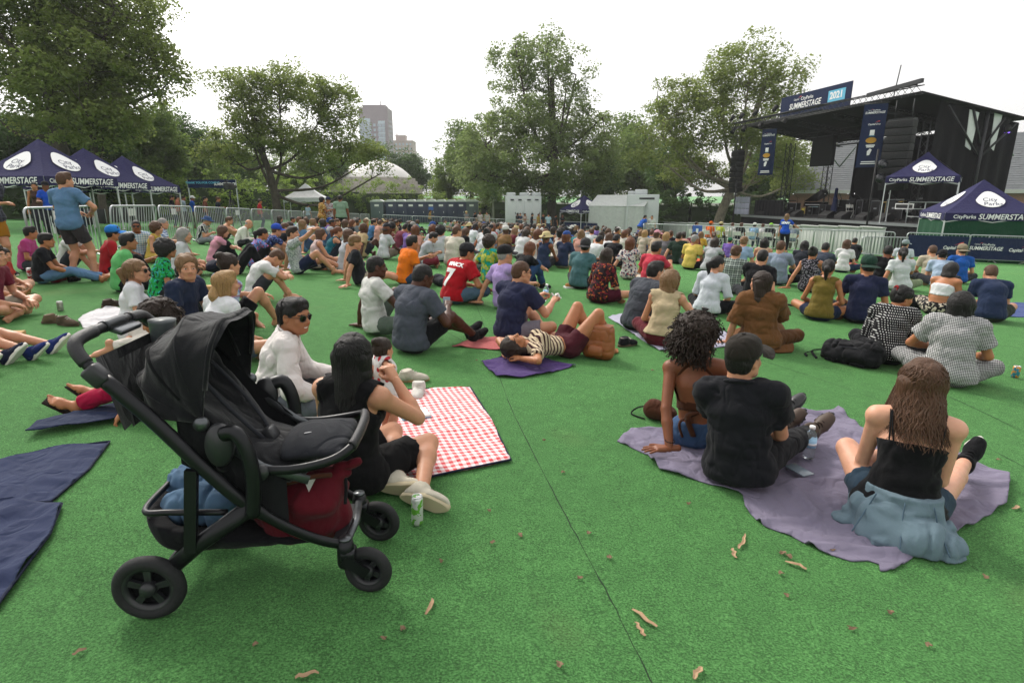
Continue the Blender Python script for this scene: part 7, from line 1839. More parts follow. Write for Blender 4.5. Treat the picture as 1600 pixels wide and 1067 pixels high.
# ================================================================== the people nearest to the camera
def locks(n, zend, seed, wave=.006, r=.0075, spread=0.0, phi=115, back=.0, jitter=.06, part=.0, zjit=.05, top=.118, tuck=1.0):
 """hair as several hundred tapered locks that run over the skull and fall"""
 r_ = random.Random(seed); m = MB()
 for i in range(n):
  a = R(r_.uniform(-phi, phi)); z0 = top - r_.uniform(0, .02); ze = zend + r_.uniform(-zjit, zjit); ph = r_.uniform(0, 6.28); wv = wave * r_.uniform(.5, 1.5); rj = r_.uniform(.96, 1.09); pts = []; rr = []
  N = 11
  for k in range(N):
   t = k / (N - 1); z = z0 + (ze - z0) * t ** 1.15
   zz = max(-.95, min(1, (z - .034) / .09))
   if z > .0: e = math.sqrt(max(0, 1 - zz * zz)); q = .35 + .65 * min(1, t * 6)
   else: e = max(tuck * .82, .93 - .6 * (-z)); q = 1
   rx = .088 * e * rj + spread * max(0, -z); ry = .106 * e * rj + back * max(0, -z)
   aa = a * (.25 + .75 * min(1, t * 3.5)) if z > 0 else a * (1 - .25 * min(1, -z * 4) * tuck)
   w = wv * math.sin(ph + t * 16)
   pts.append((math.sin(aa) * rx + w * math.cos(aa) + part * 0, -.016 - math.cos(aa) * ry + w * math.sin(aa) * .7, z))
   rr.append(r * r_.uniform(.9, 1.1) * (1 - .82 * max(0, (t - .55) / .45)))
  m.tube(pts, rr, 5, cap=False, flat=.6)
 return m
def curls(n, seed, R0=.088, R1=.15, r=.0055):
 r_ = random.Random(seed); m = MB()
 for i in range(n):
  while True:
   d = Vector((r_.gauss(0, 1), r_.gauss(0, 1), r_.gauss(0, 1))).normalized()
   if d.y > .62 or (d.y > .1 and d.z < .12) or d.z < -.85: continue
   break
  c0 = Vector((0, -.02, .03)) + Vector((d.x * R0, d.y * R0 * 1.12, d.z * R0)); L_ = r_.uniform(.5, 1) * (R1 - R0) * (1.35 if d.z < .1 else 1) + .02
  u = d.orthogonal().normalized(); w = d.cross(u); ph = r_.uniform(0, 6.28); tr = r_.uniform(1.5, 3); pts = []
  for k in range(10):
   t = k / 9; q = ph + t * tr * 6.28; rad = .0095; g = Vector((0, 0, -.035 * t * t)) * (1.6 if d.z < .2 else .6)
   pts.append(c0 + d * L_ * t + (u * math.cos(q) + w * math.sin(q)) * rad * min(1, t * 4) + g)
  m.tube(pts, [r * (1 - .4 * k / 9) for k in range(10)], 4, cap=False)
 return m
def add_hair(root, J, mb, hairc, name='hair_locks'):
 hb = [c for c in root.children if c.name.startswith('hair')]
 o = mb.build(name, hairmat(hairc), hb[0] if hb else root)
 if not hb: o.matrix_local = matl(J['head'])
 return o
def soft(name, prims, mat, parent, h=.012, fold=.0, foldk=60, seed=1, cuts=(), floor=None, M=None):
 F_ = Field(); F_.fold = fold; F_.foldk = foldk; F_.seed = seed
 for p in prims:
  a, b, r1, r2 = p[:4]; kw = p[4] if len(p) > 4 else {}
  F_.cap(a, b, r1, r2, **kw)
 for c in cuts: F_.cut(*c)
 V, Q = F_.surface(h, pad=.03, floor=floor); o = obj(name, np_mesh(name, V, Q), mat, parent)
 if M is not None: o.matrix_local = M
 return o
HG = 'people in the foreground'
HH = dict(h=.012, hh=.0055, hero=True, group=HG)
def build_heroes():
 # ---- left: woman with ponytail and sunglasses, in profile
 r, J = person(212, 535, 62, 'side', 'fair woman with ponytail and sunglasses in white tee, in profile', fit('#d9dade', ('#cfc9bf'), 'ponytail', 'dirtyblond', 'fair', shades=True, framecol='#5a1420', off=.016), s=.98, fem=True, over=dict(hyaw=16, hpitch=4), **HH)
 add_hair(r, J, locks(150, -.06, 3, r=.006, zjit=.03, top=.122, phi=100), 'dirtyblond')
 # ---- blond man who looks over
 r, J = person(290, 532, 92, 'cross', 'blond man in navy tee looking towards the camera', fit('#232d44', '#5a5f66', None, 'dirtyblond', 'fair', off=.018), s=1.06, b=1.06, over=dict(hyaw=46, hpitch=-2, lean=-2, curve=20), **HH)
 obj('hair', hair_mesh('messy', .006), hairmat('dirtyblond'), r).matrix_local = matl(J['head'])
 add_hair(r, J, locks(130, -.03, 5, r=.0065, zjit=.03, top=.132, phi=140, wave=.004), 'dirtyblond')
 # ---- blond woman from behind
 r, J = person(342, 566, 32, 'cross', 'blond woman in white tee seen from behind the pram', fit('#dfe0e4', '#4a5568', 'short', 'blond', 'fair', bottom='shorts', off=.016), s=.98, fem=True, over=dict(hyaw=10), **HH)
 add_hair(r, J, locks(240, -.15, 7, r=.0065, zjit=.04, phi=105, tuck=.75), 'blond'); soft('ponytail', [((0, -.10, -.03), (0, -.12, -.1), .036, .045), ((0, -.12, -.1), (0, -.115, -.17), .045, .02)], hairmat('blond'), [c for c in r.children if c.name.startswith('hair')][0], .007, .004, 130)
 # ---- person in red trousers behind the pram
 r, J = person(318, 634, -104, 'out', 'curly haired person in crimson trousers lounging on the navy mat', fit('#1b1b20', '#a3123c', 'curly', 'darkbrown', 'tan', top='elbow', off=.02), s=.96, fem=True, over=dict(lean=8, curve=22, hpitch=-22, handL=(-.28, .42, .1), handR=(.2, .5, .12), footL=(-.05, .8, .07), footR=(.2, .78, .08)), **HH)
 add_hair(r, J, curls(260, 4, R0=.095, R1=.135), 'darkbrown')
 for sd in 'LR':
  Mf = matl(J['foot' + sd]); m = MB(); m.box((0, .055, -.082), (.085, .26, .012), bev=.005)
  for y in (-.02, .03, .07, .11): m.tube(smooth_path([(-.042, y, -.07), (0, y + .015, -.02 - .18 * max(y, 0)), (.042, y, -.07)], 4), .004, 5)
  m.tube(smooth_path([(-.042, .11, -.06), (0, .05, -.015), (.042, -.0, -.03)], 4), .004, 5); m.tube(smooth_path([(.042, .11, -.06), (0, .05, -.015), (-.042, 0, -.03)], 4), .004, 5)
  m.build('sandal', fabric('#241a16'), r).matrix_local = Mf
 # ---- man in white shirt with sunglasses
 r, J = person(432, 652, 70, 'cross', 'smiling man in white button shirt and aviator sunglasses', fit('#d8d2cf', '#5a5f66', None, 'black', 'olive', top='long', shades=True, framecol='#b9a27a', framemetal=.8, off=.02, fold=.009), s=1.02, b=1.0, over=dict(hyaw=38, hpitch=-4, lean=4, curve=18, handL=(-.05, .42, .26), handR=(.3, .36, .22)), **HH)
 obj('hair', hair_mesh('short', .006), hairmat('black'), r).matrix_local = matl(J['head']); add_hair(r, J, locks(120, -.06, 8, r=.005, zjit=.02, top=.122, phi=75, wave=.003), 'black')
 Mh = matl(J['head']); m = MB(); m.tube(smooth_path([(-.018, .0855, -.0635), (0, .0895, -.067), (.018, .0855, -.0635)], 4), .0036, 5); t_ = m.build('teeth', smat('teeth', (.75, .72, .66), .3), r); t_.matrix_local = Mh
 d3, lat = Vector(J['d3']), Vector(J['lat']); fw = d3.cross(lat).normalized(); nk = Vector(J['neck'])
 m = MB(); m.tube(smooth_path([nk + fw * .095 - d3 * .075, nk + lat * .062 + fw * .06 - d3 * .01, nk + lat * .072 - fw * .03 + d3 * .02, nk - fw * .075 + d3 * .028, nk - lat * .072 - fw * .03 + d3 * .02, nk - lat * .062 + fw * .06 - d3 * .01, nk + fw * .095 - d3 * .075], 5), .017, 7, flat=.45, up=d3); m.build('collar', fabric('#d8d2cf'), r)
 # ---- mother in black
 r, J = person(548, 764, 14, 'side', 'woman in black sleeveless dress with straight black hair seen from behind', fit('#141416', '#131315', 'long', 'black', 'fair', top='tank', bottom='shorts', off=.018, shoe='s', shoemat=fabric('#c9c3b2'), solemat=smat('cream_sole', '#b5a98c', .8)), s=1.0, fem=True, b=1.12, px=dict(handR=(618, 594, 0, 3.0), handL=(560, 640, 0, 3.2)), over=dict(toeL=(1, .1, .05), toeR=(1, -.1, .0), kneeR=(.30, .38, .15), footR=(.42, -.01, .07), kneeL=(.06, .40, .18), footL=(.25, .06, .075), side=2, epoleR=(.8, -.5, -.9), epoleL=(-.5, .2, -.8), hyaw=-6, curve=10, hkR='grip', hkL='hold', fingL=None, fingR=None), **HH)
 add_hair(r, J, locks(460, -.34, 11, wave=.0025, r=.007, zjit=.035, phi=120, spread=.05, tuck=1.05, back=.22), 'black')
 momJ, momR = J, r
 # ---- toddler
 r, J = person(602, 688, 60, 'stand', 'toddler in white dress with red cherries standing by the mother', fit(('#d9d6d4', 'dots', '#b8303a', .35), None, 'bun', 'darkbrown', 'fair', top='tank', hem=-.22, off=.02), s=.40, fem=True, b=1.25, over=dict(hs=1.62, hyaw=-30, epoleR=(.2, .3, -1)), px=dict(handR=(616, 572, 0, 3.08), handL=(560, 610, 0, 3.2)), **HH)
 Mh = matl(J['head']); soft('skirt', [(J['pel'] + J['d1'] * .03, J['pel'] - J['d1'] * .085, .062, .105)], fabric('#d9d6d4', 'dots', '#b8303a', .35), r, .008, .006, 90, cuts=(((0, 0, J['pel'][2] - .1), (0, 0, -1)),))
 # ---- white polo man, leaning on one arm
 r, J = person(588, 522, 62, 'leanL', 'man in white polo leaning back on his left arm beside the grey tee', fit('#cfd0cc', '#5d6a60', 'crop', 'black', 'dark', bottom='shorts', off=.02), s=1.03, px=dict(handL=(562, 512, .03)), over=dict(hyaw=4, handR=(.16, .4, .36)), **HH)
 # ---- grey tee with phone
 r, J = person(642, 550, 38, 'out', 'man in dark grey tee and black shorts holding a phone', fit('#4a4f5a', '#17181c', 'crop', 'black', 'dark', bottom='shorts', off=.022, shoe='s', shoemat=SHOE_K, solemat=SHOE_K), s=1.06, b=1.08, over=dict(handL=(.02, .34, .36), handR=(.16, .34, .42), hkL='hold', hkR='hold', curve=24, hpitch=-16, hyaw=12, footL=(.02, .8, .08), footR=(.16, .72, .08)), **HH)
 Mp = matl(J['handR']); MB().box((-.02, .1, -.03), (.075, .15, .009), Matrix.Rotation(R(30), 4, 'X'), bev=.004).build('phone', smat('phone_glass', (.16, .2, .24), .12), None).matrix_world = r.matrix_world @ Mp
 tag(bpy.data.objects['phone'], 'smartphone held by the man in dark grey tee', 'phone')
 # ---- navy tee with bottle and napkin
 r, J = person(796, 533, 42, 'knee', 'man in navy tee and sunglasses holding a water bottle and a napkin', fit('#262a45', '#77707a', 'crop', 'brown', 'fair', bottom='shorts', off=.022, shades=True), s=1.05, b=1.05, over=dict(hyaw=22, curve=18, hkL='hold', hkR='hold', handL=(.0, .44, .44), handR=(.24, .42, .42), footL=(.24, .34, .07), kneeL=(-.1, .42, .28), kneeR=(.4, .2, .2), footR=(.1, .5, .07), epoleR=(.6, -.6, -.9)), **HH)
 Mw = r.matrix_world @ Matrix.Translation(Vector(J['wriL']) + Vector((.02, .1, -.06))) @ Matrix.Rotation(R(10), 4, 'Y'); bottle('clear plastic water bottle held by the man in navy tee', Mw, .2)
 n_ = MB().grid(lambda u, v: Vector(((u - .5) * .09 + .02 * math.sin(v * 9), (v - .5) * .09, .03 * math.sin(u * 7 + v * 5))), 6, 6).build('napkin', fabric('#dadad6'), None); n_.matrix_world = r.matrix_world @ Matrix.Translation(Vector(J['wriR']) + Vector((-.05, .1, .05))); tag(n_, 'crumpled white napkin in the raised hand of the man in navy', 'napkin')
 # ---- lying woman
 r, J = person(884, 556, 62, 'lie', 'woman in striped top and maroon shorts lying on her back, knees up', fit(('#c9b79a', 'stripes_y', '#3a1f24', 1.1), '#4a1c26', 'long', 'darkbrown', 'tan', bottom='mini', hem=.12, off=.013), s=1.0, fem=True, over=dict(footL=(-.12, .40, .08), footR=(.1, .43, .08), hyaw=10), **HH)
 # ---- red jersey
 r, J = person(708, 474, 48, 'hunch', 'man in red football jersey with number seven and flat cap', fit('#a8131f', '#4d6478', 'crop', 'black', 'tan', hat='cap', hatmat=fabric('#2a2a2e'), off=.03, topname='jersey', shoe='s', shoemat=SHOE_K), s=1.06, b=1.1, over=dict(handR=(.3, .42, .2), hyaw=16, curve=24, hpitch=-6), h=.014, hh=.007, hero=True, group=HG)
 back_print(r, [('7', .36, .22, INK_W, .014), ('PERNICK', .085, .445, INK_W, .004)])
 # ---- pointing man
 r, J = person(468, 428, 72, 'back', 'man in grey patterned tee leaning back and pointing with a raised arm', fit(('#b7bbba', 'floral', '#7c8486', 2.0), '#242b48', 'short', 'darkbrown', 'fair', bottom='shorts', off=.02), s=1.05, over=dict(handR=(.35, .42, .92), epoleR=(.3, .2, -1), hyaw=10, footL=(-.1, .8, .08), footR=(.14, .6, .08)), h=.014, hh=.008, hero=True, group=HG)
 # ---- man lying in front of the plaid shirt
 r, J = person(372, 428, 62, 'lie', 'man in black lying on his back with black trousered knees up', fit('#1d2233', '#17181c', 'crop', 'brown', 'fair', shoe='s', shoemat=SHOE_K, solemat=SHOE_K), s=1.02, over=dict(handL=(-.2, -.2, .2), handR=(.1, -.2, .24)), h=.016, hh=.009, hero=True, group=HG)
 # ---- couple on the grey cloth
 person(992, 517, 58, 'hunch', 'man in dark grey tee and black trousers on the grey cloth', fit('#43474f', '#17181d', 'short', 'black', 'fair', off=.022), s=1.06, b=1.06, over=dict(hyaw=6, hpitch=-4, curve=26), **HH)
 r, J = person(1032, 541, 30, 'cross', 'woman in beige sleeveless top and maroon trousers with bobbed hair', fit('#b9a888', '#5c1f28', 'bob', 'dirtyblond', 'fair', top='tank', off=.02, hem=.03), s=1.0, fem=True, over=dict(hyaw=24, handR=(.2, .34, .42)), **HH)
 add_hair(r, J, locks(300, -.125, 13, wave=.003, r=.0065, zjit=.02, phi=130), 'dirtyblond')
 # ---- brown dress
 r, J = person(1184, 546, 28, 'leanL', 'woman in loose brown dress with puffed sleeves and dark wavy hair', fit('#6d4a2c', '#5a3c24', 'long', 'darkbrown', 'fair', top='elbow', off=.034, fold=.012, neck=.035), s=1.02, fem=True, b=1.06, over=dict(hyaw=-55, curve=10), px=dict(handL=(1136, 538, .03)), **HH)
 add_hair(r, J, locks(300, -.2, 17, wave=.008, r=.0065, zjit=.05, phi=120), 'darkbrown')
 soft('skirt', [((0, .02, .12), (0, .08, .03), .2, .36, dict(lat=(1, 0, 0), dr=.95)), ((0, .25, .12), (0, .45, .06), .2, .26)], fabric('#6d4a2c'), r, .015, .008, 45, floor=.004)
 hero_curly(); hero_cap()
 # ---- woman in black strappy top, denim jacket round the waist
 hero_tank()
 # ---- pair at the right
 r, J = person(1378, 567, 44, 'hunch', 'woman in black polka dot top with red hair tie', fit(('#141417', 'dots', '#cfcfcf', 1.0), '#17181c', 'messy', 'black', 'tan', top='elbow', off=.03), s=.98, fem=True, b=1.05, over=dict(hyaw=46, curve=22, hpitch=-8), **HH)
 m = MB(); [m.tube(arc((0, -.10, .085), .026, 0, 6.28, 10, 'xz'), .012, 6)]; m.build('hair_tie', fabric('#8a1f22'), r).matrix_local = matl(J['head'])
 r, J = person(1474, 600, 34, 'cross', 'woman in black and white checked dress with straight black hair', fit(('#17171a', 'check', '#cfcfcf', 3.4), ('#17171a', 'check', '#b9b9b9', 3.4), 'bob', 'black', 'tan', top='tee', off=.03, fold=.009), s=1.02, fem=True, b=1.14, over=dict(hyaw=-8, epoleL=(-1, -.3, -.3), handL=(-.1, .3, .28), handR=(.2, .36, .24)), **HH)
 add_hair(r, J, locks(360, -.17, 19, wave=.003, r=.007, zjit=.03, phi=125, spread=.06), 'black')
def hero_curly():
 r, J = person(1088, 698, 22, 'leanL', 'woman with big dark curls and brown halter top leaning on her left arm', dict(shirt=None, pants=fabric('#3f587c'), bottom='shorts', hair='afro', hairc='darkbrown', skin='brown', shoe='boot', shoemat=smat('black_leather', (.012, .012, .013), .28), solemat=smat('black_sole', (.012, .012, .012), .7), lacemat=SHOE_K), s=1.0, fem=True, b=.97, px=dict(handL=(1045, 724, .03), footL=(1250, 634, .12), footR=(1282, 642, .12)),
                  over=dict(hyaw=52, lean=-3, curve=6, side=-9, epoleL=(-1, -.5, .1), kneeR=None, toeL=(.5, .4, .75), toeR=(.6, .4, .7), handR=(.22, .34, .3)), **HH)
 add_hair(r, J, curls(620, 6, R0=.11, R1=.165, r=.0052), 'darkbrown')
 fab = fabric('#4a2a1a'); F_ = Field(); torso_field(J, F_, .011, hips=False)
 F_.cut(J['waist'] + J['d2'] * .01, -J['d2']); F_.cut(J['chest'] + J['d3'] * .02, J['d3']); V, Q = F_.surface(.011, pad=.03)
 back = -np.cross(J['d3'], J['lat']); keep = ((V[Q].mean(1) - J['chest']) @ back) < .035
 k2 = ((V[Q].mean(1) - J['waist']) @ J['d2']) < .07
 obj('halter_top', np_mesh('halter_top', V, Q[keep | k2]), fab, r)
 d3, lat = Vector(J['d3']), Vector(J['lat']); bk = -(d3.cross(lat)).normalized(); w, ch, nk = Vector(J['waist']), Vector(J['chest']), Vector(J['neck'])
 m = MB()
 for sg in (-1, 1): MB().tube(smooth_path([ch + lat * .115 * sg - bk * .05, ch + lat * .10 * sg + d3 * .06 + bk * .03, nk + lat * .035 * sg + bk * .062 - d3 * .03, nk - lat * .02 * sg + bk * .06 - d3 * .02], 5), .016, 6, flat=.35, up=bk).build('halter_strap', fab, r)
 m.tube(smooth_path([w + lat * .02 + bk * .09, w + lat * -.1 + bk * .10 - d3 * .06, w - lat * .09 + bk * .11 - d3 * .16], 5), .022, 6, flat=.4); m.tube(smooth_path([w + lat * .0 + bk * .09, w - lat * .05 + bk * .13 - d3 * .02, w - lat * .02 + bk * .12 - d3 * .15], 5), .024, 6, flat=.4); m.build('bow', fab, r)
 w_ = Vector(J['wriL']); m = MB(); m.tube(arc(w_ + Vector((0, 0, .05)), .03, 0, 6.28, 14, 'xy'), .003, 5); m.build('wrist_band', SHOE_K, r)
 mh = MB(); mh.tube(smooth_path([(-.05, .045, .165), (-.03, .02, .195), (0, .0, .2), (.03, .02, .195)], 4), .008, 6); o = mh.build('hair_clip', smat('clip_dark', (.02, .018, .02), .3), r); o.matrix_local = matl(J['head'])
 return r, J
def hero_cap():
 r, J = person(1150, 757, 30, 'out', 'man in black short sleeved shirt and dark cap seen from behind', fit('#1a1b20', '#15161a', 'short', 'black', 'fair', top='tee', off=.026, fold=.009, hat='cap', hatmat=fabric('#2b2723'), shoe='boot', shoemat=smat('brown_leather', (.05, .028, .017), .6), solemat=smat('black_sole', (.012, .012, .012), .7), lacemat=fabric('#2a1c14')), s=1.0, b=.98,
                  over=dict(hyaw=26, hpitch=6, curve=12, lean=-3, side=-7, handR=(.14, .36, .22), handL=(-.1, .4, .2), epoleR=(.45, -.8, -.4), toeL=(.55, .4, .75), toeR=(.6, .4, .75)), px=dict(footL=(1256, 668, .12), footR=(1290, 682, .12)), **HH)
 d3, lat = Vector(J['d3']), Vector(J['lat']); fw = d3.cross(lat).normalized(); nk = Vector(J['neck'])
 m = MB(); m.tube(smooth_path([nk + lat * .07 + fw * .03 - d3 * .005, nk + lat * .066 - fw * .045 + d3 * .015, nk - fw * .082 + d3 * .02, nk - lat * .066 - fw * .045 + d3 * .015, nk - lat * .07 + fw * .03 - d3 * .005], 5), .025, 7, flat=.55, up=d3); m.build('collar', fabric('#1a1b20'), r)
 return r, J
def hero_tank():
 r, J = person(1396, 824, 30, 'cross', 'woman with long brown hair in black strappy top, denim jacket tied round waist', fit('#131316', '#2e4050', 'long', 'brown', 'pale', top='tank', bottom='mini', off=.012, neck=.15, shoe='s', shoemat=fabric('#17181b'), solemat=smat('white_sole', '#d8d4cc', .7)), s=1.02, fem=True, b=1.0, over=dict(hyaw=-14, hpitch=2, kneeL=(-.24, .34, .24), footL=(.04, .3, .08), kneeR=None, kpoleR=(.6, .1, .8), toeR=(.35, .35, .85), handL=(-.04, .36, .26), handR=(.12, .36, .26), epoleL=(-.5, -.6, -.5), epoleR=(.15, -.9, -.5)), px=dict(footR=(1532, 716, .13)), **HH)
 add_hair(r, J, locks(850, -.19, 23, wave=.019, r=.005, zjit=.08, phi=125, spread=.28, tuck=1.05, back=.55), 'brown')
 d3, lat = Vector(J['d3']), Vector(J['lat']); bk = -(d3.cross(lat)).normalized(); ch, nk = Vector(J['chest']), Vector(J['neck']); m = MB()
 for sg in (-1, 1):
  for e in (0, .018): m.tube(smooth_path([ch + lat * (.085 + e) * sg + bk * .088 - d3 * .0, ch + lat * (.10 + e * .5) * sg + d3 * .08 + bk * .085, nk + lat * (.105 + e * .4) * sg + d3 * -.005 + bk * .03, nk + lat * (.10 + e * .4) * sg - bk * .05 - d3 * .02], 5), .0042, 5)
 m.build('straps', fabric('#131316'), r)
 den = fabric('#6b7f8a', name='washed_denim')
 F_ = Field(); F_.fold = .016; F_.foldk = 75; F_.seed = 9
 F_.cap((0, -.01, .2), (0, -.02, .1), .165, .2, lat=(1, 0, 0), dr=.82, k=.04); F_.cap((-.03, -.04, .1), (.02, -.09, .01), .19, .245, lat=(1, 0, 0), dr=.72, k=.04); F_.cap((.1, -.06, .08), (.2, -.13, .005), .10, .075, k=.04); F_.cap((-.14, -.02, .06), (-.22, -.06, .0), .1, .06, k=.04); F_.cut((0, 0, .235), (0, 0, 1)); F_.cut((0, .1, 0), (0, 1, -.1))
 V, Q = F_.surface(.011, pad=.03, floor=.006); jk = obj('denim_jacket', np_mesh('denim_jacket', V, Q), den, r)
 for x in (-.13, 0.0, .13): MB().tube(smooth_path([(x * .9, -.165 + abs(x) * .25, .22), (x * 1.15, -.2 + abs(x) * .3, .13), (x * 1.5, -.3 + abs(x) * .35, .05)], 4), .0035, 4).build('seam', fabric('#4f6474'), jk)
 return r, J
def bottle(label, M, hgt=.2, s=1.0):
 o = empty('water_bottle'); o.matrix_world = M; tag(o, label, 'bottle', None); k = hgt / .2
 pl = cached('bottle_mat', lambda: NT('clear_plastic').done((.86, .92, .95), .08, 0, Transmission_Weight=.9, IOR=1.2))
 MB().lathe([(.0001, .0), (.028 * k, .002), (.032 * k, .012), (.031 * k, .05 * k), (.0325 * k, .07 * k), (.031 * k, .09 * k), (.032 * k, .13 * k), (.028 * k, .155 * k), (.014 * k, .178 * k), (.013 * k, .19 * k)], 20).build('body', pl, o)
 MB().lathe([(.0325 * k, .075 * k), (.0325 * k, .125 * k)], 20).build('label_band', smat('bottle_label', (.30, .52, .72), .4), o); MB().lathe([(.0335 * k, .09 * k), (.0335 * k, .103 * k)], 20).build('label_stripe', smat('label_white', (.75, .75, .78), .4), o)
 MB().lathe([(.016 * k, .186 * k), (.016 * k, .204 * k), (.0001, .205 * k)], 14).build('cap', smat('bottle_cap', (.8, .8, .8), .4), o); return o
build_heroes()
# ================================================================== pram
def build_pram():
 H0 = R(6.0); O = Vector((-1.40, 2.07)); o = empty('baby_pram', (O.x, O.y, gz(O.x, O.y)), H0, tilt=False)
 o.matrix_world = Matrix.Translation((O.x, O.y, gz(O.x, O.y))) @ TILT @ Matrix.Rotation(H0, 4, 'Z')
 tag(o, 'black baby pram with open canopy and maroon bag in its basket', 'pram')
 fr = plain('pram_frame', '#1c1d20', .38, .5, var=.1, scale=9); rub = plain('tyre_rubber', '#17181a', .8, scale=20, bump=.2); cl = fabric('#131418', name='pram_fabric', sheen=.2); cl2 = fabric('#2a2c31', name='pram_grey_fabric'); lth = plain('grip_leather', '#16161a', .45, scale=40, bump=.35); al = plain('pram_metal', '#5a5d60', .35, .8); gl = plain('rim_plastic', '#232427', .42, scale=14)
 def wheel(x, y, r, spin=0, yaw=0):
  w = empty('wheel'); w.parent = o; w.location = (x, y, r); w.matrix_local = Matrix.Translation((x, y, r)) @ Matrix.Rotation(yaw, 4, 'Z') @ Matrix.Rotation(R(90), 4, 'X') @ Matrix.Rotation(spin, 4, 'Z')
  t = MB(); th = .024 if r > .12 else .021
  t.tube(arc((0, 0, 0), r - th * .82, 0, 2 * math.pi * 35 / 36, 35, 'xy'), th, 10, close=True, flat=1.15); t.build('tyre', rub, w)
  m = MB(); m.lathe([(r - th * 1.7, -.016), (r - th * 1.3, -.019), (r - th * 1.3, .019), (r - th * 1.7, .016), (r - th * 2.2, .008), (r - th * 2.2, -.008), (r - th * 1.7, -.016)], 36); m.build('rim', gl, w)
  for k in range(5):
   a = 2 * math.pi * k / 5
   for e in (-.16, .16):
    p = Vector((math.cos(a + e * .9), math.sin(a + e * .9), 0)); q = Vector((math.cos(a + e * .55), math.sin(a + e * .55), 0))
    s_ = MB(); s_.bar(p * .024, q * (r - th * 2.0), .014, .016, up=(0, 0, 1)); s_.build('spoke', gl, w)
  MB().lathe([(.0001, -.03), (.024, -.028), (.03, -.014), (.03, .014), (.024, .028), (.0001, .03)], 20).build('hub', gl, w)
  return w
 yr, yf = .275, .175
 for sg in (-1, 1):
  wheel(.02, sg * yr, .126, .3); wheel(.80, sg * yf, .096, .9, R(-14))
  # front caster
  m = MB(); m.lathe([(.03, .12), (.034, .13), (.034, .2), (.028, .235), (.0001, .24)], 18, Matrix.Translation((.715, sg * yf, 0))); m.build('caster_post', fr, o)
  m = MB()
  for e in (-.03, .03): m.bar((.712, sg * yf + e, .165), (.80, sg * yf + e, .098), .013, .042)
  m.box((.725, sg * yf, .175), (.06, .07, .045), bev=.012); m.build('fork', fr, o)
  MB().lathe([(.0001, .236), (.026, .238), (.024, .246), (.0001, .248)], 18, Matrix.Translation((.715, sg * yf, 0))).build('caster_cap', al, o)
  # main side rail: handle to front caster; rear leg
  m = MB(); m.tube(smooth_path([(-.04, sg * .255, .93), (.10, sg * .265, .79), (.24, sg * .268, .62), (.37, sg * .262, .47), (.50, sg * .235, .345), (.62, sg * .2, .255), (.70, sg * yf, .215)], 5), [.020] * 18 + [.0155] * 13, 12, flat=1.35, up=(1, 0, 1)); m.build('side_rail', fr, o)
  m = MB(); m.tube([(.03, sg * .25, .13), (.2, sg * .262, .29), (.40, sg * .262, .44)], [.021, .022, .024], 10, flat=1.4, up=(0, 0, 1)); m.tube([(.02, sg * .275, .126), (.03, sg * .235, .13)], .016, 10); m.build('rear_leg', fr, o)
  m = MB(); m.bar((.215, sg * .275, .60), (.18, sg * .275, .27), .022, .042, up=(1, 0, 0)); m.build('strut', fr, o)
  m = MB(); m.tube(smooth_path([(.335, sg * .272, .735), (.385, sg * .285, .74), (.418, sg * .29, .66), (.425, sg * .285, .55), (.41, sg * .275, .42)], 5), .026, 12, flat=1.2, up=(1, 0, 0)); m.build('seat_arm', fr, o)
  m = MB(); m.lathe([(.0001, -.022), (.05, -.02), (.055, 0), (.05, .02), (.0001, .022)], 22, Matrix.Translation((.315, sg * .262, .69)) @ Matrix.Rotation(R(90), 4, 'X') @ Matrix.Diagonal((.9, 1.5, 1, 1))); m.build('hub_cover', gl, o)
  m = MB(); m.tube([(.30, sg * .235, .70), (.44, sg * .232, .585), (.60, sg * .215, .52)], .012, 8, flat=1.6); m.build('seat_rail', al, o)
 # handle bar with leather grip
 hb = [(-.04, -.255, .93), (-.09, -.25, .985), (-.125, -.235, 1.03), (-.135, -.20, 1.055), (-.13, -.10, 1.065), (-.13, 0, 1.068), (-.13, .10, 1.065), (-.135, .20, 1.055), (-.125, .235, 1.03), (-.09, .25, .985), (-.04, .255, .93)]
 hp_ = smooth_path(hb, 6); MB().tube(hp_, .0185, 12).build('handlebar', fr, o); g = hp_[6:24]; MB().tube(g, .0225, 12).build('grip', lth, o); g = hp_[36:56]; MB().tube(g, .0225, 12).build('grip', lth, o); MB().tube(hp_[26:35], .0215, 12).build('grip', plain('pram_metal_sleeve', '#3a3c3f', .35, .7), o)
 MB().box((-.105, .03, 1.045), (.05, .14, .02), Matrix.Rotation(R(20), 4, 'Y'), bev=.006).build('fold_lever', al, o)
 for sg in (-1, 1): MB().box((-.06, sg * .254, .945), (.06, .05, .075), Matrix.Rotation(R(-42), 4, 'Y'), bev=.012).build('handle_joint', gl, o)
 # rear bracket, parent organiser hanging behind
 m = MB(); m.grid(lambda u, v: Vector((-.09 + .06 * v + .04 * math.sin(math.pi * u) * -1, -.2 + .42 * u, .99 - .27 * v - .02 * math.sin(math.pi * u))), 14, 8); m.grid(lambda u, v: Vector((-.02 + .02 * v, .22 - .42 * u, .985 - .25 * v)), 14, 8); m.build('organiser', cl, o)
 MB().lathe([(.045, 0), (.05, .1), (.052, .11)], 18, Matrix.Translation((-.05, .19, .93))).build('cup_holder', plain('cup_grey', '#4d5355', .4), o)
 # seat shell
 F_ = Field(); F_.fold = .004; F_.seed = 5
 F_.cap((.10, -.0, .93), (.30, 0, .60), .20, .215, lat=(0, 1, 0), dr=.34, k=.05); F_.cap((.30, 0, .58), (.52, 0, .52), .215, .2, lat=(0, 1, 0), dr=.3, k=.05); F_.cap((.20, 0, .86), (.42, 0, .70), .165, .165, lat=(0, 1, 0), dr=.5, k=.03, sub=True)
 V, Q = F_.surface(.012, pad=.03); obj('seat', np_mesh('seat', V, Q), cl, o)
 m = MB()
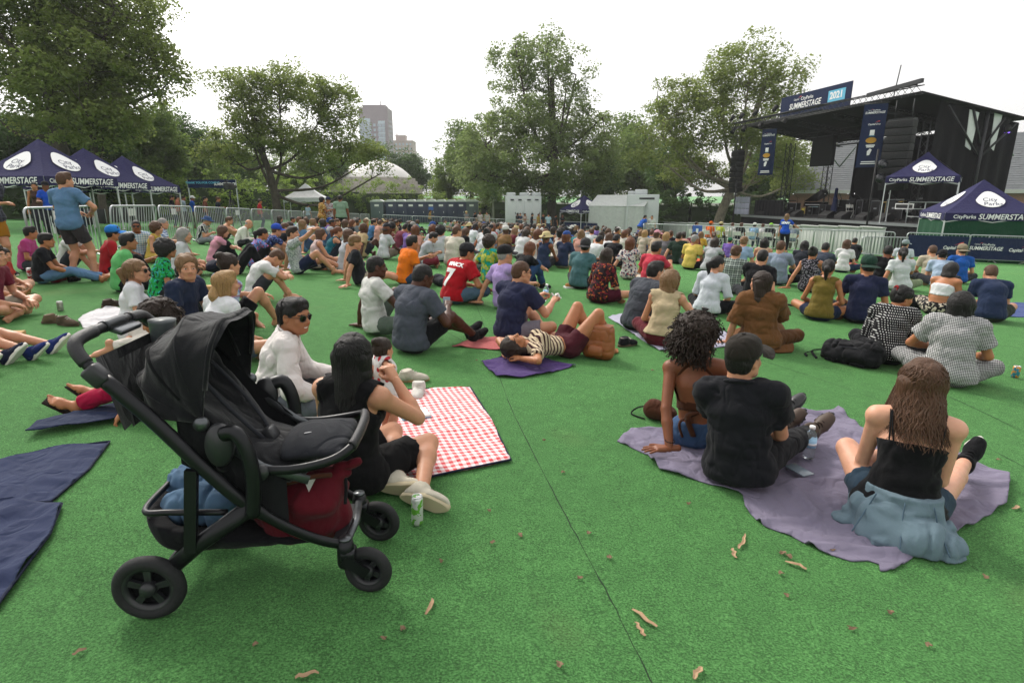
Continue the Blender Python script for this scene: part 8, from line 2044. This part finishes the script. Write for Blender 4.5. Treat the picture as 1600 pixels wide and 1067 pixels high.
 for sg in (-1, 1): m.grid((lambda sg: lambda u, v: Vector((.16 + .36 * u, sg * (.225 - .004 * math.sin(u * 20)), (.86 - .36 * u) + (-.28 + .1 * u) * v + .02)))(sg), 12, 6)
 sw = m.build('side_panel', cl, o); sw['kind'] = 'stuff'
 for sg in (-1, 1): MB().tube(smooth_path([(.175, sg * .07, .9), (.27, sg * .08, .78), (.36, sg * .06, .66), (.40, sg * .03, .60)], 5), .015, 6, flat=.3, up=(1, 0, 1)).build('harness_strap', cl2, o)
 MB().box((.405, 0, .615), (.05, .07, .06), Matrix.Rotation(R(-30), 4, 'Y'), bev=.012).build('buckle', gl, o)
 # leg rest with bumper frame
 F_ = Field(); F_.fold = .002; F_.cap((.50, 0, .585), (.70, 0, .60), .165, .17, lat=(0, 1, 0), dr=.25, k=.03); F_.cap((.55, 0, .605), (.66, 0, .615), .13, .12, lat=(0, 1, 0), dr=.36, k=.03); V, Q = F_.surface(.011, pad=.03); lr = obj('leg_rest', np_mesh('leg_rest', V, Q), cl2, o)
 m = MB(); m.box((.60, -.05, .6475), (.10, .004, .002), Matrix.Rotation(R(25), 4, 'Z')); m.build('stitched_mark', smat('grey_print', (.4, .4, .42), .6), lr)
 m = MB(); pts = smooth_path([(.43, -.235, .575), (.55, -.235, .575), (.68, -.22, .60), (.745, -.18, .628), (.765, -.1, .645), (.77, 0, .65), (.765, .1, .645), (.745, .18, .628), (.68, .22, .60), (.55, .235, .575), (.43, .235, .575)], 6); m.tube(pts, .014, 10, flat=1.3); m.build('bumper_bar', fr, o); MB().tube(pts[19:42], .0185, 10, flat=1.3).build('bumper_grip', lth, o)
 for sg in (-1, 1): MB().lathe([(.0001, -.02), (.028, -.018), (.03, 0), (.028, .018), (.0001, .02)], 18, Matrix.Translation((.44, sg * .245, .572)) @ Matrix.Rotation(R(90), 4, 'X')).build('bumper_joint', gl, o)
 # canopy: sheet stretched over three bows that fan out from a pivot on each side
 pv = Vector((.255, 0, .765)); bows = [(R(172), .24), (R(150), .29), (R(128), .325), (R(106), .345), (R(82), .345)]
 def cz(u, v):
  t = v * (len(bows) - 1); i = min(int(t), len(bows) - 2); w = t - i; a = bows[i][0] * (1 - w) + bows[i + 1][0] * w; L_ = bows[i][1] * (1 - w) + bows[i + 1][1] * w
  L_ -= .022 * math.sin(math.pi * w) * (1 if i in (0, 1, 2, 3) else 0)
  q = (u - .5) * 2; y = .238 * math.copysign(min(1, abs(math.sin(q * math.pi / 2)) ** .62), q); rr = L_ * max(0.0, math.cos(q * math.pi / 2)) ** .42
  rr *= 1 + .015 * math.sin(u * 19 + v * 7) + .012 * math.sin(u * 31 - v * 17); y *= 1 + .02 * math.sin(v * 12 + u * 3)
  return pv + Vector((math.cos(a) * rr, y, math.sin(a) * rr))
 m = MB(); m.grid(cz, 56, 40); ca = m.build('canopy', cl, o); md = ca.modifiers.new('thick', 'SOLIDIFY'); md.thickness = .006
 for i in range(len(bows)):
  b_ = MB(); b_.tube([cz(k / 40, i / (len(bows) - 1)) * 1.0 for k in range(1, 40)], .0075 if i not in (2, 4) else .0095, 6); b_.build('canopy_bow', cl if i != 2 else fabric('#0e0f12', name='zip_tape'), ca)
 vz = MB(); vz.grid(lambda u, v: cz(u * .96 + .02, 1.0) + Vector((.03 * v * math.sin(math.pi * u), 0, -.006 * v)), 40, 4); vz.build('visor', cl, ca)
 for sg in (-1, 1): MB().lathe([(.0001, -.014), (.024, -.012), (.026, 0), (.024, .012), (.0001, .014)], 16, Matrix.Translation((pv.x, sg * .252, pv.z)) @ Matrix.Rotation(R(90), 4, 'X')).build('canopy_pivot', al, o)
 # basket
 F_ = Field(); F_.fold = .006; F_.foldk = 40; F_.cap((.10, 0, .30), (.62, 0, .30), .235, .2, lat=(0, 1, 0), dr=.62, k=.04); F_.cap((.06, 0, .36), (.30, 0, .30), .22, .22, lat=(0, 1, 0), dr=.5, k=.04); F_.cut((0, 0, .36), (.26, 0, 1)); F_.cut((0, 0, .195), (.0, 0, -1))
 F_.cap((.12, 0, .36), (.60, 0, .34), .205, .18, lat=(0, 1, 0), dr=.52, k=.01, sub=True); V, Q = F_.surface(.012, pad=.03); obj('basket', np_mesh('basket', V, Q), fabric('#17181b', name='basket_mesh'), o)
 m = MB(); m.tube(smooth_path([(.30, -.225, .40), (.10, -.225, .405), (.0, -.2, .40), (-.015, 0, .395), (.0, .2, .40), (.10, .225, .405), (.30, .225, .40)], 5), .012, 8); m.build('basket_rim', fr, o)
 m = MB(); m.tube([(.715, -yf, .215), (.73, 0, .21), (.715, yf, .215)], .017, 10, flat=.8); m.build('front_crossbar', al, o); MB().box((.685, 0, .205), (.055, .28, .014), bev=.005).build('foot_plate', gl, o)
 MB().tube([(.03, -.25, .13), (.03, .25, .13)], .015, 10).build('rear_axle', fr, o); MB().box((.05, 0, .17), (.03, .1, .03), bev=.006).build('brake_pedal', gl, o)
 # things lying in the basket
 def place(name, lab, cat, prims, mat, **kw):
  q = empty(name); q.matrix_world = o.matrix_world; tag(q, lab, cat); soft({'tote_bag': 'bag_body', 'denim_garment': 'cloth'}[name], prims, mat, q, **kw); return q
 q = place('tote_bag', 'maroon canvas bag stuffed into the pram basket', 'bag', [((.40, -.03, .38), (.62, -.03, .38), .145, .13, dict(lat=(0, 1, 0), dr=.62, k=.04)), ((.48, -.03, .28), (.60, -.02, .26), .13, .10, dict(k=.05)), ((.62, -.05, .43), (.755, -.06, .515), .06, .012, dict(k=.03)), ((.40, -.06, .43), (.35, -.08, .47), .05, .02, dict(k=.03))], fabric('#5a1420', name='maroon_canvas'), h=.010, fold=.017, foldk=62, seed=4)
 MB().tube(smooth_path([(.42, -.13, .47), (.5, -.18, .49), (.6, -.17, .51), (.66, -.12, .49)], 5), .01, 6).build('handle', fabric('#4a2a1c'), q); MB().tube(smooth_path([(.5, .0, .5), (.62, -.02, .53), (.70, -.06, .46), (.71, -.12, .36)], 5), .007, 6).build('strap', fabric('#17181b'), q); MB().add([(.56, -.15, .50), (.61, -.16, .495), (.585, -.17, .445)], [(0, 1, 2), (2, 1, 0)]).build('paper_tag', smat('tag_white', (.7, .7, .68), .7), q)
 place('denim_garment', 'crumpled blue denim jacket in the rear of the pram basket', 'jacket', [((.08, -.06, .34), (.24, -.08, .345), .075, .075, dict(k=.03)), ((.05, .06, .37), (.2, .08, .38), .08, .07, dict(k=.03)), ((.25, -.06, .35), (.30, .04, .36), .07, .06, dict(k=.03))], fabric('#54708c', name='blue_denim'), h=.009, fold=.02, foldk=110, seed=8)
build_pram()

# ================================================================== blankets, bags, cans and litter
def sheet(name, lab, cat, outline, mat, nz=.018, seed=1, group=None, thick=.008, folds_=(), n=60, edge=None):
 """cloth lying on the lawn: outline of ground spots, filled with a fine grid and lifted into creases"""
 pts = [gp(*p) for p in outline]; c = sum(pts, Vector()) / len(pts); o = empty(name, Vector((c.x, c.y, gz(c.x, c.y)))); tag(o, lab, cat, group)
 r_ = np.random.default_rng(seed); xs = [p.x for p in pts]; ys = [p.y for p in pts]; x0, x1, y0, y1 = min(xs), max(xs), min(ys), max(ys); sp = max(x1 - x0, y1 - y0) / n; nx = int((x1 - x0) / sp) + 2; ny = int((y1 - y0) / sp) + 2
 poly = [(p.x, p.y) for p in pts]
 def inside(x, y):
  k = False; j = len(poly) - 1
  for i in range(len(poly)):
   if (poly[i][1] > y) != (poly[j][1] > y) and x < (poly[j][0] - poly[i][0]) * (y - poly[i][1]) / (poly[j][1] - poly[i][1]) + poly[i][0]: k = not k
   j = i
  return k
 def snap(x, y):
  best = None
  for i in range(len(poly)):
   a = Vector(poly[i - 1]); b = Vector(poly[i]); t = max(0, min(1, (Vector((x, y)) - a).dot(b - a) / max((b - a).length_squared, 1e-9))); q = a.lerp(b, t); d = (q - Vector((x, y))).length
   if best is None or d < best[0]: best = (d, q)
  return best
 a_ = lattice((nx + 1, ny + 1, 2), sp, (.35, .22, 1), r_)[:, :, 0]; b_ = lattice((nx + 1, ny + 1, 2), sp, (.12, .10, 1), r_)[:, :, 0]; idx = {}; vs = []; fs = []
 ins = [[inside(x0 + i * sp, y0 + j * sp) for j in range(ny + 1)] for i in range(nx + 1)]
 def vid(i, j):
  if (i, j) not in idx:
   x, y = x0 + i * sp, y0 + j * sp
   if not ins[i][j]: q = snap(x, y)[1]; x, y = q.x, q.y
   z = thick + nz * (max(0, 1 - 3.2 * abs(a_[i, j])) + .45 * max(0, 1 - 3 * abs(b_[i, j])) * (.4 + abs(a_[i, j])))
   for (px, py, qx, qy, hgt, wd) in folds_:
    A = Vector((px, py)); B = Vector((qx, qy)); t = max(0, min(1, (Vector((x, y)) - A).dot(B - A) / (B - A).length_squared)); d = (A.lerp(B, t) - Vector((x, y))).length; z += hgt * math.exp(-(d / wd) ** 2)
   idx[(i, j)] = len(vs); vs.append((x - c.x, y - c.y, gz(x, y) + z - gz(c.x, c.y)))
  return idx[(i, j)]
 for i in range(nx):
  for j in range(ny):
   if sum((ins[i][j], ins[i + 1][j], ins[i + 1][j + 1], ins[i][j + 1])) >= 1: fs.append((vid(i, j), vid(i + 1, j), vid(i + 1, j + 1), vid(i, j + 1)))
 m = MB(); m.add(vs, fs, True); q = m.build('cloth', mat, o); md = q.modifiers.new('thick', 'SOLIDIFY'); md.thickness = .006; md.offset = -1
 if edge is not None:
  e = MB(); loop = []
  for i in range(len(pts)):
   a = pts[i]; b = pts[(i + 1) % len(pts)]; nn = max(2, int((b - a).length / .05))
   for k in range(nn): w = a.lerp(b, k / nn); loop.append((w.x - c.x, w.y - c.y, gz(w.x, w.y) + thick + .004 - gz(c.x, c.y)))
  e.tube(loop, .007, 5, close=True); e.build('binding', edge, o)
 return o
def gingham():
 t = NT('red_gingham'); v = t.vec(); mp = t.n('Mapping', Vector=v, Rotation=(0, 0, R(-21))).outputs[0]; sx = t.n('SeparateXYZ', Vector=mp).outputs; f = 21.0
 fr = lambda o, off=0: t.math('GREATER_THAN', t.math('FRACT', t.math('ADD', t.math('MULTIPLY', o, f), 50 + off)), .5)
 m = t.math('MULTIPLY', t.math('ADD', fr(sx[0]), fr(sx[1])), .5); c = t.mix(m, srgb('#dcd5d6'), srgb('#c23a40')); nz = t.noise(v, 9, 3)
 # quilting lines pressed into the padding
 d1 = t.math('ABSOLUTE', t.math('SUBTRACT', t.math('FRACT', t.math('ADD', t.math('MULTIPLY', t.math('ADD', sx[0], sx[1]), 6.0), 50)), .5)); d2 = t.math('ABSOLUTE', t.math('SUBTRACT', t.math('FRACT', t.math('ADD', t.math('MULTIPLY', t.math('SUBTRACT', sx[0], sx[1]), 6.0), 50)), .5)); h = t.math('ADD', t.math('MULTIPLY', t.math('MINIMUM', d1, d2), 1.0), t.math('MULTIPLY', nz, .5))
 return t.done(c, .7, 0, t.bump(h, .8, .03), Specular_IOR_Level=.3)
def can(lab, u, v, col, col2, hgt=.122, r=.033, tilt_=False):
 p = gp(u, v); o = empty('drink_can', p, random.uniform(0, 6), tilt=True); tag(o, lab, 'can', 'drink cans on the lawn'); t = NT('can_print'); vv = t.vec(); nz = t.noise(vv, 30, 2); cc = t.mix(t.math('GREATER_THAN', nz, .52), srgb(col), srgb(col2)); mt = t.done(cc, .3, .4)
 MB().lathe([(r * .78, .004), (r * .97, .014), (r, .022), (r, hgt - .016), (r * .86, hgt - .003)], 24).build('body', mt, o); al = plain('can_metal', (.66, .67, .69), .25, .95); MB().lathe([(r * .74, .0), (r * .8, .006)], 24).lathe([(r * .88, hgt - .004), (r * .86, hgt), (r * .8, hgt - .003), (r * .74, hgt - .006), (.0001, hgt - .006)], 24).build('rim', al, o); MB().box((0, .006, hgt - .003), (.014, .022, .002)).build('ring_pull', al, o)
def sneaker(lab, u, v, f, mat, tilt_x=0, name='sneaker', kind='sneaker', group='loose shoes on the lawn', z=.0, sole=None):
 p = gp(u, v); o = empty(name, p + Vector((0, 0, .086 + z)), R(-f), tilt=True); tag(o, lab, 'shoe', group); up, so, la = shoe_parts(kind); obj('upper', up, mat, o); obj('sole', so, sole or smat('gum_sole', '#a98a62', .8), o); obj('laces', la, fabric('#cfcabf'), o); MB().tube(arc((0, -.005, .005), .036, 0, 6.28, 18, 'xy'), .011, 6).build('lining', fabric('#8d877c'), o); return o
def build_props():
 g = sheet('picnic_blanket', 'red and white gingham picnic blanket beside the mother and child', 'blanket', [(560, 640), (630, 612), (735, 608), (768, 660), (798, 722), (720, 738), (640, 756), (560, 700)], gingham(), nz=.013, seed=3, thick=.014, edge=fabric('#23283c'))
 sheet('purple_cloth', 'large crumpled purple grey cloth under the three people at right', 'blanket', [(964, 690), (985, 672), (1060, 668), (1180, 650), (1310, 640), (1345, 668), (1480, 705), (1576, 748), (1572, 790), (1530, 815), (1470, 845), (1395, 892), (1375, 893), (1372, 876), (1330, 878), (1280, 862), (1235, 838), (1190, 822), (1165, 795), (1160, 772), (1090, 752), (1030, 735), (1012, 712)], fabric('#7b7589', name='purple_cotton'), nz=.034, seed=6, n=120)
 sheet('navy_blanket', 'dark blue fleece blanket, upper piece, at the left edge', 'blanket', [(-120, 745), (-40, 735), (30, 715), (80, 704), (172, 692), (140, 735), (80, 787), (-40, 790), (-120, 800)], fabric('#2a3350', name='navy_fleece'), nz=.02, seed=9, edge=fabric('#1c2338'))
 sheet('navy_blanket', 'dark blue fleece blanket, lower folded piece, at the left edge', 'blanket', [(-160, 800), (0, 790), (98, 793), (80, 840), (40, 895), (0, 950), (-80, 1040), (-220, 1000)], fabric('#2a3350', name='navy_fleece'), nz=.03, seed=10, thick=.02, edge=fabric('#1c2338'))
 sheet('folded_mat', 'thick folded navy mat under the person in crimson trousers', 'mat', [(42, 686), (60, 668), (180, 640), (300, 610), (330, 622), (260, 650), (140, 670)], fabric('#1f2a45', name='navy_nylon'), nz=.012, seed=12, thick=.05)
 sheet('grey_cloth', 'pale grey cloth under the couple with the beige top', 'blanket', [(950, 496), (990, 486), (1060, 500), (1135, 520), (1140, 543), (1030, 549), (985, 520)], fabric('#a9a9bb', name='grey_cotton'), nz=.016, seed=13)
 sheet('towel', 'salmon pink towel beside the man in navy tee', 'towel', [(706, 542), (750, 528), (800, 526), (880, 520), (960, 536), (905, 549), (780, 548)], fabric('#b0605f', name='pink_towel'), nz=.02, seed=14)
 sheet('towel', 'purple towel under the lying woman', 'towel', [(752, 566), (795, 558), (850, 562), (900, 572), (860, 584), (815, 592), (775, 590)], fabric('#4b386c', name='purple_towel'), nz=.02, seed=15, thick=.012)
 sheet('striped_mat', 'blue and white striped mat under the pointing man', 'mat', [(443, 416), (460, 408), (560, 412), (525, 420), (448, 421)], fabric('#c9ccd6', 'stripes_x', '#4a567c', .5), nz=.01, seed=16)
 sheet('blue_blanket', 'blue blanket under the man in navy at the right', 'blanket', [(1420, 474), (1500, 468), (1640, 478), (1660, 498), (1560, 495), (1490, 492)], fabric('#3f4f80', name='blue_wool'), nz=.02, seed=17)
 sheet('white_cloth', 'white cloth spread by the woman with sunglasses', 'blanket', [(122, 500), (170, 480), (215, 486), (240, 505), (170, 515), (130, 514)], fabric('#cfcdd0', name='white_cotton'), nz=.03, seed=18)
 sheet('red_cloth', 'red cloth under the wavy haired woman near the pen', 'blanket', [(1296, 416), (1330, 410), (1352, 416), (1330, 423)], fabric('#a8202c'), nz=.01, seed=19)
 sheet('orange_cloth', 'orange mat beside the man in yellow', 'blanket', [(1060, 408), (1090, 404), (1120, 412), (1098, 418)], fabric('#c4552e'), nz=.01, seed=20)
 can('tall silver and green seltzer can beside the pram wheel', 652, 819, '#c9ccc8', '#6fae45', .156, .029)
 can('squat grey can on the lawn near the left edge', 95, 486, '#8f8f86', '#a7a69c')
 can('blue and orange can at the right picture edge', 1585, 590, '#2f7f96', '#c98a34')
 can('pale can on the grey cloth, left one', 984, 514, '#b9c4b0', '#8fa08c'); can('silver can on the grey cloth beside the beige top', 1006, 517, '#b9bcc0', '#a4a7ac')
 can('teal can on the striped mat', 502, 420, '#2f8f8c', '#4aa8a2', .12); can('red soda bottle can beside the boy in black', 48, 438, '#a8202c', '#c9c9c9', .2, .036)
 bottle('clear water bottle standing on the purple cloth', Matrix.Translation(gp(1262, 722) + Vector((0, 0, .03))), .215)
 p = gp(390, 510); o = empty('green_bottle', p, 0, True); tag(o, 'green metal bottle with black loop lid behind the blond woman', 'bottle'); gm = plain('green_metal', '#1f7a34', .3, .5); MB().lathe([(.034, 0), (.036, .01), (.036, .15), (.03, .17), (.02, .18), (.02, .2)], 20).build('body', gm, o); MB().lathe([(.022, .198), (.022, .225), (.0001, .226)], 16).tube(arc((0, 0, .235), .018, 0, math.pi, 8, 'xz'), .006, 6).build('lid', SHOE_K, o)
 p = gp(1247, 745); MB().box((0, 0, .012), (.085, .15, .008), Matrix.Rotation(R(20), 4, 'Z'), bev=.003).build('phone', smat('phone_glass', (.16, .2, .24), .12), None, p + Vector((0, 0, .035))); tag(bpy.data.objects['phone.001'], 'smartphone lying on the purple cloth beside the bottle', 'phone')
 sneaker('off white sneaker lying on the lawn beyond the gingham blanket', 636, 596, 78, fabric('#c4bdae')); sneaker('white sneaker with loose laces pointing at the camera', 655, 615, 176, fabric('#d0cdc6'))
 for k, (u, v, f, c, lb) in enumerate([(80, 505, 60, '#6b5b48', 'brown hiking shoe on the lawn at left, rear one'), (100, 508, 100, '#54473a', 'brown hiking shoe on the lawn at left, front one'), (170, 480, 30, '#3a3028', 'dark brown shoe beside the white cloth'), (975, 541, 60, '#1d1e22', 'black sneaker next to the brown backpack')]): sneaker(lb, u, v, f, fabric(c), sole=smat('brown_sole', '#5a4a3a', .8))
 def bag(name, lab, u, v, f, prims, mat, parts=(), **kw):
  p = gp(u, v); o = empty(name, p, R(-f), tilt=True); tag(o, lab, 'bag'); soft('bag_body', prims, mat, o, floor=.004, **kw); return o
 lt = plain('tan_leather', '#8a4f28', .5, scale=14, bump=.25, var=.25)
 o = bag('backpack', 'tan leather backpack standing beside the lying woman', 934, 560, 30, [((sx, sy, .08), (sx * .9, sy, .29), .075, .065, dict(k=.03)) for sx in (-.085, 0, .085) for sy in (-.02, .03)], lt, h=.01, fold=.006, foldk=70)
 MB().grid(lambda u, v: Vector((-.13 + .26 * u, .06 - .2 * v ** .8 if v < .6 else -.072 - .012 * math.sin(u * 3.1), .365 - .02 * abs(u - .5) if v < .6 else .365 - .16 * (v - .6) / .4)), 12, 14).build('flap', lt, o)
 soft('pocket', [((-.05, -.09, .1), (.05, -.09, .1), .06, .06, dict(lat=(0, 0, 1), dr=.6))], lt, o, h=.009, fold=.003); soft('pocket', [((-.19, .0, .1), (-.19, .0, .13), .05, .05)], lt, o, h=.009, fold=.003)
 MB().tube(smooth_path([(-.1, .09, .35), (-.22, .12, .25), (-.26, .08, .1), (-.2, .06, .02)], 6), .02, 6, flat=.3, up=(1, 0, 0)).build('strap', lt, o); MB().tube(smooth_path([(-.2, .0, .12), (-.28, -.02, .08), (-.26, -.04, .01), (-.18, -.04, .02)], 6), .012, 6, flat=.4).build('strap', lt, o); MB().tube(smooth_path([(-.04, .06, .36), (0, .06, .4), (.04, .06, .36)], 4), .01, 6).build('handle', lt, o)
 bk = fabric('#17181b', name='black_nylon')
 o = bag('backpack', 'black backpack lying on the lawn behind the polka dot top', 1328, 566, 50, [((-.18, 0, .1), (.18, 0, .12), .13, .15, dict(k=.05, lat=(0, 1, 0), dr=.85)), ((-.1, -.06, .08), (.16, -.08, .08), .1, .1, dict(k=.05)), ((.1, .05, .17), (.2, .06, .2), .09, .07, dict(k=.03)), ((-.22, -.04, .06), (-.1, -.12, .06), .06, .07, dict(k=.02)), ((.0, -.13, .1), (.14, -.15, .1), .06, .06, dict(k=.015))], bk, h=.011, fold=.02, foldk=75, seed=3)
 for k in range(2): MB().tube(smooth_path([(-.2, -.05 + .1 * k, .1), (-.34, -.06 + .12 * k, .06), (-.42, -.1 + .16 * k, .02), (-.36 + .1 * k, -.2, .015)], 6), .014, 6, flat=.35).build('strap', bk, o)
 MB().tube(smooth_path([(-.1, -.13, .17), (.05, -.15, .19), (.2, -.12, .17)], 5), .006, 5).build('zip', fabric('#2c2e33'), o)
 bag('backpack', 'small dark green backpack behind the red jersey', 752, 432, 40, [((-.1, 0, .1), (.12, 0, .1), .12, .12, dict(k=.05))], fabric('#23382f'), h=.016, fold=.014, foldk=40)
 bag('shoulder_bag', 'black and cream zebra bag behind the grey tank top', 522, 424, 60, [((-.16, 0, .08), (.16, 0, .08), .1, .11, dict(k=.05))], fabric('#cfc9b8', 'floral', '#1d1d1f', .8), h=.016, fold=.014, foldk=40)
 bag('shoulder_bag', 'black bag by the maroon tee', 606, 398, 40, [((-.1, 0, .09), (.12, 0, .09), .11, .1, dict(k=.05))], bk, h=.018, fold=.012, foldk=40)
 bag('shoulder_bag', 'dark grey bag beside the orange tee', 688, 446, 60, [((-.14, 0, .08), (.14, 0, .08), .1, .1, dict(k=.05))], fabric('#33363c'), h=.016, fold=.014, foldk=40)
 bag('shoulder_bag', 'black bag behind the woman in white strapless top', 1432, 482, 40, [((-.14, 0, .1), (.14, 0, .1), .12, .12, dict(k=.05))], bk, h=.016, fold=.014, foldk=40)
 bag('shoulder_bag', 'red bag beside the boy in black', 92, 440, 70, [((-.14, 0, .07), (.14, 0, .07), .09, .08, dict(k=.05))], fabric('#7a1f26'), h=.016, fold=.01, foldk=40)
 bag('shoulder_bag', 'black quilted bag beside the blond man', 318, 486, 60, [((-.14, 0, .1), (.14, 0, .1), .12, .11, dict(k=.05))], fabric('#23262c'), h=.016, fold=.014, foldk=60)
 o = bag('shoulder_bag', 'small brown bag with black strap behind the woman with dark curls', 1030, 656, 40, [((-.05, 0, .07), (.05, 0, .07), .07, .07, dict(k=.03))], fabric('#4a2a1a'), h=.011, fold=.01, foldk=60); MB().tube(smooth_path([(-.06, 0, .1), (-.18, .0, .05), (-.2, -.06, .01), (-.08, -.08, .01)], 6), .006, 6).build('strap', SHOE_K, o)
 p = gp(28, 537); o = empty('paper_box', p, .4, True); tag(o, 'small kraft paper box by the sneakers at the left edge', 'box'); MB().box((0, 0, .06), (.13, .1, .12), bev=.004).build('box', plain('kraft', '#a8834f', .8, scale=20), o); MB().box((0, 0, .122), (.125, .095, .004)).build('lid', plain('kraft', '#a8834f', .8), o)
 p = gp(338, 478); o = empty('paper_bag', p, .5, True); tag(o, 'brown paper bag beside the plaid shirt', 'bag'); MB().box((0, 0, .14), (.2, .14, .28), bev=.006).build('bag_body', plain('kraft', '#a8834f', .8), o); MB().box((.03, -.072, .15), (.1, .004, .12)).build('label_sheet', INK_W, o)
 p = gp(648, 652); o = empty('picture_book', p + Vector((0, 0, .02)), .4, True); tag(o, 'open white picture book on the gingham blanket', 'book'); MB().box((0, 0, .012), (.2, .16, .018), bev=.003).build('pages', smat('paper', (.72, .73, .7), .8), o); MB().box((0, 0, .002), (.21, .17, .004)).build('cover', smat('book_blue', (.12, .3, .45), .6), o)
 o = empty('sandals', gp(1244, 478), .4, True); tag(o, 'pair of black flip flops beyond the brown dress', 'sandals')
 for sx in (-.07, .09): MB().prism([(.04 * math.cos(a), .12 * math.sin(a)) for a in [2 * math.pi * k / 16 for k in range(16)]], .018, Matrix.Translation((sx, 0, .0))).build('sole', SHOE_K, o); MB().tube(smooth_path([(sx - .035, -.02, .02), (sx, .05, .045), (sx + .035, -.02, .02)], 4), .006, 5).build('strap', SHOE_K, o)
 p = gp(1108, 440); o = empty('food_tray', gp(890, 450), .3, True); tag(o, 'white paper food tray with bread beside the flowered shirt', 'tray'); MB().prism([(-.1, -.07), (.1, -.07), (.1, .07), (-.1, .07)], .03).build('tray', smat('paper', (.72, .73, .7), .8), o); soft('bread', [((-.05, 0, .05), (.06, 0, .05), .04, .035)], plain('bread', '#a8743c', .8), o, h=.012)
 # litter: bark shreds and dry leaves
 bark_m = plain('bark_shred', '#9b8063', .85, scale=30, var=.3); leaf_m = plain('dry_leaf', '#7d6650', .9, scale=30, var=.3)
 spots = [(1160, 848, .2, 35), (1146, 866, .1, 8), (1222, 866, .05, 20), (1232, 872, .05, 5), (1243, 885, .12, -50), (1006, 968, .16, -40), (1000, 985, .1, -10), (1090, 1054, .09, 40), (1228, 932, .05, 20), (1220, 898, .05, 70), (953, 874, .05, 80), (920, 835, .05, 30), (814, 838, .06, 10), (770, 850, .05, 80), (764, 800, .03, 0), (672, 950, .12, 8), (630, 985, .04, 60), (125, 1022, .08, 50), (480, 1058, .1, 70), (1300, 862, .03, 0), (1500, 722, .06, 60), (1560, 720, .05, 80), (1588, 795, .1, 60), (880, 740, .05, 70), (730, 612, .03, 10), (745, 565, .04, 80), (1300, 530, .05, 70), (1020, 580, .06, 60), (875, 1042, .05, 20), (1540, 905, .04, 60), (1075, 790, .03, 0), (690, 880, .03, 40), (905, 905, .03, 20), (1390, 960, .04, 10), (1450, 1010, .05, 75), (600, 1000, .03, 10), (400, 1010, .04, 50), (1330, 985, .03, 20), (850, 690, .03, 30), (1130, 700, .02, 0)]
 for i, (u, v, L_, a) in enumerate(spots):
  p = gp(u, v); big = L_ > .085; L_ *= .75 if big else .5; o = MB(); n = 7; w = (.0045 if big else .0055) * (1 + random.random() * .6); cv = random.uniform(.002, .008); vs = []
  for k in range(n):
   t = k / (n - 1); ww = w * (.5 + .9 * math.sin(math.pi * min(1, t * .9 + .1)) + random.uniform(-.15, .15)); zc = .006 + cv * math.sin(math.pi * t) + random.uniform(0, .003); x = random.uniform(-.006, .006)
   vs += [(x - ww, L_ * (t - .5), zc + ww * .5), (x, L_ * (t - .5), zc), (x + ww, L_ * (t - .5), zc + ww * .6)]
  fs = [(3 * k + j, 3 * k + j + 1, 3 * k + j + 4, 3 * k + j + 3) for k in range(n - 1) for j in (0, 1)]
  o.add(vs, fs); q = o.build('bark_shred' if big else 'dry_leaf', bark_m if big else leaf_m, None); q.matrix_world = Matrix.Translation(p + Vector((0, 0, .002))) @ TILT @ Matrix.Rotation(R(-a), 4, 'Z'); md = q.modifiers.new('t', 'SOLIDIFY'); md.thickness = .002
  tag(q, ('strip of tan bark' if big else 'dry leaf scrap') + ' on the turf ' + ('in front of the purple cloth' if 1060 < u < 1350 and v > 760 else ('near the bottom edge' if v > 930 else ('on the right part of the lawn' if u > 1350 else ('beside the long seam' if 800 < u < 1060 else 'between the seam and the pram')))), 'litter', 'bits of bark and dry leaves on the turf'); q['_u'] = u
 by = {}
 for q in bpy.data.objects:
  if q.get('_u') is not None: by.setdefault(q['label'], []).append(q)
 for lab, l in by.items():
  for i, q in enumerate(sorted(l, key=lambda q: q['_u'])):
   if len(l) > 1: q['label'] = lab + ', %s from left' % ORD[i]
   del q['_u']
build_props()
